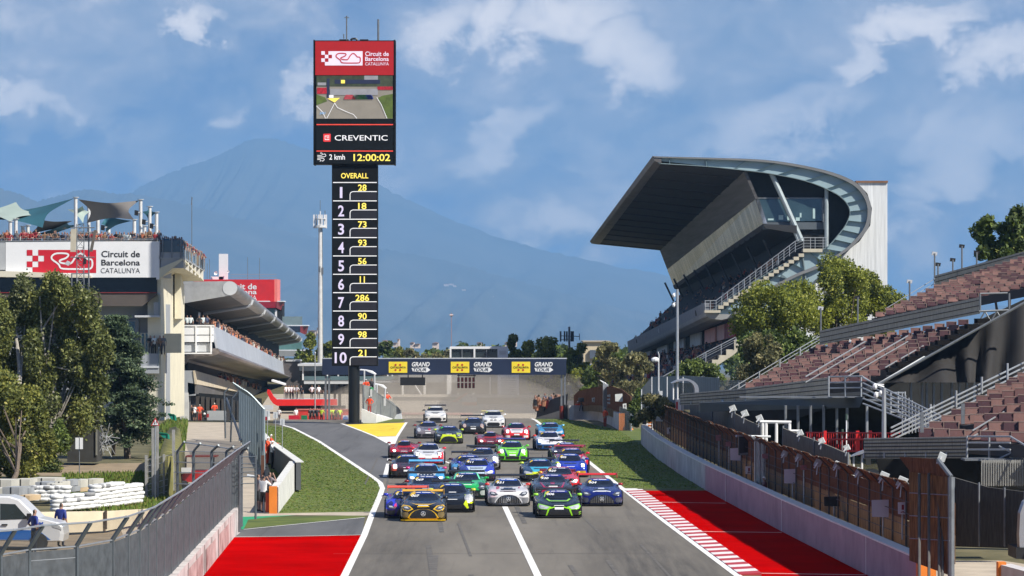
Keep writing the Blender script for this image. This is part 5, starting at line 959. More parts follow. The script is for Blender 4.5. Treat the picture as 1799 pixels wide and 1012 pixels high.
# grey brushwood fences between the brown one and the stands
gfence = thing('grey_brushwood_fence', P(1300, 800, 215), 'grey brown brushwood fence snaking below the first stand', 'fence')
def run(m, pts, th=.12):
    for a, b in zip(pts[:-1], pts[1:]):
        q = Q((a[0], a[2], a[3]), (b[0], b[2], b[3]), (b[0], b[1], b[3]), (a[0], a[1], a[3])); m.hexa(q, [p+Vector((th*.6, th, 0)) for p in q])
part('brushwood', BRUSHG, gfence, lambda m: run(m, [(1212, 703, 790, 222), (1232, 699, 795, 216), (1252, 700, 800, 210), (1270, 712, 810, 203), (1290, 726, 815, 196), (1312, 738, 822, 188), (1337, 749, 830, 181)])); part('brushwood', BRUSHG, gfence, lambda m: run(m, [(1375, 752, 840, 173), (1400, 762, 850, 167), (1430, 773, 860, 161), (1460, 785, 870, 156), (1492, 799, 880, 150)]))
for x, y, dd in ((1214, 700, 222), (1251, 698, 210), (1291, 723, 196), (1337, 747, 181), (1376, 750, 173), (1430, 770, 161), (1490, 797, 150)): part('post', STEEL_D, gfence, lambda m: m.tube(P(x, y+60, dd-.2), P(x, y-2, dd-.2), .05, 5))
gf2 = thing('dark_brushwood_screen', P(1735, 930, 122), 'dark grey brushwood screen under the near stand at the right edge', 'fence')
part('brushwood', M('dark_brushwood', (.055, .052, .045), .95, var=.5, sc=6, stretch=(3, 3, .3), bump=.4), gf2, lambda m: run(m, [(1672, 838, 960, 124), (1735, 856, 962, 122), (1830, 868, 965, 119)]))
for x, dd in ((1676, 123.8), (1720, 122.2), (1765, 121), (1800, 120)): part('post', STEEL_D, gf2, lambda m: m.tube(P(x, 960, dd-.2), P(x, 838+(x-1672)*.2, dd-.2), .035, 5))
cf = thing('corrugated_fence', P(1210, 742, 250), 'blue grey corrugated metal fence below the bushes', 'fence')
part('sheeting', M('corrugated_sheet', (.20, .24, .25), .55, .3, var=.35, sc=4, stretch=(6, 6, .05)), cf, lambda m: run(m, [(1126, 684, 725, 262), (1145, 662, 725, 254), (1200, 660, 720, 250), (1263, 664, 720, 246)]))
for x in (1127, 1145, 1172, 1200, 1231, 1262): part('post', LGREY, cf, lambda m: m.tube(P(x, 722, 249), P(x, 662 if x > 1130 else 684, 249), .045, 5))
part('side_wire_fence', M('wire_mesh_pale', (.30, .32, .32), .6, sc=3, alpha=.35), cf, lambda m: run(m, [(1263, 668, 705, 245), (1310, 668, 700, 240)], .03))
# curved shelters
def shelter(x0, x1, y0, y1, d, dep, label, wide):
    o = thing('curved_shelter', P(x1, y1, d), label, 'shelter', 'curved steel shelters behind the fences'); w, h = x1-x0, y1-y0
    oc = catmull([(x0, y0+h*.20), (x0+w*.25, y0+h*.04), (x0+w*.55, y0), (x0+w*.80, y0+h*.10), (x0+w*.96, y0+h*.32), (x1, y0+h*.62), (x0+w*.985, y1)], 4)
    ic = catmull([(x0, y0+h*.21), (x0+w*.26, y0+h*.12), (x0+w*.54, y0+h*.085), (x0+w*.72, y0+h*.18), (x0+w*.82, y0+h*.36), (x0+w*.85, y0+h*.62), (x0+w*.82, y1)], 4)
    part('shell', M('shelter_grey', (.36, .38, .42), .4, .5, sc=1), o, lambda m: m.loft([Q(*[(x, y, d) for x, y in oc+ic[::-1]]), Q(*[(x-2, y-1, d+dep) for x, y in oc+ic[::-1]])]), smooth=False)
    for f in (.06, .22): part('post', WHITEP, o, lambda m: m.tube(P(x0+w*f, y1, d+.3), P(x0+w*f, y0+h*.15, d+.3), .045, 6))
    part('rear_panel', M('clear_panel', (.30, .36, .35), .15, sc=1, alpha=.4), o, lambda m: m.plate(Q((x0+w*.05, y1, d+dep), (x0+w*.8, y1, d+dep), (x0+w*.8, y0+h*.2, d+dep), (x0+w*.05, y0+h*.2, d+dep)), (0, .05, 0)))
    return o
shelter(1180, 1228, 666, 702, 238, 2.2, 'small curved shelter in front of the corrugated fence', 1)
s2 = shelter(1494, 1586, 789, 856, 150, 2.0, 'larger curved grey shelter behind the near brown fence', 1)
part('notice', WHITEP, s2, lambda m: pbox(m, 1521, 804, 1530, 817, 151.5, .04)); part('seat_cover', C(205, 205, 200), s2, lambda m: m.ball(P(1530, 836, 151.2), (.45, .35, .30), 0, 10, 6))
# light masts and cameras
def lamp_post(px, ytop, ybot, d, r, label, kind):
    o = thing('camera_pole' if kind == 'cam' else 'lamp_post', P(px, ybot, d), label, 'pole'); part('pole', STEEL if kind == 'cam' else LGREY, o, lambda m: m.tube(P(px, ybot, d), P(px, ytop, d), r, 8, r2=r*.8)); return o
o = lamp_post(1190, 508, 745, 240, .105, 'tall slim grey pole with two dome cameras before the main stand', 'cam')
for y in (519, 536): part('dome_camera', WHITEP, o, lambda m: (m.ball(P(1183.5, y, 240), (.11, .11, .14), 0, 8, 6), m.tube(P(1184, y-4, 240), P(1190, y-4, 240), .03, 5)))
part('signal_head', WHITEP, o, lambda m: pbox(m, 1187, 700, 1197, 745, 239.5, .5)); part('red_stripe', C(190, 60, 60), o, lambda m: pbox(m, 1187.5, 706, 1191, 728, 239.45, .05))
o = lamp_post(1157, 634, 715, 245, .06, 'short white lamp post with drooping double head by the bushes', 'lamp'); part('lamp_head', WHITEP, o, lambda m: (m.ball(P(1151, 632, 245), (.28, .2, .18), 0, 8, 5), m.tube(P(1157, 636, 245), P(1150, 630, 245), .05))); part('bent_stem', LGREY, o, lambda m: m.path([P(1157, 640, 245), P(1158, 625, 245), P(1156, 618, 245)], .04)); part('box', LGREY, o, lambda m: pbox(m, 1158, 687, 1164, 698, 244.8, .25))
o = lamp_post(1553, 682, 830, 150, .105, 'stout grey pole with three white cameras beside the large curved shelter', 'cam')
for x, y, r in ((1537, 679, .10), (1539, 694, .10), (1547, 690, .07)): part('dome_camera', WHITEP, o, lambda m: (m.ball(P(x, y, 150), (r, r, r*1.35), 0, 8, 6), m.tube(P(x, y-4, 150), P(1553, y-3, 150), .03, 5)))
part('arm', STEEL, o, lambda m: m.path([P(1553, 680, 150), P(1542, 677, 150)], .04))
for k, (px, yt, yb, d, lb) in enumerate(((1598, 494, 530, 214, 'floodlight post before the steel tower edge, lowest on the upper stand'), (1642, 445, 500, 222, 'first floodlight post where the top screen begins'), (1690, 432, 487, 218, 'tallest floodlight post on the top screen'), (1674, 456, 480, 224, 'short floodlight post between two taller ones'), (1648, 464, 492, 225, 'short floodlight post just right of the first tall one'), (1716, 443, 470, 219, 'floodlight post beside the tree at the right edge'), (1442, 541, 600, 216, 'floodlight post in front of the round pines'), (1507, 522, 585, 222, 'dark floodlight post among the pines'))):
    o = thing('floodlight_post', P(px, yb, d), lb, 'floodlight', 'floodlight posts along the upper stand'); part('pole', STEEL_D, o, lambda m: m.tube(P(px, yb, d), P(px, yt, d), .05, 6)); part('lamp', LGREY if k < 2 or k == 6 else BLACK, o, lambda m: m.plate(Q((px-5, yt+3, d), (px+4, yt+4, d), (px+5, yt-2, d), (px-4, yt-3, d)), (0, .18, 0)))
# floodlights along the brown fence top and on the grey fence
def boxlamp(x, y, d, s, label, tilt=1):
    o = thing('box_floodlight', P(x, y, d), label, 'floodlight', 'white box floodlights along the fence tops'); k = d/F
    q = [(-9*s, 5*s), (4*s, 8*s), (9*s, -3*s), (-3*s, -8*s)]; q = [(x+a*tilt, y+b) for a, b in q]
    part('casing', C(178, 182, 182), o, lambda m: m.plate(Q(*[(a, b, d) for a, b in q]), (.05, 10*s*k, 0))); part('bracket', WHITEP, o, lambda m: m.tube(P(x, y, d-.03), P(x-7*s, y+10*s, d-.03), .03, 5)); part('stand', STEEL, o, lambda m: m.tube(P(x, y+3*s, d+.1), P(x-2, y+22*s, d+.1), .03, 5))
def dof(px): # distance of the fence line at this pixel column
    for a, b in zip(fpath[:-1], fpath[1:]):
        xa, xb = HX+a.x*F/a.y, HX+b.x*F/b.y
        if xa <= px <= xb: t = (px-xa)/(xb-xa); return 1/lerp(1/a.y, 1/b.y, t)
    return fpath[-1].y
names = ['first box floodlight right of the grey gate panel', 'second box floodlight right of the grey gate panel', 'box floodlight left of the pale cover', 'box floodlight right of the pale cover', 'box floodlight under the left edge of the large shelter', 'box floodlight under the middle of the large shelter', 'box floodlight at the foot of the large shelter', ]
for (x, y, s), lb in zip(((1378, 797, .75), (1403, 803, .8), (1437, 813, .95), (1471, 817, .95), (1509, 829, 1.0), (1552, 837, 1.15), (1584, 846, 1.25)), names): boxlamp(x, y, dof(x+18)+.4, s, lb)
boxlamp(1654, 803, 111, 1.15, 'box floodlight on top of the tall brushwood panel', .8)
for x, y, s, d, lb in ((1224, 693, .45, 216, 'small lamp at the foot of the small shelter, left one'), (1252, 693, .5, 208, 'small lamp left of the paired lamps on the grey fence'), (1262, 696, .5, 205, 'right one of the paired lamps on the grey fence'), (1270, 704, .5, 202, 'small lamp just below the paired lamps'), (1287, 717, .75, 195, 'large round lamp on the grey fence, upper one'), (1308, 726, .8, 188, 'large round lamp on the grey fence, middle one'), (1334, 734, .75, 180, 'lamp beside the white doorway frame'), (1443, 774, .7, 157, 'lamp in front of the left red post'), (1487, 786, .7, 150, 'lamp on the thin white poles before the red fence'), (1405, 760, .7, 165, 'lamp on the short white arm')):
    boxlamp(x, y, d, s, lb, -1)
# sign plates on the debris posts
PLATE = M('mauve_white_plate', (.60, .56, .60), .6, var=.05)
def plate(x0, y0, x1, y1, d, label, name='sign_board', mat=None, post=0, mark=None):
    o = thing(name, P((x0+x1)/2, y1, d), label, 'sign board' if name != 'screen_monitor' else 'screen'); part('board', mat or PLATE, o, lambda m: m.plate(Q((x0, y1-1, d), (x1, y1, d), (x1-.6, y0-.4, d), (x0-.4, y0+.6, d)), (0, .05, 0)))
    if post: part('post', STEEL, o, lambda m: m.tube(P((x0+x1)/2, y1+post, d+.08), P((x0+x1)/2, y0+2, d+.08), .03, 5))
    if mark:
        w, h = x1-x0, y1-y0; part('pictogram', C(140, 30, 40) if mark == 'red' else C(60, 25, 30), o, lambda m: (m.poly(Q((x0+w*.40, y0+h*.62, d-.02), (x0+w*.66, y0+h*.62, d-.02), (x0+w*.66, y0+h*.22, d-.02), (x0+w*.40, y0+h*.22, d-.02))), m.poly(Q((x0+w*.30, y0+h*.86, d-.02), (x0+w*.70, y0+h*.80, d-.02), (x0+w*.66, y0+h*.73, d-.02), (x0+w*.28, y0+h*.79, d-.02)))))
    return o
FD = lambda x: dof(x)-.9
plate(1152, 725, 1171, 741, FD(1165), 'pale grey blank board at the far end of the brown fence', mat=C(190, 196, 198)); plate(1283, 787, 1306, 809.5, FD(1300), 'square mauve blank board left of the grey gate panel'); plate(1378, 824, 1407, 850, FD(1395), 'mauve blank board right of the grey gate panel', post=26); plate(1532, 878, 1571, 909, FD(1555), 'largest blank board, near the orange wall end', post=40)
plate(1172, 751, 1181, 763.5, FD(1177), 'smallest extinguisher sign, at the far end', mark='dark'); plate(1310, 819, 1321, 833.5, FD(1316), 'extinguisher sign beside the grey gate panel', mark='red'); plate(1578, 882, 1593, 904, FD(1587), 'nearest extinguisher sign, beside the largest board', mark='red', post=44)
PINK = M('dusky_pink_plate', (.36, .16, .17), .6, var=.08)
for x0, y0, x1, y1, p, lb in ((1258, 764, 1269, 775, 60, 'dusky pink plate, left one of the close pair'), (1275, 776, 1286, 785, 55, 'dusky pink plate, right one of the close pair'), (1339, 797, 1352, 806, 0, 'dusky pink plate fixed on the grey gate panel'), (1407, 817, 1418, 826, 70, 'dusky pink plate beside the mauve board')): plate(x0, y0, x1, y1, FD((x0+x1)/2)-.2, lb, mat=PINK, post=p)
plate(1448, 872, 1483, 890, FD(1470), 'black twin screen facing the track in front of the brown fence', name='screen_monitor', mat=BLACK, post=60)
mn = thing('gantry_screen', P(1310, 800, FD(1310)), 'black box screen under a white bar beside the grey gate', 'screen'); d = FD(1310)-.3
part('casing', M('charcoal_casing', (.03, .032, .035), .6), mn, lambda m: pbox(m, 1298, 767, 1328, 800, d, .6)); part('face', BLACK, mn, lambda m: pbox(m, 1306, 777, 1320, 792, d-.04, .05)); part('top_bar', LGREY, mn, lambda m: m.tube(P(1293, 766, d), P(1353, 767, d+1), .06, 6)); part('lower_bar', STEEL_D, mn, lambda m: m.tube(P(1300, 798, d-.1), P(1322, 796, d-.1), .05, 5))
gg = thing('debris_gate', P(1342, 900, FD(1342)), 'grey galvanised gate panel with leaning rails by the two marshals', 'gate'); d = FD(1342)-.2
part('panel', M('galvanised_mesh', (.26, .27, .28), .5, .4, var=.2, sc=3, alpha=.8), gg, lambda m: m.plate(Q((1326, 884, d+1), (1356, 898, d), (1356, 786, d), (1326, 774, d+1)), (0, .05, 0)))
for x in (1327, 1335, 1342, 1349, 1357): part('upright', STEEL, gg, lambda m: m.tube(P(x, 884+(x-1326)*.45, d-.1), P(x, 775+(x-1326)*.4, d-.1), .05, 5))
part('leaning_rails', STEEL, gg, lambda m: [m.tube(P(1328+k*7, 775+k*3, d-.1), P(1318+k*7, 765+k*3, d-.4), .035, 5) for k in range(5)])
gg2 = thing('white_doorway', P(1352, 800, 183), 'white door frame standing behind the brown fence', 'gate'); d = 183
part('frame', WHITEP, gg2, lambda m: (m.tube(P(1335, 741, d), P(1390, 742, d), .09, 6), [m.tube(P(x, 800, d), P(x, 742, d), .075, 6) for x in (1340, 1346, 1364)], m.tube(P(1387, 742, d), P(1387, 757, d), .08), m.tube(P(1378, 757, d), P(1406, 757, d), .07)))
# far right-hand wall with its fence and flags
fb = [G(x, y) for x, y in ((1000, 738), (1022, 737.5), (1051, 739), (1070, 746), (1088, 756))]
fw = thing('concrete_wall', fb[2], 'far concrete wall curving to an orange end beside the grass', 'wall'); part('run', WALLR, fw, lambda m: wall_run(m, fb, 1.32, .4)); part('orange_end', ORANGE, fw, lambda m: (m.box((fb[-1].x+.2, fb[-1].y-.2, .69), (.46, .5, 1.4)), m.plate([(fb[-1].x+.45, fb[-1].y+.2, 0), (fb[-1].x+1.2, fb[-1].y+1, 0), (fb[-1].x+.45, fb[-1].y+1, 1.0)], (0, .2, 0))))
ff = thing('brushwood_fence', fb[2], 'short curved brown brushwood fence above the far wall', 'fence'); d = 325
part('brushwood', BRUSH, ff, lambda m: run(m, [(1008, 695, 722, 338), (1016, 687, 722, 336), (1036, 682, 722, 330), (1054, 679, 724, 322), (1074, 679, 732, 312), (1092, 684, 740, 305), (1108, 697, 758, 300)])); part('pale_foot', BRUSHT, ff, lambda m: run(m, [(1008, 716, 724, 337.8), (1036, 712, 722, 329.8), (1054, 712, 724, 321.8), (1074, 718, 732, 311.8), (1092, 726, 742, 304.8), (1107, 738, 758, 299.8)]))
part('mesh_panel', M('wire_mesh_pale', (.30, .32, .32), .6, sc=3, alpha=.35), ff, lambda m: run(m, [(1088, 714, 758, 300), (1108, 722, 758, 298)], .04)); part('end_post', STEEL, ff, lambda m: m.tube(P(1109, 760, 298), P(1109, 720, 298), .06, 6))
for k in range(5): part('gate_post', STEEL, ff, lambda m: m.tube(P(1060+k*2, 732, 316), P(1060+k*2, 672+k*.8, 316), .05, 5))
part('leaning_rails', STEEL, ff, lambda m: [m.tube(P(1060+k*2, 673+k, 316), P(1054+k*2, 668+k, 316), .04, 4) for k in range(5)])
for x0, y0, x1, y1, dd, lb in ((1081, 692, 1094, 706, 303, 'pale blank board on the far brown fence'), (1040, 698.5, 1046, 707, 326, 'tiny arrow sign on the far brown fence, left one'), (1094.5, 709, 1101, 719, 300, 'tiny arrow sign on the far brown fence, right one'), (1067, 693, 1073, 698, 313, 'topmost of three small white plates on the far gate'), (1067, 700, 1073, 704, 313, 'middle of three small white plates on the far gate'), (1067, 706, 1073, 710, 313, 'lowest of three small white plates on the far gate')): plate(x0, y0, x1, y1, dd, lb, mat=C(205, 208, 205), mark='dark' if 'arrow' in lb else None)
dw = thing('dark_barrier', P(965, 738, 345), 'dark navy barrier fence leaning along the far right of the track', 'barrier'); part('face', M('navy_net', (.018, .02, .03), .8, var=.4, sc=.8), dw, lambda m: m.plate(Q((942, 734, 350), (995, 722, 342), (998, 692, 342), (975, 700, 346), (945, 712, 350)), (0, .5, 0)))
part('low_wall', C(120, 120, 122), dw, lambda m: m.plate(Q((941, 736, 349), (1003, 736.5, 337), (1003, 716, 337), (941, 734, 349)), (0, .3, 0)))
for x, cc, lb in ((986, (110, 35, 30), 'left dark red tyre pack at the end of the far wall'), (1003, (120, 35, 35), 'right dark red tyre pack at the end of the far wall')): tag(part('tyre_pack', C(*cc), None, lambda m: (m.tube(P(x, 738, 336), P(x, 713, 336), .17, 10), m.tube(P(x+4, 738, 336.4), P(x+4, 714, 336.4), .17, 10))), lb, 'tyre pack')
tag(part('dark_tyre_stack', M('dark_tyre_rubber', (.045, .045, .047), .9), None, lambda m: (m.tube(P(994, 737.5, 336.2), P(994, 711, 336.2), .18, 10),)), 'black tyre stack between two dark red packs', 'tyre stack')
vt = thing('camera_tripod', P(1022, 720, 330), 'black camera on its stand beside the far brown fence', 'camera'); part('camera_body', BLACK, vt, lambda m: pbox(m, 1016, 699, 1026, 706, 330, .4)); part('stand', BLACK, vt, lambda m: (m.tube(P(1021, 706, 330.2), P(1018, 722, 330.2), .04), m.tube(P(1021, 706, 330.2), P(1024, 722, 330.2), .04)))
# red fence under the stand
rf = thing('red_fence', P(1490, 800, 178), 'bright red railing under the first stand', 'fence'); RF = M('red_railing', (.42, .012, .014), .55, var=.2, sc=2)
part('rail', RF, rf, lambda m: (m.tube(P(1416, 760, 180), P(1580, 761, 172), .04), m.tube(P(1416, 772, 180), P(1580, 772, 172), .05), m.tube(P(1416, 792, 180), P(1580, 794, 172), .04)))
for x, w in ((1450, 2.6), (1507, 3.0), (1529, 2.6)): part('post', M('red_railing_bright', (.62, .014, .014), .5), rf, lambda m: pbox(m, x-w, 757, x+w, 800, 176, .2))
part('bars', RF, rf, lambda m: [m.tube(P(1418+k*4.2, 794, 178.5), P(1418+k*4.2, 761, 178.5), .028, 4) for k in range(38)])
for x, y0 in ((1480, 755), (1487, 728)): o = thing('thin_pole', P(x, 800, 181), 'thin white pole before the red fence, %s one' % ('shorter' if x == 1480 else 'taller'), 'pole'); part('pole', WHITEP, o, lambda m: m.tube(P(x, 805, 181), P(x, y0, 181), .035, 5)); part('cap', C(60, 80, 70), o, lambda m: m.tube(P(x, y0+10, 181), P(x, y0-1, 181), .055, 6))
nb = thing('concrete_wall', P(1775, 1000, 120), 'grey wall with orange cap cut by the right edge', 'wall'); d = 115
part('block', WALLR, nb, lambda m: m.hexa(Q((1757, 1040, d), (1900, 1080, d-8), (1900, 1030, d-8), (1757, 992, d)), [p+Vector((.4, .5, 0)) for p in Q((1757, 1040, d), (1900, 1080, d-8), (1900, 1030, d-8), (1757, 992, d))])); part('orange_cap', ORANGE, nb, lambda m: pbox(m, 1754, 988, 1768, 1040, d-.1, .5))
sv = thing('silver_van', P(1830, 990, 117), 'silver vehicle nose cut by the right edge', 'van'); d = 117
prof = [(1787, 962), (1786, 940), (1788, 900), (1795, 880), (1806, 872), (1850, 868), (1900, 868), (1900, 985), (1800, 985), (1789, 980)]
part('body', M('silver_paint', (.42, .42, .43), .35, .6, sc=1), sv, lambda m: m.loft([Q(*[(lerp(1843, x, .92), lerp(930, y, .94), d) for x, y in prof]), Q(*[(x, y, d+.2) for x, y in prof]), Q(*[(x, y, d+1.7) for x, y in prof]), Q(*[(lerp(1843, x, .92), lerp(930, y, .94), d+1.9) for x, y in prof])])); part('bumper', BLACK, sv, lambda m: pbox(m, 1785, 962, 1800, 982, d-.05, 1.9)); part('wheel', BLACK, sv, lambda m: m.disc(P(1818, 980, d), .34, 18, (0, 1, 0), .25))
# two white vehicles glimpsed behind the crowd, mast over the far trees
am = thing('antenna_tower', P(1001, 620, 540), 'dark lattice antenna rising from the far trees', 'mast'); part('mast', STEEL_D, am, lambda m: m.tube(P(1000, 640, 540), P(1000, 574, 540), .16, 6)); part('antenna_array', M('dark_antenna', (.08, .10, .11), .6), am, lambda m: ([m.tube(P(x, 600, 540), P(x, 582, 540), .14, 5) for x in (985, 992, 996, 1004, 1007)], m.tube(P(985, 590, 540), P(1018, 591, 540), .06), m.tube(P(985, 597, 540), P(1007, 597, 540), .06), m.tube(P(1018, 598, 540), P(1018, 586, 540), .05)))
# ---------------------------------------------------------------- trees
BARK = M('bark', (.13, .10, .075), .95, var=.4, sc=4, bump=.5, stretch=(2, 2, .4)); BARKP = M('pale_bark', (.30, .28, .24), .9, var=.35, sc=4)
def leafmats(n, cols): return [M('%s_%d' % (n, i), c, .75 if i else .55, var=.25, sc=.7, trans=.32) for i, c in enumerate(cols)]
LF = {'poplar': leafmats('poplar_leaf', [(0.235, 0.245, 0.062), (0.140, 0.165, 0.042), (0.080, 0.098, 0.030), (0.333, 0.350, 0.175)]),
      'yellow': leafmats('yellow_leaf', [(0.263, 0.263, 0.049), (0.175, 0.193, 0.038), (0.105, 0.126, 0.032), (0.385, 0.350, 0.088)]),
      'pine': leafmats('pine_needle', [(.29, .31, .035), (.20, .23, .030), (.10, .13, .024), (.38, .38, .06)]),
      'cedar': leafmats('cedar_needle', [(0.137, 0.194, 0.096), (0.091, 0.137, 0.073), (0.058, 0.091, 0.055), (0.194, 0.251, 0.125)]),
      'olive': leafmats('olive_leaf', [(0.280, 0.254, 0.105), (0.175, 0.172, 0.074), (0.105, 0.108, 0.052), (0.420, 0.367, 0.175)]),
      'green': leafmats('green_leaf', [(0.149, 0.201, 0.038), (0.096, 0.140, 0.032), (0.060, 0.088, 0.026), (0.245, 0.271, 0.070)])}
def leaves(cl, n, size, seed, flat_=0.0, up=0.0):
    """leaf quads spread through ellipsoid clumps cl = [(centre, radii, shade)], denser to the outside"""
    r = np.random.default_rng(seed); vol = np.array([c[1][0]*c[1][1]*c[1][2] for c in cl])**.7; pick = r.choice(len(cl), n, p=vol/vol.sum())
    cen = np.array([c[0] for c in cl])[pick]; rad = np.array([c[1] for c in cl])[pick]; sh = np.array([c[2] for c in cl])[pick]
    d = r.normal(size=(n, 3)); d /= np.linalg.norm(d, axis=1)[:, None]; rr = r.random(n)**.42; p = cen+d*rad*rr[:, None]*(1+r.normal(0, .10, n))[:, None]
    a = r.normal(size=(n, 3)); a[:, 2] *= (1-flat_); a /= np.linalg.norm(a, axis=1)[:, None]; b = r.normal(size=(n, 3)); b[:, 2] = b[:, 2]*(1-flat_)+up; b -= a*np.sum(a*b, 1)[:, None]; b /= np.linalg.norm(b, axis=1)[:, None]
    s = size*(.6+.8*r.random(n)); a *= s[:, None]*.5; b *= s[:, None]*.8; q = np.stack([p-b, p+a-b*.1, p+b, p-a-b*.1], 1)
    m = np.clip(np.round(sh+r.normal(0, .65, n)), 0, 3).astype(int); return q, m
def trunk(m, a, b, r0, r1, seed, bends=5):
    r = np.random.default_rng(seed); a, b = Vector(a), Vector(b); pts = [a.lerp(b, k/bends)+(Vector((r.normal(0, .06), r.normal(0, .06), 0))*(b-a).length*.15 if 0 < k < bends else Vector()) for k in range(bends+1)]
    for k in range(bends): m.tube(pts[k], pts[k+1], lerp(r0, r1, k/bends), 8, 0, r2=lerp(r0, r1, (k+1)/bends))
    return pts
def tree(name, base, cl, n, size, kind, label, seed, stems=None, flat_=0, up=0, group=None, bark=None, limbs=6, tr=.16):
    o = thing(name, base, label, 'tree' if 'bush' not in name and 'shrub' not in name else 'bush', group); r = np.random.default_rng(seed+99); m = MB(); base = Vector(base)
    for (a, b, r0) in (stems or [(base, Vector(cl[int(len(cl)/2)][0]), tr)]):
        pts = trunk(m, a, b, r0, r0*.25, seed)
    for c in (cl[i] for i in r.choice(len(cl), min(limbs, len(cl)), replace=False)):
        s = pts[int(r.integers(1, len(pts)-1))]; m.tube(s, Vector(c[0]), tr*.38, 5, 0, r2=.03)
    m.build('trunk', bark or BARK, o); q, mi = leaves(cl, n, size, seed, flat_, up); quadmesh('crown', q, LF[kind], mi, o); return o
def E(px, py, d, rx, ry, dy=None, sh=1.0):
    """a clump seen at pixel px,py with half sizes rx,ry in pixels"""
    k = d/F; return (tuple(P(px, py, d)), (rx*k, (dy if dy else rx*k), ry*k), sh)
def clumpy(outline, d, n, rpx, seed, dd=2.0, ry=1.25):
    """clumps scattered inside a pixel outline; shade index drawn at random"""
    r = np.random.default_rng(seed); xs = [p[0] for p in outline]; ys = [p[1] for p in outline]; res = []
    while len(res) < n:
        x, y = r.uniform(min(xs), max(xs)), r.uniform(min(ys), max(ys)); ins = False
        for i in range(len(outline)):
            a, b = outline[i], outline[i-1]
            if (a[1] > y) != (b[1] > y) and x < (b[0]-a[0])*(y-a[1])/(b[1]-a[1])+a[0]: ins = not ins
        if ins: k = r.uniform(.6, 1.35); res.append(E(x, y, d+r.uniform(-dd, dd), rpx*k, rpx*ry*k, None, 1.1+r.normal(0, .55)))
    return res
# left: poplars, yellowing tree, cedar
d = 222.0
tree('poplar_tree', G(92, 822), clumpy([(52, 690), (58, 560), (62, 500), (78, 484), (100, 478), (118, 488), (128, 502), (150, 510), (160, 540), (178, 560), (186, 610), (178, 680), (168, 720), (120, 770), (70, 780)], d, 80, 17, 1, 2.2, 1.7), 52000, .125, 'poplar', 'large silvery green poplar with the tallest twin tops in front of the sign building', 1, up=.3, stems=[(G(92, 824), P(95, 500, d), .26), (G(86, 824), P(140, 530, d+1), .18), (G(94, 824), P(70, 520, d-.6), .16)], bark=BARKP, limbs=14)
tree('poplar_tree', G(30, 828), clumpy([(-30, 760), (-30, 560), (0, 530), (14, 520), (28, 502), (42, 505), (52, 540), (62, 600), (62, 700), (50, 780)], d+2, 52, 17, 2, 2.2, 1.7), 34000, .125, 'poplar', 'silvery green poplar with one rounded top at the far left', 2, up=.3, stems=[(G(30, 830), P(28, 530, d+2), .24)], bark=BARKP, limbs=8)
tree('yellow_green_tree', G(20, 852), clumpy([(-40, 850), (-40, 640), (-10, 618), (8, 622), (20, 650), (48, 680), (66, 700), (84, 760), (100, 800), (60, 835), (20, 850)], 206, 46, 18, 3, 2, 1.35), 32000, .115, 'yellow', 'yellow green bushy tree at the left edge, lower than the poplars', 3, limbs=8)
tree('young_poplar', G(84, 826), clumpy([(58, 830), (60, 760), (80, 720), (110, 722), (112, 770), (96, 826)], 216, 14, 13, 4, 1, 1.4), 4500, .13, 'green', 'small green tree at the foot of the large poplar', 4, limbs=3, bark=BARKP)
# cedar: tiers of drooping boughs
d = 238.0; base = G(224, 806); cd = thing('cedar_tree', base, 'dark layered cedar with flat drooping boughs beside the building', 'tree'); r = np.random.default_rng(21); m = MB(); trunk(m, base, P(203, 556, d), .24, .04, 21); cl = []
m.tube(G(199, 800), P(203, 700, d), .14, 7, 0)
for k in range(30):
    t = k/29; y = lerp(562, 768, t); cx = lerp(202, 232, t**.8); ln = lerp(12, 82, t**.75)*(1 if t < .86 else .85)
    for s_ in range(5):
        a = r.uniform(0, 6.28); L2 = ln*r.uniform(.6, 1.12); tip = P(cx+math.cos(a)*L2, y+5+L2*.10, d)+Vector((0, math.sin(a)*L2*d/F, 0)); st = P(cx, y-6, d); m.tube(st, tip, .05, 4, 0, r2=.012)
        for q in range(4):
            w = (q+1)/4; c = st.lerp(tip, w)+Vector((r.normal(0, .15), r.normal(0, .15), .08-.10*w*w)); cl.append((tuple(c), (.52+.3*(1-w), .52, .15), 1.0+r.normal(0, .6)+(.4 if w > .9 else 0)))
m.build('trunk', BARK, cd); q, mi = leaves(cl, 42000, .12, 21, .75, 0); quadmesh('crown', q, LF['cedar'], mi, cd)
# right: pines before the white tower, dark bushes under them, the tree at the right edge
PG = 'round crowned pines before the main stand'
d = 262.0
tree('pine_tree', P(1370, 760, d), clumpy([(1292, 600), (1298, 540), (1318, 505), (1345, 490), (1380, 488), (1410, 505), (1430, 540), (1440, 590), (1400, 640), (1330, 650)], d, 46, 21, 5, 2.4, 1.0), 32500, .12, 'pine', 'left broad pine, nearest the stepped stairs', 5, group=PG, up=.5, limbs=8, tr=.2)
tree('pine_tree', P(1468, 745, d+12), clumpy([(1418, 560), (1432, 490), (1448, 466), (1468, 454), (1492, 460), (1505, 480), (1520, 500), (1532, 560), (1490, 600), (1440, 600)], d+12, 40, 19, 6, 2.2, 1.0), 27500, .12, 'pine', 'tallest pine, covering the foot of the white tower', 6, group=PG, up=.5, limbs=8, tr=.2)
tree('pine_tree', P(1535, 735, d+20), clumpy([(1496, 560), (1508, 500), (1524, 478), (1538, 474), (1552, 492), (1562, 512), (1585, 525), (1590, 545), (1560, 580), (1510, 590)], d+20, 30, 15, 7, 2, 1.0), 18750, .12, 'pine', 'rightmost pine, sinking behind the seats', 7, group=PG, up=.5, limbs=6, tr=.18)
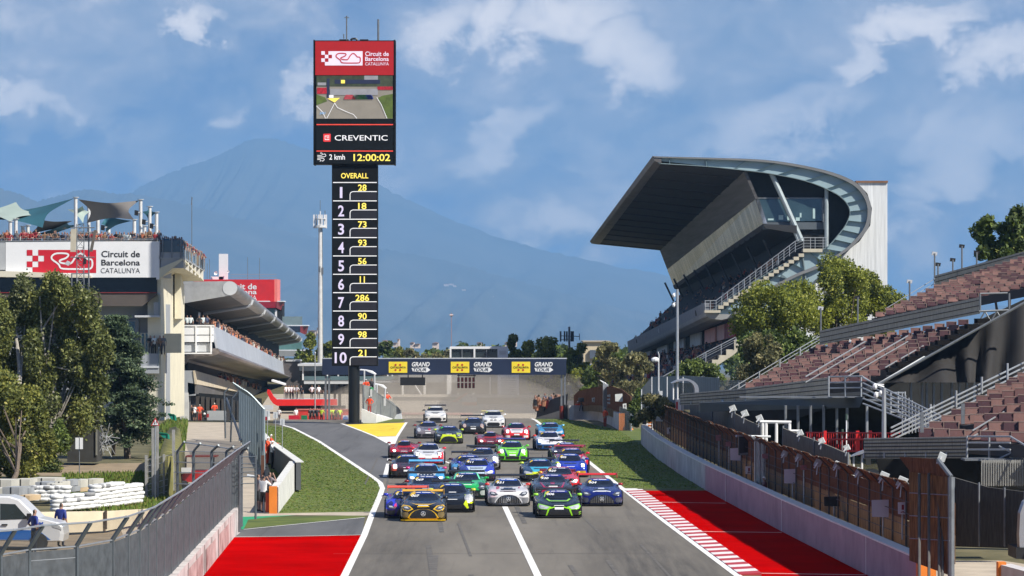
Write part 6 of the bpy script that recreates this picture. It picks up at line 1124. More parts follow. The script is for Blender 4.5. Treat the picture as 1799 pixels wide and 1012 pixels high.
tree('dark_bush', P(1360, 735, 250), clumpy([(1288, 690), (1300, 640), (1320, 590), (1380, 585), (1440, 590), (1440, 620), (1380, 660), (1330, 690)], 250, 34, 19, 8, 2, 1.0), 14000, .16, 'green', 'dark shaded bush mass under the pines behind the stand rails', 8, limbs=4)
tree('olive_bush', P(1335, 730, 244), clumpy([(1306, 660), (1312, 610), (1330, 588), (1356, 592), (1368, 612), (1366, 650), (1330, 676)], 244, 20, 14, 9, 1.2, 1.0), 8000, .13, 'olive', 'olive grey bush in front of the dark pines', 9, limbs=3)
tree('trimmed_bush', P(1232, 735, 258), clumpy([(1178, 672), (1188, 650), (1205, 640), (1232, 636), (1250, 645), (1264, 660), (1268, 672)], 258, 22, 12, 10, 1.4, .9), 9000, .13, 'green', 'bright green rounded bush above the corrugated fence', 10, limbs=3)
tree('ivy_bush', P(1132, 745, 268), clumpy([(1112, 740), (1116, 690), (1130, 676), (1146, 684), (1148, 720), (1140, 744)], 268, 18, 9, 11, 1, 1.1), 6500, .12, 'green', 'dark green bush growing at the gap between the two walls', 11, limbs=2)
tree('dry_bush', P(1165, 735, 240), clumpy([(1120, 735), (1128, 706), (1170, 694), (1186, 700), (1186, 716), (1150, 730)], 240, 14, 9, 12, .8, 1), 4000, .12, 'olive', 'dry brown scrub on the bank behind the brown fence', 12, limbs=2)
tree('broadleaf_tree', P(1775, 700, 228), clumpy([(1722, 455), (1720, 415), (1735, 385), (1760, 375), (1800, 372), (1850, 380), (1850, 470), (1780, 465)], 228, 26, 15, 13, 1.6, 1.0), 7000, .20, 'green', 'loose leafy tree rising behind the seats at the right edge', 13, limbs=10, tr=.14)
# trees along the far end of the straight
FG = 'trees beyond the start gantry'
far_spec = [(545, 668, 534, 582, 560, 640, 'pine', 'dark tree left of the white telecom mast'), (578, 668, 566, 596, 586, 640, 'pine', 'low tree between the mast and the timing tower'), (672, 672, 662, 592, 690, 640, 'green', 'dark tree just right of the timing tower'), (700, 672, 684, 612, 716, 640, 'yellow', 'yellowish tree beyond the gantry, first on the left'), (735, 672, 712, 608, 752, 640, 'olive', 'olive tree beyond the gantry banner, left part'), (772, 672, 750, 616, 794, 640, 'olive', 'low olive tree beside the white glazed box'), (830, 672, 790, 604, 860, 632, 'green', 'grey green tree top behind the white glazed box'), (903, 672, 892, 590, 912, 650, 'yellow', 'thin yellow tree right of the white glazed box'), (925, 680, 905, 602, 948, 660, 'pine', 'dark round pine above the right end of the gantry'), (968, 684, 935, 595, 1000, 668, 'pine', 'broad pine under the dark antenna'), (1010, 690, 985, 605, 1040, 690, 'pine', 'yellow green pine behind the gantry leg'), (1050, 705, 1025, 640, 1075, 690, 'green', 'dark bush mass above the far wall'), (1078, 705, 1050, 592, 1108, 680, 'olive', 'grey olive tree with pointed top left of the main stand'), (1110, 705, 1090, 625, 1140, 670, 'olive', 'olive tree under the belly of the main stand'), (1040, 700, 1012, 622, 1062, 690, 'pine', 'pine between the gantry and the olive tree')]
for k, (bx, by, x0, y0, x1, y1, kd, lb) in enumerate(far_spec):
    d = 640-k*7 if bx < 900 else 520-(k-8)*13
    if bx > 1040: d = 400-(bx-1040)*.6
    w = (x1-x0)/2; cx = (x0+x1)/2; tree('far_tree', P(bx, by+20, d), clumpy([(x0, y1+16), (x0-2, lerp(y0, y1, .55)), (cx-w*.55, lerp(y0, y1, .15)), (cx, y0), (cx+w*.55, lerp(y0, y1, .12)), (x1+2, lerp(y0, y1, .5)), (x1, y1+16)], d, 20, max(6, w*.34), 40+k, 1.6, 1.05), 3600 if bx < 900 else 7000, .30 if bx < 900 else .22, kd, lb, 40+k, group=FG, limbs=3, up=.4)
tl_ = []
for k in range(250):
    px = rng.uniform(-300, 2600); dd = rng.uniform(690, 900); tl_.append(E(px, rng.uniform(618, 650), dd, rng.uniform(10, 24), rng.uniform(9, 16), 4, 1.2+rng.normal(0, .5)))
q, mi = leaves(tl_, 40000, .75, 77, 0, .3); tag(quadmesh('woodland', q, LF['green'], mi), kind='stuff')
# village on the slope, pale blocks far off
VIL = M('village_wall', (.62, .52, .46), .8, sc=.05)
for k, (x, y, w, h) in enumerate(((665, 604, 3, 4), (676, 601, 5, 5), (684, 603, 4, 3), (694, 604, 4, 3), (700, 600, 2, 7), (724, 604, 4, 4), (733, 606, 5, 3), (765, 605, 6, 5), (842, 604, 5, 4), (890, 604, 4, 4), (902, 597, 7, 6), (548, 583, 8, 4), (560, 578, 4, 4), (784, 500, 5, 2.5), (792, 499, 5, 2), (799, 502, 3, 2), (815, 509, 4, 1.5), (860, 521, 8, 1.5))):
    w *= 1.8; d = 2200 if y > 560 else 20800; o = thing('village_house', P(x, y+14, d), 'pale house on the hazy slope, %s' % ('among the roofs low behind the gantry trees' if y > 560 else 'in the hamlet high on the mountainside'), 'house', 'pale houses of the far village'); part('wall', VIL, o, lambda m: pbox(m, x-w/2, y-h/2, x+w/2, y+h*(2 if y > 560 else 1.2), d, 12))
    part('roof', M('village_roof', (.34, .18, .12), .8), o, lambda m: m.plate(Q((x-w/2-.3, y-h/2, d-1), (x, y-h*.66, d-1), (x+w/2+.3, y-h/2, d-1)), (0, 14, 0)))
wb_ = thing('warehouse', P(1047, 640, 700), 'cream warehouse wall seen between the far pines and the olive tree', 'building'); part('wall', C(205, 190, 160), wb_, lambda m: pbox(m, 1025, 600, 1072, 640, 700, 20)); part('roof_edge', C(170, 160, 140), wb_, lambda m: pbox(m, 1024, 599, 1073, 601, 699.5, 21)); part('lower_wall', C(85, 95, 110), wb_, lambda m: pbox(m, 1036, 615, 1062, 630, 699.4, .5))
rm = thing('radio_mast', P(793, 605, 1500), 'hair thin radio mast far behind the gantry', 'mast'); part('pole', C(150, 120, 120), rm, lambda m: m.tube(P(793, 620, 1500), P(793, 550, 1500), .16, 5)); part('head', C(190, 170, 165), rm, lambda m: m.tube(P(790, 554, 1500), P(796, 554, 1500), .5, 6))
# ---------------------------------------------------------------- left foreground
# debris fence on its wall, bending away to the left
FN = M('fence_netting', (.075, .085, .095), .75, var=.35, sc=3, alpha=.92); WIRE = M('chain_link', (.13, .145, .155), .55, .4, var=.3, sc=5, alpha=.32); POST = M('fence_post_steel', (.135, .155, .17), .5, .45, var=.2, sc=2)
top_px = [(-160, 992), (-60, 980), (0, 975), (50, 966), (134, 960), (197, 949), (224, 939), (244, 931), (300, 895), (350, 855), (395, 820), (422, 801)]
tp = [P(x, y, F*(H-3.0)/(y-HY)) for x, y in top_px]
df = thing('debris_fence', (tp[-1].x, tp[-1].y, 0), 'dark grey curving debris fence with leaning top along the left foreground', 'fence')
dense = [tp[0]]
for a, b in zip(tp[:-1], tp[1:]):
    n = max(1, round((b-a).length/2.9)); dense += [a.lerp(b, (k+1)/n) for k in range(n)]
def nrm_at(i):
    a, b = dense[max(0, i-1)], dense[min(len(dense)-1, i+1)]; t_ = (b-a).normalized(); return Vector((t_.y, -t_.x, 0))
lean = [p+nrm_at(i)*.42+Vector((0, 0, .62)) for i, p in enumerate(dense)]
part('netting', FN, df, lambda m: [m.hexa([Vector((a.x, a.y, 1.0)), Vector((b.x, b.y, 1.0)), Vector((b.x, b.y, 2.94)), Vector((a.x, a.y, 2.94))], [Vector((a.x+.02, a.y+.01, 1.0)), Vector((b.x+.02, b.y+.01, 1.0)), Vector((b.x+.02, b.y+.01, 2.94)), Vector((a.x+.02, a.y+.01, 2.94))]) for a, b in zip(dense[:-1], dense[1:])])
part('wire_mesh', WIRE, df, lambda m: [m.poly([a-Vector((0, 0, .4)), b-Vector((0, 0, .4)), b, a]) for a, b in zip(dense[:-1], dense[1:])]+[m.poly([a, b, d_, c]) for a, b, c, d_ in zip(dense[:-1], dense[1:], lean[:-1], lean[1:])])
for i, p in enumerate(dense):
    nn = nrm_at(i)*.07; part('post', POST, df, lambda m: (m.box((p.x, p.y, 1.5), (.10, .10, 3.0), math.atan2(nn.y, nn.x)), m.tube(p, lean[i], .06, 4)))
for pts, rr in ((dense, .025), (lean, .028), ([p-Vector((0, 0, .28)) for p in dense], .016), ([p-Vector((0, 0, 1.0)) for p in dense], .014)): part('cable', STEEL, df, lambda m: m.path(pts, rr, 5))
# its concrete wall, trackside
lwp = [(422, 936), (412, 944), (357, 1012), (318, 1062), (262, 1140)]; lw_ = [G(x, y) for x, y in lwp]
lwl = thing('barrier_wall', lw_[1], 'stained white barrier wall under the left debris fence', 'wall'); LWM = M('stained_white_wall', (.46, .40, .39), .85, var=.25, sc=1.1, bump=.2, col2=(.66, .62, .60), detail=9)
part('run', LWM, lwl, lambda m: [m.hexa([a, b, b+Vector((0, 0, 1.05)), a+Vector((0, 0, 1.05))], [p+Vector((-.55, .1, 0)) for p in (a, b, b+Vector((0, 0, 1.05)), a+Vector((0, 0, 1.05)))]) for a, b in zip(lw_[:-1], lw_[1:])])
for k in range(7): t = (k+.7)/7.5; p = lw_[1].lerp(lw_[3], t); part('joint', C(120, 112, 110), lwl, lambda m: m.box((p.x+.006, p.y, .52), (.02, .06, 1.03)))
part('pink_wash', M('pink_wash', (.40, .20, .19), .85, var=.4, sc=1.2, col2=(.60, .47, .45)), lwl, lambda m: [m.poly([lw_[1].lerp(lw_[3], a)+Vector((.012, 0, .03)), lw_[1].lerp(lw_[3], b)+Vector((.012, 0, .03)), lw_[1].lerp(lw_[3], b)+Vector((.012, 0, .84)), lw_[1].lerp(lw_[3], a)+Vector((.012, 0, .84))]) for a, b in ((.14, .36), (.42, .60), (.66, .9))])
# return of the fence, going left behind it
d = 157.0; rt = thing('debris_fence', P(372, 900, d), 'short return of the debris fence running left with bent posts', 'fence')
for x in (312, 340, 372, 398, 412, 424): part('post', POST, rt, lambda m: (m.tube(P(x, 925, d-(x-312)*.04), P(x, 793-(x-312)*.0, d-(x-312)*.04), .065, 6), m.tube(P(x, 793, d-(x-312)*.04), P(x+12, 776+(x-312)*.10, d-.6-(x-312)*.04), .05, 5)))
part('wire_mesh', WIRE, rt, lambda m: m.poly(Q((306, 925, d+.3), (424, 925, d-4), (424, 795, d-4), (306, 795, d+.3)))); part('cable', STEEL, rt, lambda m: ([m.tube(P(306, y, d+.2), P(424, y+2, d-4.2), .022, 4) for y in (793, 812, 830, 850, 870, 890)], m.tube(P(322, 777, d-.4), P(430, 792, d-4.6), .03, 5)))
d = 151.0; sp_ = thing('gate_fence', P(432, 925, d), 'dark wire gate closing the gap beside the service path', 'gate'); part('post', POST, sp_, lambda m: (m.tube(P(421, 935, d), P(421, 800, d), .06), m.tube(P(449, 912, d+8), P(449, 800, d+8), .05))); part('wire', POST, sp_, lambda m: [m.tube(P(421, y, d), P(449, y-1, d+8), .018, 4) for y in (803, 815, 822, 830, 838, 850)])
# chain link fence with concrete posts, signs, bins
d = 182.0; cl_ = thing('chain_link_fence', P(290, 890, d), 'old chain link fence with leaning concrete posts', 'fence')
for x, y0, y1, w in ((257, 800, 886, 2.2), (269, 752, 884, 2.4), (277, 740, 880, 2.0), (288, 798, 868, 1.6), (305, 755, 862, 2.4), (312, 790, 860, 2.0)): part('post', M('concrete_post', (.26, .26, .25), .9, var=.25, sc=3), cl_, lambda m: m.plate(Q((x-w, y1, d), (x+w, y1, d), (x+w-.5, y0, d), (x-w-.5, y0, d)), (0, .15, 0)))
part('wire_mesh', M('old_wire_mesh', (.33, .32, .27), .7, var=.3, sc=4, alpha=.42), cl_, lambda m: (m.poly(Q((256, 884, d+.1), (312, 862, d+.3), (312, 795, d+.3), (256, 806, d+.1)))))
for k in range(7): part('cable', STEEL, cl_, lambda m: m.tube(P(256, 808+k*11, d), P(312, 797+k*10, d+.2), .012, 3))
o = thing('road_sign', P(139.5, 836, 209), 'white double plate sign on a thin post by the dirt road', 'sign'); part('plate', WHITEP, o, lambda m: pbox(m, 132.5, 769, 138.5, 789, 209, .04)); part('plate', WHITEP, o, lambda m: pbox(m, 140, 769, 145.5, 789, 209, .04)); part('post', STEEL_D, o, lambda m: m.tube(P(139.5, 836, 209.1), P(139.5, 768, 209.1), .03, 5))
o = thing('triangle_sign', P(272.5, 880, 181), 'red edged triangular warning sign with two way arrows', 'sign'); d = 181; part('plate', C(170, 40, 40), o, lambda m: m.plate(Q((265, 748, d), (280.5, 748, d), (273, 733.5, d)), (0, .03, 0))); part('face', WHITEP, o, lambda m: m.plate(Q((267.6, 746.5, d-.02), (278, 746.5, d-.02), (273, 737, d-.02)), (0, .015, 0))); part('arrow_print', BLACK, o, lambda m: (m.poly(Q((271, 745, d-.03), (272, 745, d-.03), (272, 740, d-.03), (271, 740, d-.03))), m.poly(Q((274, 745, d-.03), (275, 745, d-.03), (275, 740.5, d-.03), (274, 740.5, d-.03))), m.poly(Q((270, 743.6, d-.03), (271.5, 746, d-.03), (273, 743.6, d-.03))), m.poly(Q((273.4, 742, d-.03), (276, 742, d-.03), (274.6, 739.4, d-.03))))); part('post', STEEL, o, lambda m: m.tube(P(273, 880, d+.06), P(273, 736, d+.06), .035, 6))
GRN = M('green_bin_plastic', (.01, .22, .15), .5, sc=2)
for x, y, w, h, dd, lb in ((301, 733, 6, 6, 232, 'green bin tipped on the grass bank, upper one'), (287, 766, 8, 5.5, 205, 'green bin lying on the grass bank, lower one')): o = thing('green_bin', P(x, y+h, dd), lb, 'bin'); part('body', GRN, o, lambda m: m.loft([Q((x-w, y-h, dd), (x+w*.9, y-h*.7, dd), (x+w, y+h, dd), (x-w*.1, y+h*.5, dd)), [p+Vector((.1, .6, -.05)) for p in Q((x-w*.8, y-h*.8, dd), (x+w*.7, y-h*.6, dd), (x+w*.8, y+h*.8, dd), (x, y+h*.4, dd))]])); part('rim', C(10, 100, 75), o, lambda m: m.path(Q((x-w, y-h, dd-.02), (x+w*.9, y-h*.7, dd-.02), (x+w, y+h, dd-.02)), .04, 5))
m = MB(); bk = [(268, 800, 188), (278, 775, 200), (285, 757, 214), (296, 745, 226), (312, 742, 232), (326, 748, 230), (324, 775, 210), (320, 800, 190), (300, 812, 180)]; 
m.loft([[Vector((p.x, p.y, 0)) for p in Q(*bk)], [p+Vector((0, 0, -.2)) for p in Q(*[(lerp(302, x, .6), lerp(765, y, .75)-4, dd) for x, y, dd in bk])]]); tag(m.build('grass_bank', M('bank_grass', (.11, .13, .03), .95, var=.5, sc=.9, bump=.6, col2=(.22, .20, .07)), fix=True, smooth=True), kind='structure')
blades('grass_tufts', [(262, 812), (276, 760), (300, 745), (330, 745), (322, 812)], 5000, .1, .7, BL)
# dark block, tyre walls, wrapped blocks, low wall
o = thing('dark_block', P(148, 812, 226), 'dark square block wall in the shade of the trees', 'wall'); part('block', M('dark_block_wall', (.035, .036, .034), .9, var=.3, sc=1), o, lambda m: pbox(m, 118, 751, 170, 812, 226, 3)); part('pale_edge', C(120, 120, 112), o, lambda m: (pbox(m, 117, 749.5, 171, 751.5, 225.9, 3.2), pbox(m, 168, 752, 170.5, 800, 225.9, .2)))
o = thing('brush_pile', P(183, 800, 228), 'pale tangle of cut branches beside the dark block', 'brush pile'); m = MB()
for k in range(46): a = P(rng.uniform(171, 190), rng.uniform(758, 790), 228+rng.uniform(-.4, .4)); m.tube(a, a+Vector((rng.normal(0, .5), rng.normal(0, .2), rng.normal(0, .45))), .022, 3)
m.build('branches', M('grey_twigs', (.40, .42, .44), .8), o)
TY = M('white_tyre_paint', (.66, .67, .66), .75, var=.14, sc=2.5, bump=.15); TYD = M('grey_tyre_rubber', (.22, .225, .23), .85, var=.25, sc=3)
m = MB(); rings = []
for k in range(12):
    a = 2*math.pi*k/12
    rings.append([Vector(((.29+q[0])*math.cos(a), (.29+q[0])*math.sin(a), q[1])) for q in ((-.09, .02), (-.03, 0), (.02, .035), (.035, .09), (.02, .15), (-.03, .18), (-.09, .165))])
m.loft(rings+[rings[0]], closed=True, cap=False); o0 = m.build('tyre', TY, smooth=True); tyre_me = o0.data; bpy.data.objects.remove(o0); tyre_d = tyre_me.copy(); tyre_d.materials[0] = TYD
def stack(x, y, d, n, dark=0):
    b = P(x, y, d)
    for k in range(n):
        o = bpy.data.objects.new('tyre', tyre_d if (dark and k == n-1) else tyre_me); COL.objects.link(o); o.location = b+Vector((rng.normal(0, .025), rng.normal(0, .025), k*.183)); o.rotation_euler = (rng.normal(0, .03), rng.normal(0, .03), rng.uniform(0, 6))
        tag(o, 'white painted tyre in the long low stacked tyre wall' if not (dark and k == n-1) else 'grey tyre capping a stack of the white tyre wall', 'tyre', 'white painted tyres in the stacked wall')
for k in range(15): stack(165+k*5.4+rng.normal(0, .3), 893-k*.75, 172+k*.25, 5 if k > 8 else 6, k in (1, 3))
for k in range(11): stack(100+k*6.2, 898-k*.6, 168+k*.2, 3 if k % 3 else 4, k % 4 == 1)
for k in range(9): stack(62+k*6.4, 880, 176, 4, k % 3 == 0)
BLK = [M('wrapped_block_pale', (.46, .45, .40), .8, var=.15, sc=1), M('wrapped_block_grey', (.26, .275, .29), .75, var=.25, sc=1.5), M('wrapped_block_tan', (.48, .36, .22), .85, var=.2, sc=1)]
k = 0
for x0, y0, x1, y1, d, mi, lb in ((4, 856, 34, 872, 174, 1, 'grey wrapped block at the front left of the stack'), (-20, 858, 4, 876, 174, 0, 'pale wrapped block cut by the left edge'), (35, 857, 51, 870, 175, 1, 'small grey wrapped block in the front row'), (20, 842, 52, 855, 178, 0, 'pale block in the upper row at the left'), (-20, 843, 20, 857, 177, 0, 'pale upper block cut by the left edge'), (62, 847, 82, 858, 177, 1, 'grey wrapped block under the long pale slab'), (62, 858.5, 82, 870, 177, 1, 'grey wrapped block, lower of a pair'), (82.5, 850, 97, 868, 177, 0, 'pale block end between the grey wrapped ones'), (50, 840, 96, 848, 179, 0, 'long pale slab on top of the stack'), (97, 846, 110, 864, 178, 0, 'pale block right of the middle'), (110, 843, 124, 854, 179, 1, 'grey wrapped block near the right end, upper'), (111, 855, 128, 864, 179, 1, 'grey wrapped block near the right end, lower'), (124, 843, 142, 857, 180, 0, 'pale block near the right end'), (127, 856, 142, 864, 180, 2, 'tan wooden block low at the right end'), (146, 842, 164, 853, 181, 0, 'last pale block at the right end'), (34, 870, 52, 880, 173, 2, 'tan wooden pallet at the foot of the stack')):
    o = thing('wrapped_block', P((x0+x1)/2, y1, d), lb, 'block', 'wrapped barrier blocks'); a = Q((x0, y1, d), (x1, y1, d), (x1, y0+rng.uniform(0, 1), d), (x0, y0, d)); part('body', BLK[mi], o, lambda m: m.hexa(a, [p+Vector((.35, 1.4, 0)) for p in a])); part('strap', BLACK, o, lambda m: m.box(P(lerp(x0, x1, .5), (y0+y1)/2, d-.01), (.05, .02, (y1-y0)*d/F*1.01)))
o = thing('low_concrete_wall', P(180, 930, 152), 'low cream concrete wall with one dark post behind the fence', 'wall'); CW = M('cream_concrete', (.62, .54, .40), .85, var=.12, sc=.8, bump=.15)
part('run', CW, o, lambda m: m.hexa(Q((70, 938, 150), (186, 933, 153), (186, 898.5, 153), (70, 900, 150)), [p+Vector((0, .35, 0)) for p in Q((70, 938, 150), (186, 933, 153), (186, 898.5, 153), (70, 900, 150))])); part('run', CW, o, lambda m: m.hexa(Q((186, 933, 153), (284, 912, 161), (284, 893, 161), (186, 898.5, 153)), [p+Vector((0, .35, 0)) for p in Q((186, 933, 153), (284, 912, 161), (284, 893, 161), (186, 898.5, 153))])); part('dark_post', C(70, 60, 52), o, lambda m: pbox(m, 184, 897, 187.5, 930, 152.8, .15))
# far debris fence along the service path and the split wall with marshals
fp_ = [(464, 719, 838, 209), (458, 712, 826, 217), (452, 706, 815, 226), (446, 701, 806, 235), (440, 697, 797, 244), (433, 693, 789, 252), (427, 689, 782, 262), (421, 685, 775, 272)]
f2_ = thing('debris_fence', P(440, 800, 240), 'blue grey debris fence with closely set posts beside the service path', 'fence'); SLAT = M('blue_grey_netting', (.19, .235, .26), .55, .3, var=.3, sc=4, alpha=.55)
part('netting', SLAT, f2_, lambda m: [m.poly(Q((a[0], a[2], a[3]), (b[0], b[2], b[3]), (b[0], b[1], b[3]), (a[0], a[1], a[3]))) for a, b in zip(fp_[:-1], fp_[1:])])
part('leaning_top', SLAT, f2_, lambda m: [m.poly(Q((a[0], a[1], a[3]), (b[0], b[1], b[3]), (b[0]-12, b[1]-13, b[3]), (a[0]-12, a[1]-13, a[3]))) for a, b in zip(fp_[:-1], fp_[1:])])
for k in range(15): t = k/14*7; a, b = fp_[int(min(t, 6))], fp_[int(min(t, 6))+1]; w = t-int(min(t, 6)); x, y0, y1, dd = (lerp(a[i], b[i], w) for i in range(4)); part('post', M('blue_grey_post', (.25, .31, .34), .5, .3), f2_, lambda m: (m.tube(P(x, y1, dd), P(x, y0, dd), .075, 5), m.tube(P(x, y0, dd), P(x-12, y0-13, dd), .06, 5)))
part('end_mesh', WIRE, f2_, lambda m: m.poly(Q((394, 775, 276), (421, 775, 272), (421, 685, 272), (394, 690, 276)))); part('end_post', POST, f2_, lambda m: (m.tube(P(396, 770, 276), P(394, 690, 276), .07), m.tube(P(405, 780, 270), P(408, 700, 270), .07), m.tube(P(398, 700, 275), P(424, 775, 262), .09, 6), m.tube(P(394, 690, 276), P(402, 681, 276), .06), m.tube(P(408, 700, 270), P(421, 684, 272), .05)))
o = thing('concrete_wall', G(502, 880), 'white wall end with orange cap beside the photographers', 'wall'); A, B = G(489, 902), G(520, 861); WV = M('white_concrete', (.60, .60, .57), .85, var=.16, sc=1.5, bump=.2)
part('run', WV, o, lambda m: m.hexa([A, B, B+Vector((0, 0, 1.5)), A+Vector((0, 0, 1.2))], [p+Vector((-.35, .25, 0)) for p in (A, B, B+Vector((0, 0, 1.5)), A+Vector((0, 0, 1.2)))])); part('orange_end', ORANGE, o, lambda m: m.box((A.x-.22, A.y-.25, .62), (.34, .4, 1.26))); part('orange_plate', C(190, 70, 30), o, lambda m: m.box((A.x-.46, A.y-.1, .5), (.22, .1, .9)))
o = thing('shaded_back_wall', G(500, 850), 'trackside wall seen from behind, shaded side coloured dark', 'wall'); far_ = [(520, 811, 861, 190), (505, 800, 858, 200), (490, 789, 840, 212), (476, 779, 826, 226), (466, 771, 814, 238), (456, 760, 795, 262), (446, 745, 775, 300)]
part('shaded_back', M('painted_wall_shade', (.055, .062, .070), .7, var=.2, sc=.8), o, lambda m: [m.hexa(Q((a[0], a[2], a[3]), (b[0], b[2], b[3]), (b[0], b[1]+1.5, b[3]), (a[0], a[1]+1.5, a[3])), [p+Vector((.25, .1, 0)) for p in Q((a[0], a[2], a[3]), (b[0], b[2], b[3]), (b[0], b[1]+1.5, b[3]), (a[0], a[1]+1.5, a[3]))]) for a, b in zip(far_[:-1], far_[1:])])  # near-black colour stands in for shade on the wall's back
part('pale_top', WV, o, lambda m: [m.hexa(Q((a[0]-1, a[1]+1.5, a[3]), (b[0]-1, b[1]+1.5, b[3]), (b[0]-1, b[1], b[3]), (a[0]-1, a[1], a[3])), [p+Vector((.42, .1, 0)) for p in Q((a[0]-1, a[1]+1.5, a[3]), (b[0]-1, b[1]+1.5, b[3]), (b[0]-1, b[1], b[3]), (a[0]-1, a[1], a[3]))]) for a, b in zip(far_[:-1], far_[1:])])
for x, y0, y1, dd, lb in ((470, 722, 768, 240, 'thin marker post with small white head, farther one'), (484, 725, 775, 225, 'thin marker post with small white head, middle one'), (496, 737, 793, 212, 'thin marker post with small white head, nearer one')): oo = thing('marker_post', P(x, y1, dd), lb, 'post'); part('pole', STEEL, oo, lambda m: m.tube(P(x, y1, dd), P(x, y0, dd), .025, 5)); part('head', LGREY, oo, lambda m: pbox(m, x-4, y0-1, x+4, y0+10, dd, .12))
tag(part('wooden_post', C(90, 60, 45), None, lambda m: pbox(m, 458.5, 800, 464, 845, 208, .2)), 'brown wooden post at the end of the blue grey fence', 'post')
# ---------------------------------------------------------------- racing cars
# stations along the car: y, half width, floor, shoulder height, inner hood edge, roof half width, centre height
BODY = {
 'gt': [(0, .72, .12, .50, .52, .42, .56), (.05, .88, .10, .60, .60, .50, .66), (.25, .98, .09, .70, .66, .55, .735), (.8, 1.02, .09, .80, .70, .58, .80), (1.35, .99, .10, .82, .72, .60, .87), (1.75, .97, .10, .84, .78, .68, .92), (2.3, .96, .10, .86, .74, .56, 1.20), (2.8, .97, .10, .87, .74, .55, 1.25), (3.4, 1.0, .10, .91, .74, .52, 1.18), (4.0, 1.03, .10, .95, .74, .5, 1.02), (4.5, .98, .14, .90, .7, .5, .90), (4.68, .90, .2, .82, .65, .45, .80)],
 'mid': [(0, .70, .12, .42, .52, .42, .46), (.06, .88, .09, .50, .60, .50, .53), (.3, .98, .08, .62, .64, .54, .62), (.8, 1.01, .08, .76, .66, .56, .70), (1.2, .98, .10, .78, .72, .62, .78), (1.45, .97, .10, .80, .78, .66, .86), (2.1, .96, .10, .82, .72, .54, 1.16), (2.5, .97, .10, .84, .72, .54, 1.19), (3.1, 1.0, .10, .90, .72, .52, 1.14), (3.8, 1.02, .10, .96, .74, .52, 1.02), (4.35, .98, .14, .90, .7, .5, .92), (4.55, .90, .2, .82, .65, .45, .82)],
 'rear': [(0, .68, .12, .46, .48, .38, .48), (.06, .84, .10, .56, .54, .44, .56), (.3, .94, .09, .74, .52, .42, .66), (.75, .97, .09, .84, .54, .44, .74), (1.15, .95, .10, .84, .66, .56, .82), (1.45, .93, .10, .86, .76, .64, .92), (2.1, .92, .10, .87, .70, .54, 1.23), (2.6, .93, .10, .88, .70, .54, 1.27), (3.3, .98, .10, .92, .72, .50, 1.18), (3.9, 1.0, .10, .92, .72, .46, 1.0), (4.4, .95, .14, .86, .66, .4, .86), (4.55, .86, .2, .78, .6, .4, .78)],
 'hatch': [(0, .74, .14, .56, .54, .44, .62), (.06, .88, .11, .68, .62, .52, .74), (.3, .94, .10, .82, .68, .58, .84), (.85, .97, .10, .90, .72, .62, .92), (1.25, .95, .12, .93, .76, .68, .99), (1.45, .93, .12, .95, .78, .70, 1.04), (2.1, .92, .12, .96, .74, .58, 1.38), (2.7, .92, .12, .98, .74, .58, 1.43), (3.4, .94, .12, 1.0, .74, .57, 1.38), (3.9, .95, .12, 1.0, .74, .56, 1.22), (4.2, .92, .16, .96, .72, .52, 1.02), (4.3, .84, .2, .88, .66, .5, .9)],
 'proto': [(0, .66, .12, .34, .40, .30, .36), (.06, .86, .09, .44, .36, .28, .40), (.3, .96, .08, .66, .30, .22, .44), (.8, .98, .08, .80, .30, .22, .52), (1.25, .94, .10, .72, .40, .30, .62), (1.6, .90, .10, .68, .52, .42, .78), (2.1, .90, .10, .70, .52, .36, 1.10), (2.5, .92, .10, .74, .52, .34, 1.15), (3.1, .98, .10, .82, .50, .30, 1.08), (3.7, 1.0, .10, .86, .46, .26, .92), (4.2, .95, .14, .80, .42, .24, .80), (4.35, .86, .2, .74, .4, .22, .74)]}
_body = {}
def body_mesh(kind):
    if kind in _body: return _body[kind]
    rings = []
    for (y, w, zb, zs, wc, wr, zt) in BODY[kind]:
        half = [(0, zb), (w-.06, zb), (w, zb+.10), (w+.005, lerp(zb, zs, .62)), (w-.02, zs-.07), (w-.12, zs), (wc, lerp(zs, min(zt, zs), .5)+.005), (lerp(wc, wr, .82), lerp(zs, zt, .82) if zt > zs else zt), (wr-.08, zt), (0, zt+.02)]
        rings.append([Vector((x, y, z)) for x, z in half]+[Vector((-x, y, z)) for x, z in half[-2:0:-1]])
    m = MB(); m.loft(rings); o = m.build('body', [BLACK]); sb = o.modifiers.new('s', 'SUBSURF'); sb.levels = sb.render_levels = 2
    dg = bpy.context.evaluated_depsgraph_get(); me = bpy.data.meshes.new_from_object(o.evaluated_get(dg)); bpy.data.objects.remove(o); me.polygons.foreach_set('use_smooth', [True]*len(me.polygons))
    me.name = 'car_body'; bv = BVHTree.FromPolygons([v.co for v in me.vertices], [list(p.vertices) for p in me.polygons]); _body[kind] = (me, bv); return _body[kind]
_dec = {}
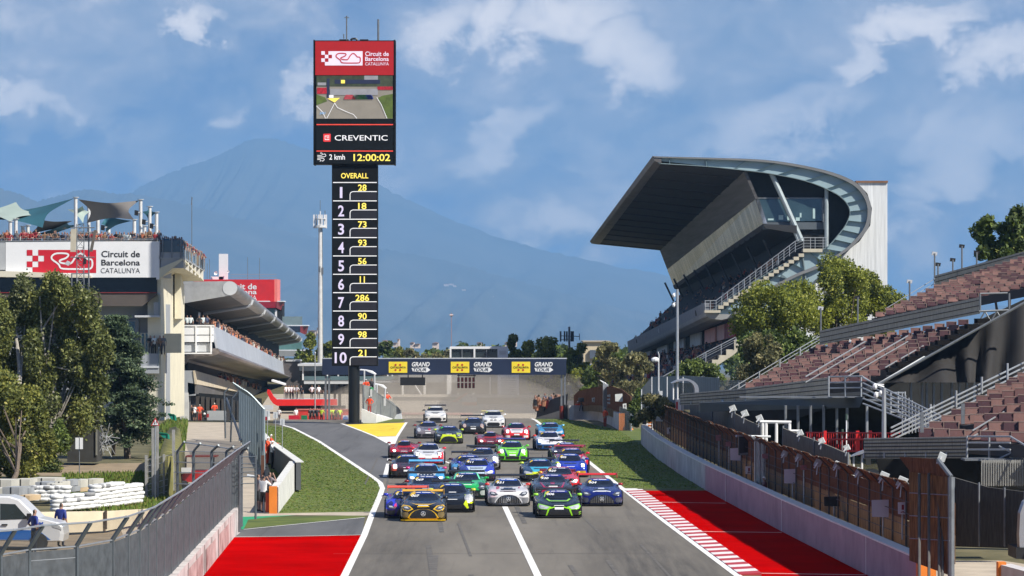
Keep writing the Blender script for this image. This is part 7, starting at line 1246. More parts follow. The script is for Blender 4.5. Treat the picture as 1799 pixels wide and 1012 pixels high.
def decal_mesh(key, kind, polys, axis='front', off_=.012, cut=.11, tris=None):
    """panels following the bodywork: outlines given as seen from the front (x, z) or side (y, z)"""
    if key in _dec: return _dec[key]
    bv = body_mesh(kind)[1]; bm = bmesh.new()
    if tris: # ready made faces (lettering)
        vs = [bm.verts.new((x, 0, z)) for x, z in tris[0]]
        for f in tris[1]:
            try: bm.faces.new([vs[i] for i in f])
            except ValueError: pass
    for p in polys or []:
        vs = [bm.verts.new((x, 0, z)) for x, z in p]; f = bm.faces.new(vs)
        r = bmesh.ops.triangulate(bm, faces=[f])
    for _ in range(5):
        es = [e for e in bm.edges if e.calc_length() > cut]
        if not es: break
        bmesh.ops.subdivide_edges(bm, edges=es, cuts=1); bmesh.ops.triangulate(bm, faces=bm.faces[:])
    for v in bm.verts:
        a, z = v.co.x, v.co.z; ok = None
        if axis == 'front':
            for k in (1, .985, .965, .94, .90, .85):
                h = bv.ray_cast(Vector((a*k, -2, z)), Vector((0, 1, 0)))
                if h[0]: ok = h; break
        else:
            s_ = 1 if axis == 'right' else -1; h = bv.ray_cast(Vector((3*s_, a, z)), Vector((-s_, 0, 0))); ok = h if h[0] else None
        if ok is None or ok[0] is None: ok = bv.find_nearest(Vector((a, 1.2 if z < 1.08 else 2.6, z)) if axis == 'front' else Vector((1, a, z)))
        n = ok[1]; v.co = ok[0]+n*off_+(Vector((0, -.004, 0)) if axis == 'front' else Vector())
    me = bpy.data.meshes.new('panel'); bm.to_mesh(me); bm.free(); me.polygons.foreach_set('use_smooth', [True]*len(me.polygons)); me.materials.append(BLACK); _dec[key] = me; return me
def inst(name, me, mat, parent, loc=(0, 0, 0), rz=0):
    o = bpy.data.objects.new(name, me); COL.objects.link(o); o.parent = parent; o.location = loc; o.rotation_euler = (0, 0, rz)
    for i, m in enumerate(mat if isinstance(mat, list) else [mat]): o.material_slots[i].link = 'OBJECT'; o.material_slots[i].material = m
    return o
def local(name, fnbody, mat, parent, smooth=False): m = MB(); fnbody(m); return m.build(name, mat, parent, local=True, smooth=smooth)
def mir(p): return [(-x, z) for x, z in p][::-1]
CARG = M('racing_windscreen', (.006, .008, .016), .12, var=.3, sc=3, spec=.35); RUB = M('racing_tyre', (.018, .018, .019), .8, sc=4); RIMM = M('dark_rim', (.06, .06, .065), .4, .7); HEAD = M('headlamp_glass', (.55, .57, .60), .12, .3, var=.25, sc=8, coat=.5); HEADD = M('smoked_headlamp', (.10, .11, .13), .12, .4, coat=.5); LAMPON = M('lit_headlamp', (1, .97, .9), .3, emit=5); CARB = M('carbon_black', (.014, .014, .016), .35, var=.4, sc=6, coat=.3); CHR = M('chrome_trim', (.62, .63, .65), .15, .9)
def paint(c): return M('car_paint_%d_%d_%d' % c, lin(c), .22, var=.06, sc=2, coat=.5, metal=.10)
_prim = {}
def prim(key, fnbody, smooth=True, nm=2):
    if key not in _prim: m = MB(); fnbody(m); o = m.build(key, [BLACK]*nm, smooth=smooth); _prim[key] = o.data; bpy.data.objects.remove(o)
    return _prim[key]
tyre = prim('tyre', lambda m: m.loft([[Vector((x, r*math.cos(a), r*math.sin(a))) for a in np.linspace(0, 6.2832, 24, endpoint=False)] for x, r in ((-.14, .20), (-.14, .31), (-.10, .345), (.10, .345), (.14, .31), (.14, .20))], cap=False), nm=1)
def rimf(m):
    m.tube((-.13, 0, 0), (.125, 0, 0), .07, 8)
    for k in range(10): a = k*.6283; m.tube((.12, .05*math.cos(a), .05*math.sin(a)), (.12, .22*math.cos(a), .22*math.sin(a)), .018, 4)
    m.loft([[Vector((x, .225*math.cos(a), .225*math.sin(a))) for a in np.linspace(0, 6.2832, 20, endpoint=False)] for x in (-.13, .13)], cap=False)
rim = prim('rim', rimf, nm=1)
mirror_me = prim('mirror', lambda m: (m.loft([[Vector((x*s, y, z*s+.0)) for x, z in ((-.12, -.05), (.10, -.06), (.12, .03), (.06, .07), (-.10, .06))] for s, y in ((.6, -.10), (1, -.03), (1, .06))]), m.tube((-.2, .02, -.07), (-.02, .02, -.02), .022, 5)), nm=1)
def dlist(kind):
    """front view shapes per body: windscreen, headlamps, grille, intakes, hood patch"""
    if kind == 'gt': return dict(ws=[(-.66, .90), (-.40, .885), (0, .88), (.40, .885), (.66, .90), (.59, 1.08), (.50, 1.185), (.25, 1.205), (0, 1.21), (-.25, 1.205), (-.50, 1.185), (-.59, 1.08)],
        head=[(.50, .565), (.62, .66), (.84, .69), (.90, .63), (.82, .53), (.66, .50)], grille=[(-.56, .15), (.56, .15), (.60, .22), (.50, .38), (.36, .49), (.18, .545), (0, .555), (-.18, .545), (-.36, .49), (-.50, .38), (-.60, .22)], intake=[(.66, .42), (.90, .44), (.92, .30), (.86, .20), (.68, .20), (.62, .30)], hood=[(-.42, .66), (.42, .66), (.56, .86), (-.56, .86)], number=(-.52, -.16, .995, 1.085))
    if kind == 'mid': return dict(ws=[(-.64, .84), (0, .815), (.64, .84), (.56, 1.04), (.47, 1.125), (0, 1.15), (-.47, 1.125), (-.56, 1.04)], head=[(.42, .50), (.86, .60), (.90, .52), (.84, .44), (.56, .42)], grille=[(-.50, .14), (.50, .14), (.44, .34), (.40, .43), (-.40, .43), (-.44, .34)], intake=[(.54, .38), (.90, .36), (.90, .18), (.60, .16)], hood=[(-.36, .52), (.36, .52), (.56, .78), (-.56, .78)], number=(-.50, -.16, .95, 1.04))
    if kind == 'rear': return dict(ws=[(-.64, .90), (-.3, .875), (.3, .875), (.64, .90), (.56, 1.12), (.48, 1.20), (0, 1.235), (-.48, 1.20), (-.56, 1.12)], head=[(.68+.13*math.cos(a), .66+.14*math.sin(a)) for a in np.linspace(0, 6.283, 14, endpoint=False)], grille=[(-.42, .20), (.42, .20), (.42, .36), (-.42, .36)], intake=[(.50, .38), (.82, .38), (.84, .24), (.52, .20)], hood=[(-.40, .56), (.40, .56), (.52, .84), (-.52, .84)], number=(-.50, -.18, 1.02, 1.11))
    if kind == 'hatch': return dict(ws=[(-.68, 1.03), (0, 1.02), (.68, 1.03), (.60, 1.26), (.52, 1.34), (0, 1.365), (-.52, 1.34), (-.60, 1.26)], head=[(.46, .68), (.86, .78), (.88, .70), (.80, .62), (.50, .61)], grille=[(-.46, .18), (.46, .18), (.56, .34), (.40, .46), (-.40, .46), (-.56, .34)], intake=[(.66, .42), (.88, .44), (.88, .28), (.68, .26)], hood=[(-.5, .76), (.5, .76), (.6, .97), (-.6, .97)], number=(-.54, -.2, 1.16, 1.26))
    return dict(ws=[(-.40, .80), (0, .77), (.40, .80), (.36, 1.0), (.28, 1.085), (0, 1.105), (-.28, 1.085), (-.36, 1.0)], head=[(.62+.09*math.cos(a), .50+.09*math.sin(a)) for a in np.linspace(0, 6.283, 12, endpoint=False)], grille=[(-.46, .14), (.46, .14), (.30, .34), (-.30, .34)], intake=[(.48, .30), (.80, .34), (.84, .16), (.54, .14)], hood=[(-.22, .42), (.22, .42), (.38, .70), (-.38, .70)], number=(-.34, -.1, .92, 1.0))
def race_car(px, py, kind, label, col, hood=None, nose=None, roof=None, left=None, right=None, wing=None, wingz=1.22, trim=None, mirror=None, lit=False, star=False, slats=None, number=None, outline=None, headm=None, intake=None, splitter=None, plate=False, band=(40, 70, 150), blob=(225, 190, 30), sc=1.0, extra=(), bumper=None):
    g = G(px, py); rz = math.atan2(.0253, 1)
    o = thing('race_car', (g.x, g.y, 0), label, 'race car', 'race cars on the straight', rz); o.scale = (sc, sc, sc)
    me, bv = body_mesh(kind); D_ = dlist(kind); bd = inst('body', me, paint(col), o)
    def dec(name, polys, mat, off_=.012, key=None, par=bd, axis='front', tris=None): return inst(name, decal_mesh(key or (kind, name, str(polys)[:400], axis, off_), kind, polys, axis, off_, tris=tris), mat, par)
    # livery areas first, then glass, lamps and openings over them
    if bumper: dec('bumper_panel', [[(-.93, .12), (.93, .12), (.95, .40), (.6, .44), (-.6, .44), (-.95, .40)]], paint(bumper), .008)
    if hood: dec('hood_panel', [D_['hood']], paint(hood), .009)
    if nose: dec('nose_panel', [[(-.60, .40), (.60, .40), (.45, D_['hood'][0][1]+.03), (-.45, D_['hood'][0][1]+.03)]], paint(nose), .010)
    if left: dec('wing_panel', [[(-.96, .40), (-.60, .46), (-.56, .80), (-.95, .76)]], paint(left), .010)
    if right: dec('wing_panel', [[(.96, .40), (.95, .76), (.56, .80), (.60, .46)]], paint(right), .010)
    zt = max(z for x, z in D_['ws'])
    if roof: dec('roof_panel', [[(-.46, zt+.004), (.46, zt+.004), (.40, zt+.028), (-.40, zt+.028)]], paint(roof), .010)
    ws = dec('windscreen', [D_['ws']], CARG, .010, par=bd)
    wt = [p for p in D_['ws'] if p[1] > zt-.10]; hw = max(x for x, z in wt)
    dec('sun_strip', [[(-hw+.02, zt-.085), (hw-.02, zt-.085), (hw-.08, zt-.022), (0, zt-.006), (-hw+.08, zt-.022)]], paint(band), .016, par=ws)
    dec('strip_lettering', [[(-.30, zt-.055), (-.10, zt-.050), (-.10, zt-.032), (-.30, zt-.040)], [(-.05, zt-.048), (.32, zt-.055), (.32, zt-.036), (-.05, zt-.030)]], WHITEP, .022, par=ws)
    x0, x1, z0, z1 = D_['number']
    dec('class_mark', [[(x0-.05, z0+.03), (x0+.10, z1+.02), (x0+.16, z1+.07), (x0+.04, z1+.06), (x0-.03, z1)]], paint(blob), .018, par=ws)
    if number:
        vs, fs = glyphs(number, .02, .25); dec('number_lettering', None, WHITEP, .020, (kind, 'n', number), ws, tris=([(x0+(x1-x0)*u, z0+(z1-z0)*v) for u, v in vs], fs))
    for ax in ('left', 'right'): dec('side_window', [[(1.95, .93), (2.35, 1.10), (3.2, 1.06), (3.5, .96), (2.9, .92)] if kind != 'hatch' else [(1.6, 1.05), (2.1, 1.27), (3.3, 1.28), (3.7, 1.08)]], CARG, .010, axis=ax)
    if outline: dec('grille_surround', [[(x*1.13, .15+(z-.15)*1.10-.035) for x, z in D_['grille']]], paint(outline), .010)
    gr_ = dec('grille', [D_['grille']], CARB, .016)
    if slats:
        sl = []; top_ = max(z for x, z in D_['grille'])
        for k in range(-6, 7):
            x = k*.085
            if abs(x) < .06 and star: continue
            zt_ = top_-.03-max(0, abs(x)-.12)**1.5*.85; sl.append([(x-.008, .17), (x+.008, .17), (x+.008, zt_), (x-.008, zt_)])
        dec('grille_slats', sl, CHR, .022, par=gr_)
    if star:
        c = (0, .36); ring = [(c[0]+.105*math.cos(a), c[1]+.105*math.sin(a)) for a in np.linspace(0, 6.283, 16, endpoint=False)]; rin = [(c[0]+.085*math.cos(a), c[1]+.085*math.sin(a)) for a in np.linspace(0, 6.283, 16, endpoint=False)]
        ps = [[ring[i], ring[(i+1) % 16], rin[(i+1) % 16], rin[i]] for i in range(16)]
        for a in (1.571, 3.665, 5.760): ps.append([(c[0]+.03*math.cos(a+1.571), c[1]+.03*math.sin(a+1.571)), (c[0]+.10*math.cos(a), c[1]+.10*math.sin(a)), (c[0]+.03*math.cos(a-1.571), c[1]+.03*math.sin(a-1.571))])
        dec('star_emblem', ps, M('bright_emblem', (.85, .86, .88), .2, .6), .034, par=gr_)
    for s_, q in ((1, D_['head']), (-1, mir(D_['head']))):
        if trim: cx, cz = sum(p[0] for p in q)/len(q), sum(p[1] for p in q)/len(q); dec('headlight_trim', [[(cx+(x-cx)*1.32, cz+(z-cz)*1.4) for x, z in q]], paint(trim), .011)
        hl = dec('headlight', [q], headm or (HEADD if kind in ('gt', 'mid') else HEAD), .016)
        if kind == 'rear':
            for dx, dz in ((-.045, -.045), (.045, -.045), (-.045, .045), (.045, .045)): dec('lamp_unit', [[(s_*.68+dx-.032, .66+dz-.032), (s_*.68+dx+.032, .66+dz-.032), (s_*.68+dx+.032, .66+dz+.032), (s_*.68+dx-.032, .66+dz+.032)]], LAMPON if lit else HEAD, .024, par=hl)
        else:
            cx, cz = sum(p[0] for p in q)/len(q), sum(p[1] for p in q)/len(q); dec('lamp_unit', [[(cx-.10*s_, cz-.02), (cx+.08*s_, cz-.01), (cx+.11*s_, cz+.05), (cx-.02*s_, cz+.045)][::s_]], LAMPON if lit else HEAD, .024, par=hl)
    for q in (D_['intake'], mir(D_['intake'])): dec('intake', [q], paint(intake) if intake else CARB, .015)
    dec('hood_vent', [[(-.34, D_['hood'][2][1]-.10), (.34, D_['hood'][2][1]-.10), (.36, D_['hood'][2][1]-.06), (-.36, D_['hood'][2][1]-.06)]], CARB, .014)
    dec('hood_lettering', [[(-.22, D_['hood'][0][1]+.03), (.22, D_['hood'][0][1]+.03), (.22, D_['hood'][0][1]+.05), (-.22, D_['hood'][0][1]+.05)]], WHITEP if sum(hood or col) < 420 else C(40, 40, 50), .016)
    if plate: dec('bonnet_plate', [[(-.20, .40), (.20, .40), (.20, .49), (-.20, .49)]], WHITEP, .03)
    for nm_, polys, cc in extra: dec(nm_, polys, paint(cc), .019)
    for x in (-1, 1):
        for y in (.86, 3.62):
            w = inst('wheel', tyre, RUB, o, (x*(.90 if y < 2 else .92), y, .345)); inst('rim', rim, RIMM, w, (0, 0, 0), 0 if x > 0 else math.pi)
            local('wheel_arch', lambda m: m.plate([(x*(1.018 if y < 2 else 1.028), y+.41*math.cos(a), max(.12, .345+.41*math.sin(a))) for a in np.linspace(-.5, 3.64, 14)], (-x*.03, 0, 0)), CARB, bd)
        inst('mirror', mirror_me, paint(mirror or col), o, (x*.98, 1.9 if kind != 'proto' else 1.5, (.98 if kind != 'hatch' else 1.08)), 0 if x > 0 else 0)
    local('splitter', lambda m: m.plate([(-.98, -.02, .07), (-.78, -.13, .07), (.78, -.13, .07), (.98, -.02, .07), (1.0, .8, .07), (-1.0, .8, .07)], (0, 0, .03)), paint(splitter) if splitter else CARB, o)
    if wing:
        wc = paint(wing) if wing != 'carbon' else CARB; z = wingz
        rw_ = local('rear_wing', lambda m: m.loft([[Vector((x, 4.30+q[0], z+q[1])) for q in ((0, -.01), (.08, -.045), (.24, -.02), (.36, .05), (.34, .065), (.18, .01), (.04, .015))] for x in (-.92, -.3, .3, .92)]), wc, o)
        for x in (-.93, .93): local('end_plate', lambda m: m.plate([(x, 4.22, z-.16), (x, 4.72, z-.14), (x, 4.74, z+.10), (x, 4.24, z+.06)], (.02, 0, 0)), wc, rw_)
        for x in (-.35, .35): local('wing_stay', lambda m: m.plate([(x, 4.1, .80), (x, 4.4, .80), (x, 4.52, z), (x, 4.36, z)], (.02, 0, 0)), CARB, rw_)
    local('aerial', lambda m: m.tube((.18, 2.7, 1.20), (.2, 2.9, zt+.26), .008, 4), CARB, bd)
    return o
X_LIME = [('lime_brace', [[(.42, .44), (.50, .44), (.60, .14), (.54, .14)], [(-.50, .44), (-.42, .44), (-.54, .14), (-.60, .14)], [(.20, .52), (.42, .46), (.42, .42), (.18, .49)], [(-.42, .46), (-.20, .52), (-.18, .49), (-.42, .42)]], (150, 220, 30)), ('hood_line', [[(-.56, .80), (-.48, .815), (-.36, .74), (.36, .74), (.48, .815), (.56, .80), (.42, .715), (-.42, .715)]], (150, 220, 30))]
GOLD = (225, 180, 25)
race_car(743.5, 917, 'gt', 'black and gold race car with oval grille, foremost on the track', (22, 21, 22), right=(60, 50, 30), outline=GOLD, trim=GOLD, star=True, number='007', wing=(215, 165, 40), wingz=1.16, roof=(80, 80, 88), splitter=GOLD, intake=(120, 105, 70), band=(30, 60, 150), extra=[('gold_hood_stripe', [[(-.60, .80), (-.30, .72), (.30, .72), (.60, .80), (.34, .755), (-.34, .755)], [(-.26, .635), (.26, .645), (.26, .675), (-.26, .665)], [(-.52, 1.15), (-.36, 1.21), (-.30, 1.16), (-.5, 1.02), (-.58, 1.05)], [(.36, 1.21), (.52, 1.15), (.50, 1.12), (.34, 1.18)]], GOLD)])
race_car(716, 911, 'mid', 'violet and orange race car half hidden behind the black and gold one', (28, 22, 150), hood=(40, 25, 60), left=(40, 50, 215), right=(230, 90, 60), wing=(235, 90, 60), wingz=1.20, number='008', mirror=(40, 50, 170), bumper=(50, 28, 110), extra=[('violet_patch', [[(-.92, .62), (-.74, .74), (-.62, .66), (-.70, .50), (-.9, .48)]], (20, 18, 90)), ('pink_flash', [[(-.60, .44), (-.48, .52), (-.5, .66), (-.58, .6)]], (225, 60, 120))])
race_car(795, 901, 'rear', 'black, yellow and silver race car just right of the black and gold one', (24, 25, 27), left=(215, 235, 30), right=(215, 235, 30), wing='carbon', wingz=1.28, roof=(90, 92, 98), mirror=(190, 205, 60), headm=M('silver_cover', (.62, .62, .62), .3, .6), extra=[('silver_fender', [[(.70, .46), (.92, .52), (.95, .74), (.78, .82), (.62, .72)]], (205, 206, 208)), ('yellow_line', [[(.50, .40), (.60, .56), (.66, .54), (.60, .36), (.74, .22), (.66, .2)]], (215, 235, 30)), ('plate_line', [[(-.16, .86), (.18, .86), (.18, .89), (-.16, .89)]], (225, 225, 225))])
race_car(893.5, 890, 'gt', 'white race car with slatted grille and red mirrors over the centre line', (222, 220, 220), left=(235, 205, 210), outline=(225, 226, 228), slats=True, star=True, number='951', wing='carbon', wingz=1.30, roof=(245, 245, 245), mirror=(205, 60, 55), intake=(120, 122, 128), bumper=(150, 152, 158), band=(35, 80, 170), extra=[('hood_badge', [[(-.20, .84), (.20, .84), (.22, .80), (-.22, .80)]], (30, 34, 50)), ('red_flash', [[(-.56, .86), (-.42, .88), (-.40, .82), (-.56, .78)], [(.48, .84), (.56, .88), (.54, .80)]], (205, 70, 80)), ('hood_script', [[(-.40, .70), (.36, .70), (.36, .72), (-.40, .72)]], (90, 40, 60))])
race_car(982.5, 911, 'mid', 'lime green and black race car, nearest to the red run-off', (17, 20, 19), trim=(140, 215, 35), mirror=(150, 215, 60), number='006', plate=True, headm=HEAD, band=(40, 45, 140), wing='carbon', wingz=1.12, extra=X_LIME+[('lime_pillar', [[(.58, .90), (.63, .86), (.54, 1.08), (.50, 1.10)], [(-.63, .86), (-.58, .90), (-.50, 1.10), (-.54, 1.08)]], (150, 220, 60)), ('lime_stripe', [[(.86, .26), (.97, .29), (.97, .32), (.86, .29)], [(.86, .18), (.97, .21), (.97, .235), (.86, .205)]], (160, 225, 40))])
race_car(1057.5, 890, 'gt', 'dark blue race car with red rear wing at the kerb', (20, 34, 105), slats=True, star=True, number='904', wing=(205, 35, 25), wingz=1.34, mirror=(150, 30, 40), left=(26, 24, 110), intake=(70, 75, 90), outline=(24, 34, 90), roof=(180, 40, 60), extra=[('hood_sponsor', [[(-.42, .70), (-.2, .735), (.2, .735), (.42, .70), (.42, .67), (.2, .70), (-.2, .70), (-.42, .67)], [(-.15, .79), (.15, .79), (.15, .83), (-.15, .83)]], (215, 220, 235))])
race_car(972, 881, 'gt', 'charcoal race car with crimson nose band behind the lime one', (44, 45, 50), nose=(165, 20, 70), outline=None, number='930', wing='carbon', wingz=.84, intake=(90, 88, 80), band=(25, 40, 150), extra=[('crimson_line', [[(-.62, .86), (-.56, .87), (-.36, .66), (-.44, .64)], [(.56, .87), (.62, .86), (.44, .64), (.36, .66)], [(-.10, .80), (.10, .80), (.10, .86), (-.10, .86)]], (175, 25, 75)), ('hood_label', [[(-.2, .70), (.22, .70), (.22, .735), (-.2, .735)]], (220, 220, 215))])
race_car(821, 877, 'gt', 'emerald green and black race car behind the yellow and silver one', (30, 165, 85), hood=(60, 190, 110), left=(36, 50, 46), right=(36, 52, 48), slats=True, number='977', wing='carbon', wingz=1.20, mirror=(45, 175, 80), intake=(170, 180, 175), bumper=(28, 46, 40), extra=[('mint_pillar', [[(-.66, .92), (-.60, .90), (-.48, 1.17), (-.53, 1.18)], [(.60, .90), (.66, .92), (.53, 1.18), (.48, 1.17)]], (110, 225, 175))])
race_car(750, 884, 'gt', 'dark race car with red mirror between the gold and the light blue cars', (34, 30, 60), left=(190, 50, 45), right=(40, 40, 70), hood=(28, 30, 60), number='069', wing='carbon', wingz=1.30, mirror=(130, 30, 35), band=(30, 60, 130))
race_car(985, 866, 'gt', 'bright red race car with black windscreen behind the charcoal one', (215, 32, 38), left=(60, 18, 24), hood=(200, 30, 40), number='920', wing=(110, 20, 26), wingz=.98, mirror=(210, 160, 40), headm=HEAD, lit=True, band=(40, 40, 90))
race_car(749, 857, 'mid', 'light blue and white race car with pink mirrors and lit lamps', (70, 160, 215), hood=(225, 230, 232), nose=(225, 230, 235), wing=(90, 170, 215), wingz=1.26, roof=(235, 238, 240), mirror=(210, 50, 120), lit=True, headm=HEAD, bumper=(50, 110, 180), extra=[('checker_band', [[(-.40+k*.17, .62), (-.30+k*.17, .62), (-.30+k*.17, .68), (-.40+k*.17, .68)] for k in range(5)]+[[(-.12, .52), (.12, .52), (.12, .58), (-.12, .58)]], (20, 24, 34))])
race_car(838, 846, 'mid', 'blue, white and red race car ahead of a violet blue one', (38, 56, 175), hood=(205, 222, 236), nose=(190, 210, 230), right=(50, 60, 190), left=(30, 40, 120), roof=(210, 215, 225), bumper=(95, 24, 48), mirror=(60, 70, 180), number='911', headm=HEAD, lit=True)
race_car(823, 839, 'mid', 'violet blue race car with dark wing peeking left of the blue and white one', (52, 48, 140), left=(70, 140, 190), hood=(60, 60, 150), wing='carbon', wingz=1.28, mirror=(60, 20, 40), right=(200, 80, 140))
race_car(950, 847, 'mid', 'turquoise and yellow race car left of the royal blue one', (30, 60, 90), hood=(60, 180, 210), nose=(205, 220, 40), mirror=(190, 215, 70), roof=(90, 180, 200), bumper=(40, 48, 44), wing='carbon', wingz=1.14, headm=HEAD, extra=[('yellow_sill', [[(-.85, .40), (-.3, .44), (.3, .44), (.85, .40), (.85, .44), (.3, .48), (-.3, .48), (-.85, .44)]], (215, 225, 40))])
race_car(1003, 839, 'rear', 'royal blue race car with white lamp crosses near the right line', (24, 50, 165), hood=(28, 56, 180), number='895', headm=M('blue_lamp_cover', (.02, .05, .3), .2), wing='carbon', wingz=1.24, mirror=(28, 50, 150), intake=(190, 150, 30), lit=True)
race_car(1006, 827, 'rear', 'red and white race car hidden behind the royal blue one', (205, 30, 48), hood=(225, 225, 228), right=(215, 40, 60), roof=(220, 60, 90), wing=(150, 40, 60), wingz=1.32, mirror=(200, 40, 60))
race_car(996, 815, 'rear', 'dark plum race car behind the red and white one on the right', (52, 26, 52), hood=(60, 30, 62), wing='carbon', wingz=1.30, left=(40, 22, 46), mirror=(120, 24, 40), number='985', lit=True)
race_car(715.5, 841, 'rear', 'rusty orange and black race car at the left dashed line', (40, 26, 24), left=(205, 80, 45), hood=(70, 34, 30), right=(170, 50, 45), mirror=(60, 30, 28), lit=True, roof=(120, 130, 150), plate=True)
race_car(849, 826, 'rear', 'silver grey race car with red mirror in the middle of the pack', (120, 122, 126), hood=(95, 96, 102), right=(205, 206, 208), wing='carbon', wingz=1.28, mirror=(190, 30, 50), roof=(150, 60, 70), lit=True)
race_car(753, 817, 'rear', 'white and red race car with dark oval headlamps, left group', (222, 222, 224), bumper=(205, 28, 44), right=(215, 45, 60), mirror=(210, 40, 60), headm=M('black_lamp_cover', (.02, .02, .02), .3), lit=True, roof=(225, 225, 228), plate=True, extra=[('hood_script', [[(-.34, .74), (.34, .74), (.34, .77), (-.34, .77)]], (70, 70, 80))])
race_car(710, 806, 'proto', 'red open wheel style race car at the left edge of the pack', (165, 22, 34), hood=(140, 20, 30), mirror=(120, 20, 30), lit=True, bumper=(40, 16, 20), roof=(170, 30, 40))
race_car(900.5, 812, 'rear', 'apple green race car alone in the middle of the track', (120, 210, 45), hood=(130, 220, 50), wing=(60, 60, 120), wingz=1.32, mirror=(100, 190, 50), headm=M('pale_lamp', (.5, .6, .4), .3), lit=True, roof=(110, 190, 90), plate=True, extra=[('navy_stripe', [[(-.56, .80), (-.48, .80), (-.28, .40), (-.44, .40)], [(.48, .80), (.56, .80), (.44, .40), (.28, .40)]], (28, 52, 90))])
race_car(862, 788, 'proto', 'dull red open wheel style race car behind the apple green one', (150, 36, 34), hood=(120, 26, 28), mirror=(110, 26, 28), lit=True, right=(205, 70, 50), bumper=(56, 24, 24))
race_car(966, 792, 'rear', 'white race car with blue flanks and red mirrors on the right', (224, 224, 228), left=(40, 100, 160), bumper=(40, 90, 150), mirror=(215, 60, 50), hood=(228, 226, 230), roof=(225, 226, 230), lit=True)
race_car(968, 771, 'mid', 'sky blue and dark race car right of the red and white one', (50, 140, 190), hood=(40, 52, 70), nose=(205, 225, 235), mirror=(120, 190, 215), blob=(90, 190, 60), roof=(40, 60, 110), headm=HEAD)
race_car(908, 774, 'rear', 'red race car with white hood and green class mark', (205, 44, 46), hood=(228, 226, 226), roof=(232, 230, 230), mirror=(200, 50, 46), blob=(60, 190, 80), lit=True, intake=(225, 225, 225), plate=True)
race_car(788.5, 780, 'gt', 'black race car with acid yellow nose and green class mark', (42, 42, 40), nose=(200, 220, 40), mirror=(190, 215, 60), left=(52, 52, 46), outline=(200, 220, 50), blob=(60, 200, 70), hood=(46, 46, 54), right=(180, 200, 60))
race_car(752, 771, 'rear', 'dusty grey race car at the back left of the pack', (118, 112, 118), hood=(122, 116, 122), mirror=(140, 50, 50), roof=(110, 116, 150), extra=[('red_star', [[(-.02, .66), (.10, .60), (.22, .66), (.16, .76), (.04, .76)]], (190, 50, 60))], plate=True)
race_car(831.5, 763, 'rear', 'black race car with round copper lamps near the gantry', (40, 39, 38), hood=(44, 43, 42), headm=M('copper_lamp', (.42, .26, .19), .3), plate=True, wing='carbon', wingz=1.36, roof=(44, 52, 90))
race_car(867, 752, 'hatch', 'white saloon race car beside the black one', (226, 226, 224), mirror=(220, 220, 220), blob=(200, 215, 70), extra=[('hood_grille', [[(-.30, .86), (-.08, .86), (-.08, .91), (-.30, .91)], [(.08, .86), (.30, .86), (.30, .91), (.08, .91)], [(-.26, .64), (-.05, .64), (-.05, .70), (-.26, .70)], [(.05, .64), (.26, .64), (.26, .70), (.05, .70)]], (40, 40, 42))], band=(150, 152, 140), wing=(190, 180, 120), wingz=1.30)
race_car(765, 743, 'hatch', 'white hatchback race car, last under the gantry', (224, 222, 218), mirror=(60, 58, 58), wing='carbon', wingz=1.44, blob=(215, 210, 90), band=(200, 200, 196), roof=(225, 224, 220))
# ---------------------------------------------------------------- people in view
D = 330.0
SH_N = ['black shirt', 'red shirt', 'white shirt', 'blue grey shirt', 'brown shirt', 'grey shirt', 'teal shirt', 'orange shirt']
PO_N = ['leaning on the rail', 'leaning on the rail', 'standing', 'raising a phone', 'leaning on the rail', 'standing', 'waving an arm', 'raising a phone']
def fan(x, y, d, k, where, group): return put_person(CROWDM[k], P(x, y, d), rng.normal(0, .35), 'person in %s %s, %s' % (SH_N[k], PO_N[k], where), group, sc=rng.uniform(.93, 1.06))
for k in range(66):
    x = -20+k*4.6+rng.normal(0, 1.2); red = 38 < x < 68
    fan(x, 441+rng.normal(0, 1.5), D+.75+(.0 if k % 3 else .9), 1 if red and rng.random() < .75 else int(rng.choice([0, 0, 1, 2, 3, 4, 5, 7])), 'on the roof terrace over the sign', 'spectators on the roof terrace')
for k in range(42):
    t = (k+.5)/42; dd = D*(D+39)/((D+39)*(1-t)+D*t); fan(lerp(320, 358.5, t)-rng.uniform(0, 3), lerp(452, 475, t)+1, dd, int(rng.choice([0, 1, 2, 3, 4, 5, 6, 7])), 'along the top glass balcony', 'spectators on the top balcony')
for k in range(11): fan(286+k*3.3, 450, D+.6+.5*(k % 2), int(rng.choice([0, 2, 4, 5, 6, 7])), 'behind the smoked glass corner', 'spectators on the top balcony')
for x, k, lb in ((264, 0, 'person in dark top on the lower balcony, leftmost of four'), (271, 2, 'person in white top on the lower balcony by the wall'), (281, 4, 'person in brown top leaning on the lower balcony corner'), (287, 5, 'person in grey top farthest right on the lower balcony')): put_person(CROWDM[k], P(x, 623, D+.7), .2, lb)
for x, k, lb in ((329, 2, 'person in white shirt at the left of the white terrace box'), (335, 2, 'second person in white shirt on the white terrace box'), (350, 0, 'person in black shirt by the post on the terrace box'), (357, 2, 'person in white shirt right of the post on the terrace box'), (364, 3, 'person in blue grey at the right of the terrace box')): put_person(CROWDM[k], P(x, 584, 373), .1, lb)
def along2(n, a, b, dz, jx=.5):
    res = []
    for _ in range(n): t = rng.random(); dd = 1/lerp(1/a[2], 1/b[2], t); p = P(lerp(a[0], b[0], t), lerp(a[1], b[1], t), dd); res.append((p.x-rng.uniform(.1, 1.4), p.y, p.z+dz+rng.uniform(0, .22)))
    return res
crowd_mass('crowd', along2(260, (376, 572, 372), (503, 639, 664), -.22)); crowd_mass('crowd', along2(60, (396, 668, 440), (462, 686, 590), -.15))
crowd_mass('crowd', [tuple(P(rng.uniform(938, 992), rng.uniform(708, 724), 347+rng.uniform(0, 2))) for _ in range(46)])
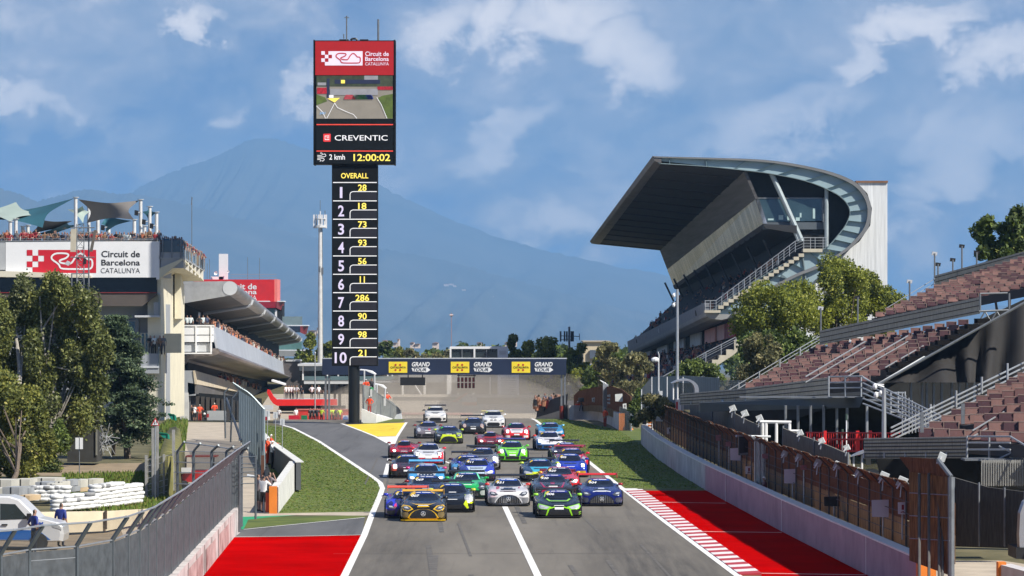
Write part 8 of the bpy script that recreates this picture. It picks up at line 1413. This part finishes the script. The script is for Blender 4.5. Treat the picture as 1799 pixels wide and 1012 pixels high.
VEST = C(190, 215, 40); ORV = C(215, 70, 25); WH = C(225, 225, 225); BLK_ = C(22, 22, 24); NAVYT = C(25, 45, 120); REDO = C(190, 30, 35)
MM = {'vest': person_mesh('marshal', 'hips', VEST, C(30, 30, 34), fingers=False), 'red': person_mesh('mechanic', 'stand', REDO, REDO, fingers=False), 'orange': person_mesh('marshal', 'lean', ORV, ORV, hat='helmet'), 'orange2': person_mesh('marshal', 'hips', ORV, C(150, 40, 20), hat='helmet'), 'whiteh': person_mesh('marshal', 'lean', WH, BLK_, hat='helmet'), 'guest': person_mesh('guest', 'stand', WH, C(90, 88, 90), fingers=False), 'guest2': person_mesh('guest', 'hips', C(210, 205, 210), BLK_, fingers=False), 'dark': person_mesh('crew', 'stand', C(28, 28, 36), BLK_, fingers=False),
      'bib': person_mesh('photographer', 'photo', WH, BLK_, hat=BLK_, shorts=True), 'bib2': person_mesh('photographer', 'photo', C(120, 110, 112), C(40, 42, 46), shorts=True), 'medic': person_mesh('medic', 'hips', NAVYT, C(20, 24, 40)), 'medic2': person_mesh('medic', 'stand', NAVYT, C(28, 34, 60)), 'darkh': person_mesh('marshal', 'stand', C(90, 30, 30), BLK_, hat='helmet')}
for x, k, lb in ((502.5, 'guest', 'guest in white shirt at the left end of the podium deck'), (507.5, 'guest', 'guest in white shirt, second on the podium deck'), (512, 'guest2', 'guest in pale top with dark trousers, third on the podium'), (516, 'guest', 'guest in white shirt in the middle of the podium row'), (521.5, 'guest2', 'guest in pale top before the first rail post'), (529, 'dark', 'person in dark clothes between two podium rail posts'), (548, 'guest2', 'guest standing left of the grey flagpole on the podium'), (560, 'guest', 'guest standing right of the flagpole on the podium'), (571, 'dark', 'person in dark clothes at the right end of the podium')): put_person(MM[k], P(x, 702, 447.5), rng.normal(0, .6), lb)
for i, (x, k, lb) in enumerate(((462, 'dark', 'crew member in dark clothes behind the crimson cart'), (490, 'guest', 'person in white shirt crouched between the two carts'), (520, 'guest', 'person in white shirt left of the green bin'), (545, 'dark', 'crew member in dark kit, left of the marshal in yellow'), (551, 'dark', 'crew member in dark kit beside the green bin'), (557, 'dark', 'crew member in dark kit nearest the tall yellow marshal'), (565, 'vest', 'tallest marshal in yellow vest standing apart'), (573, 'red', 'crew member in red overalls between two yellow vests'), (579.5, 'vest', 'marshal in yellow vest right of the red overalls'), (585.5, 'vest', 'third marshal in yellow vest, in the pit exit group'), (591, 'dark', 'crew member in black between yellow vests'), (597, 'vest', 'last marshal in yellow vest near the round mark board'))): put_person(MM[k], P(x, 743.5, 416), rng.normal(0, .6), lb)
for x, y, k, rz, lb in ((463, 823, 'orange2', 1.2, 'marshal in orange overalls with white helmet nearest the post'), (470, 817, 'orange', 1.3, 'marshal in orange overalls leaning on the shaded wall'), (476, 811, 'orange', 1.5, 'marshal in orange overalls, farthest along the wall'), (478, 825, 'whiteh', 1.4, 'marshal in white top and helmet leaning over the wall'), (453, 899, 'bib2', 2.2, 'photographer in grey vest holding a long lens'), (463, 901, 'bib', 2.6, 'photographer in white bib and black shorts seen from behind'), (473, 894, 'bib2', 2.4, 'photographer half hidden behind the white bib')): put_person(MM[k], G(x, y), rz, lb)
for x, y, l in ((446, 837, 'long pale camera lens held by the photographer at the left'),): q = G(453, 899); o = thing('camera', (q.x, q.y, 1.55), l, 'camera'); part('lens', LGREY, o, lambda m: m.tube((q.x-.12, q.y+.05, 1.60), (q.x-.5, q.y+.1, 1.66), .07, 10)); part('camera_body', BLACK, o, lambda m: m.box((q.x-.03, q.y+.02, 1.58), (.16, .12, .14)))
put_person(MM['medic'], G(60, 976), 2.2, 'medic in blue shirt leaning by the ambulance door'); put_person(MM['medic2'], G(107, 962), 2.6, 'medic in blue shirt standing ahead of the ambulance')
q = dof(1341); wx = lambda px, e: Vector((P(px, 700, dof(px)).x-e, dof(px), 0)); put_person(MM['orange2'], wx(1341, .28), -1.4, 'marshal in orange and white helmet left of the grey gate'); put_person(MM['darkh'], wx(1354, .28), -1.4, 'marshal in dark red and white helmet beside the grey gate')
for x, y, d, k, lb in ((643, 700, 330, 'orange', 'marshal in red under the nearer shelter on the pit wall'), (653, 698, 331, 'dark', 'marshal in dark top under the nearer shelter'), (680, 722, 338, 'orange', 'marshal in red under the farther shelter'), (649, 730, 323.5, 'orange2', 'marshal in white helmet behind the white pit wall'), (1015, 738, 334.5, 'orange', 'marshal in orange behind the far wall'), (1063, 752, 312, 'orange2', 'marshal in orange at the foot of the far gate'), (337, 742, 366, 'dark', 'person in dark shirt left of the parked motorbike'), (342, 742, 367, 'bib', 'person in white top beside the parked motorbike'), (351, 741, 369, 'orange2', 'person in orange standing behind the motorbike'), (377, 738, 370.5, 'orange', 'person in orange leaning on the grey block wall')): put_person(MM[k], P(x, y, d), rng.normal(0, .4), lb)
# ---------------------------------------------------------------- service vehicles on the left
d = 141.0
def vp(x, y, z): return Vector(((x-HX)*d/F, d+y, z))
av = thing('ambulance', (vp(40, 0, 0).x, d, 0), 'white and blue ambulance van with its bonnet to the right', 'ambulance'); XF = vp(112, 0, 0).x
side_ = [(-.04, .36), (.0, .62), (-.04, .90), (-.16, 1.06), (-.95, 1.24), (-1.70, 1.96), (-2.1, 2.08), (-4.9, 2.10), (-5.0, 1.6), (-5.0, .40), (-1.6, .36), (-.4, .34)]
part('body', M('ambulance_white', (.60, .61, .62), .3, var=.03, coat=.4), av, lambda m: m.loft([[Vector((XF+lerp(-2.4, x, .94), d-.0+yy, lerp(1.1, z, .95))) for x, z in side_] if k in (0, 3) else [Vector((XF+x, d+yy, z)) for x, z in side_] for k, yy in enumerate((0, .08, 1.8, 1.88))]))
part('blue_band', C(20, 90, 165), av, lambda m: m.plate([(XF+x, d-.012, z) for x, z in ((-.50, .42), (-.95, .78), (-4.9, .86), (-4.9, .45), (-1.6, .42))], (0, .02, 0)))
part('side_window', GLASS, av, lambda m: m.plate([(XF+x, d-.014, z) for x, z in ((-1.35, 1.22), (-1.85, 1.78), (-2.42, 1.80), (-2.42, 1.18))], (0, .02, 0))); part('windscreen', GLASS, av, lambda m: m.hexa([(XF-1.10, d+.1, 1.25), (XF-1.10, d+1.78, 1.25), (XF-1.74, d+1.74, 1.93), (XF-1.74, d+.14, 1.93)], [(XF-1.06, d+.1, 1.26), (XF-1.06, d+1.78, 1.26), (XF-1.70, d+1.74, 1.94), (XF-1.70, d+.14, 1.94)]))
part('door_handle', BLACK, av, lambda m: m.box((XF-2.25, d-.03, 1.0), (.22, .05, .05))); part('headlight', HEAD, av, lambda m: m.plate([(XF+x, d-.016, z) for x, z in ((-.08, .80), (-.14, .94), (-.48, 1.06), (-.42, .90))], (0, .03, 0))); part('wheel', RUB, av, lambda m: m.disc((XF-.95, d+.02, .34), .34, 18, (0, 1, 0), .22)); part('mirror', BLACK, av, lambda m: m.box((XF-1.30, d-.16, 1.30), (.16, .2, .26)))
def star_of_life(m):
    for a in (0, 1.047, 2.094): dx, dz = math.cos(a)*.13, math.sin(a)*.13; nx, nz = -math.sin(a)*.032, math.cos(a)*.032; m.poly([(XF-.86+dx+nx, d-.018, .98+dz+nz), (XF-.86+dx-nx, d-.018, .98+dz-nz), (XF-.86-dx-nx, d-.018, .98-dz-nz), (XF-.86-dx+nx, d-.018, .98-dz+nz)])
part('star_emblem', C(25, 70, 160), av, star_of_life)
q = G(348, 862); rv = thing('utility_vehicle', q, 'red utility vehicle parked behind the return fence', 'utility vehicle'); part('body', C(180, 30, 25), rv, lambda m: m.loft([[Vector((q.x+x*w, q.y+y, z)) for x, z in ((-.9, .45), (.9, .45), (.95, .8), (.7, 1.0), (-.7, 1.0), (-.95, .8))] for y, w in ((0, .85), (.15, 1), (2.2, 1), (2.4, .9))])); part('roof', C(120, 50, 30), rv, lambda m: m.box((q.x+.1, q.y+1.3, 1.75), (1.6, 1.5, .07)))
for x in (-.7, .75): part('roof_post', BLACK, rv, lambda m: m.tube((q.x+x, q.y+.7, 1.0), (q.x+x, q.y+.8, 1.75), .04)); part('wheel', RUB, rv, lambda m: m.disc((q.x+x, q.y+.2, .3), .3, 14, (1, 0, 0), .25))
part('white_box', WHITEP, rv, lambda m: m.box((q.x-.6, q.y-.1, 1.05), (.5, .3, .28)))
q = P(358, 744, 364); mb_ = thing('motorbike', q, 'black motorbike parked before the grey block wall', 'motorbike'); part('body', BLACK, mb_, lambda m: m.loft([[q+Vector((x, y, z)) for x, z in ((-w, .55), (w, .55), (w*1.1, h), (-w*1.1, h))] for y, w, h in ((-.3, .12, .85), (.1, .2, 1.05), (.7, .22, 1.0), (1.2, .12, .95))])); part('fairing', C(30, 30, 32), mb_, lambda m: m.plate([q+Vector((x, -.35, z)) for x, z in ((-.22, .8), (.22, .8), (.30, 1.15), (.1, 1.35), (-.15, 1.3))], (0, .2, 0))); part('headlight', WHITEP, mb_, lambda m: m.ball(q+Vector((.1, -.38, .95)), .12))
for y in (-.25, 1.15): part('wheel', RUB, mb_, lambda m: m.disc(q+Vector((0, y, .31)), .31, 16, (1, 0, 0), .14))
part('pannier', C(150, 40, 35), mb_, lambda m: m.box(q+Vector((.32, .9, .75)), (.2, .4, .35)))
# dust hanging over the end of the straight
du = bpy.data.materials.new('dust'); du.use_nodes = True; t = du.node_tree; t.nodes.remove(t.nodes['Principled BSDF']); vo = t.nodes.new('ShaderNodeVolumePrincipled'); vo.inputs['Color'].default_value = (.92, .82, .68, 1); vo.inputs['Density'].default_value = .0072; t.links.new(vo.outputs[0], t.nodes['Material Output'].inputs['Volume'])
for x, y, d, rx, ry, rz_ in ((780, 712, 392, 13, 52, 3.6), (840, 706, 430, 17, 40, 4.2), (715, 728, 355, 4.5, 20, 1.6)):
    m = MB(); m.ball(P(x, y, d), (rx, ry, rz_), 0, 24, 14); tag(m.build('dust_cloud', du, smooth=True), kind='stuff')
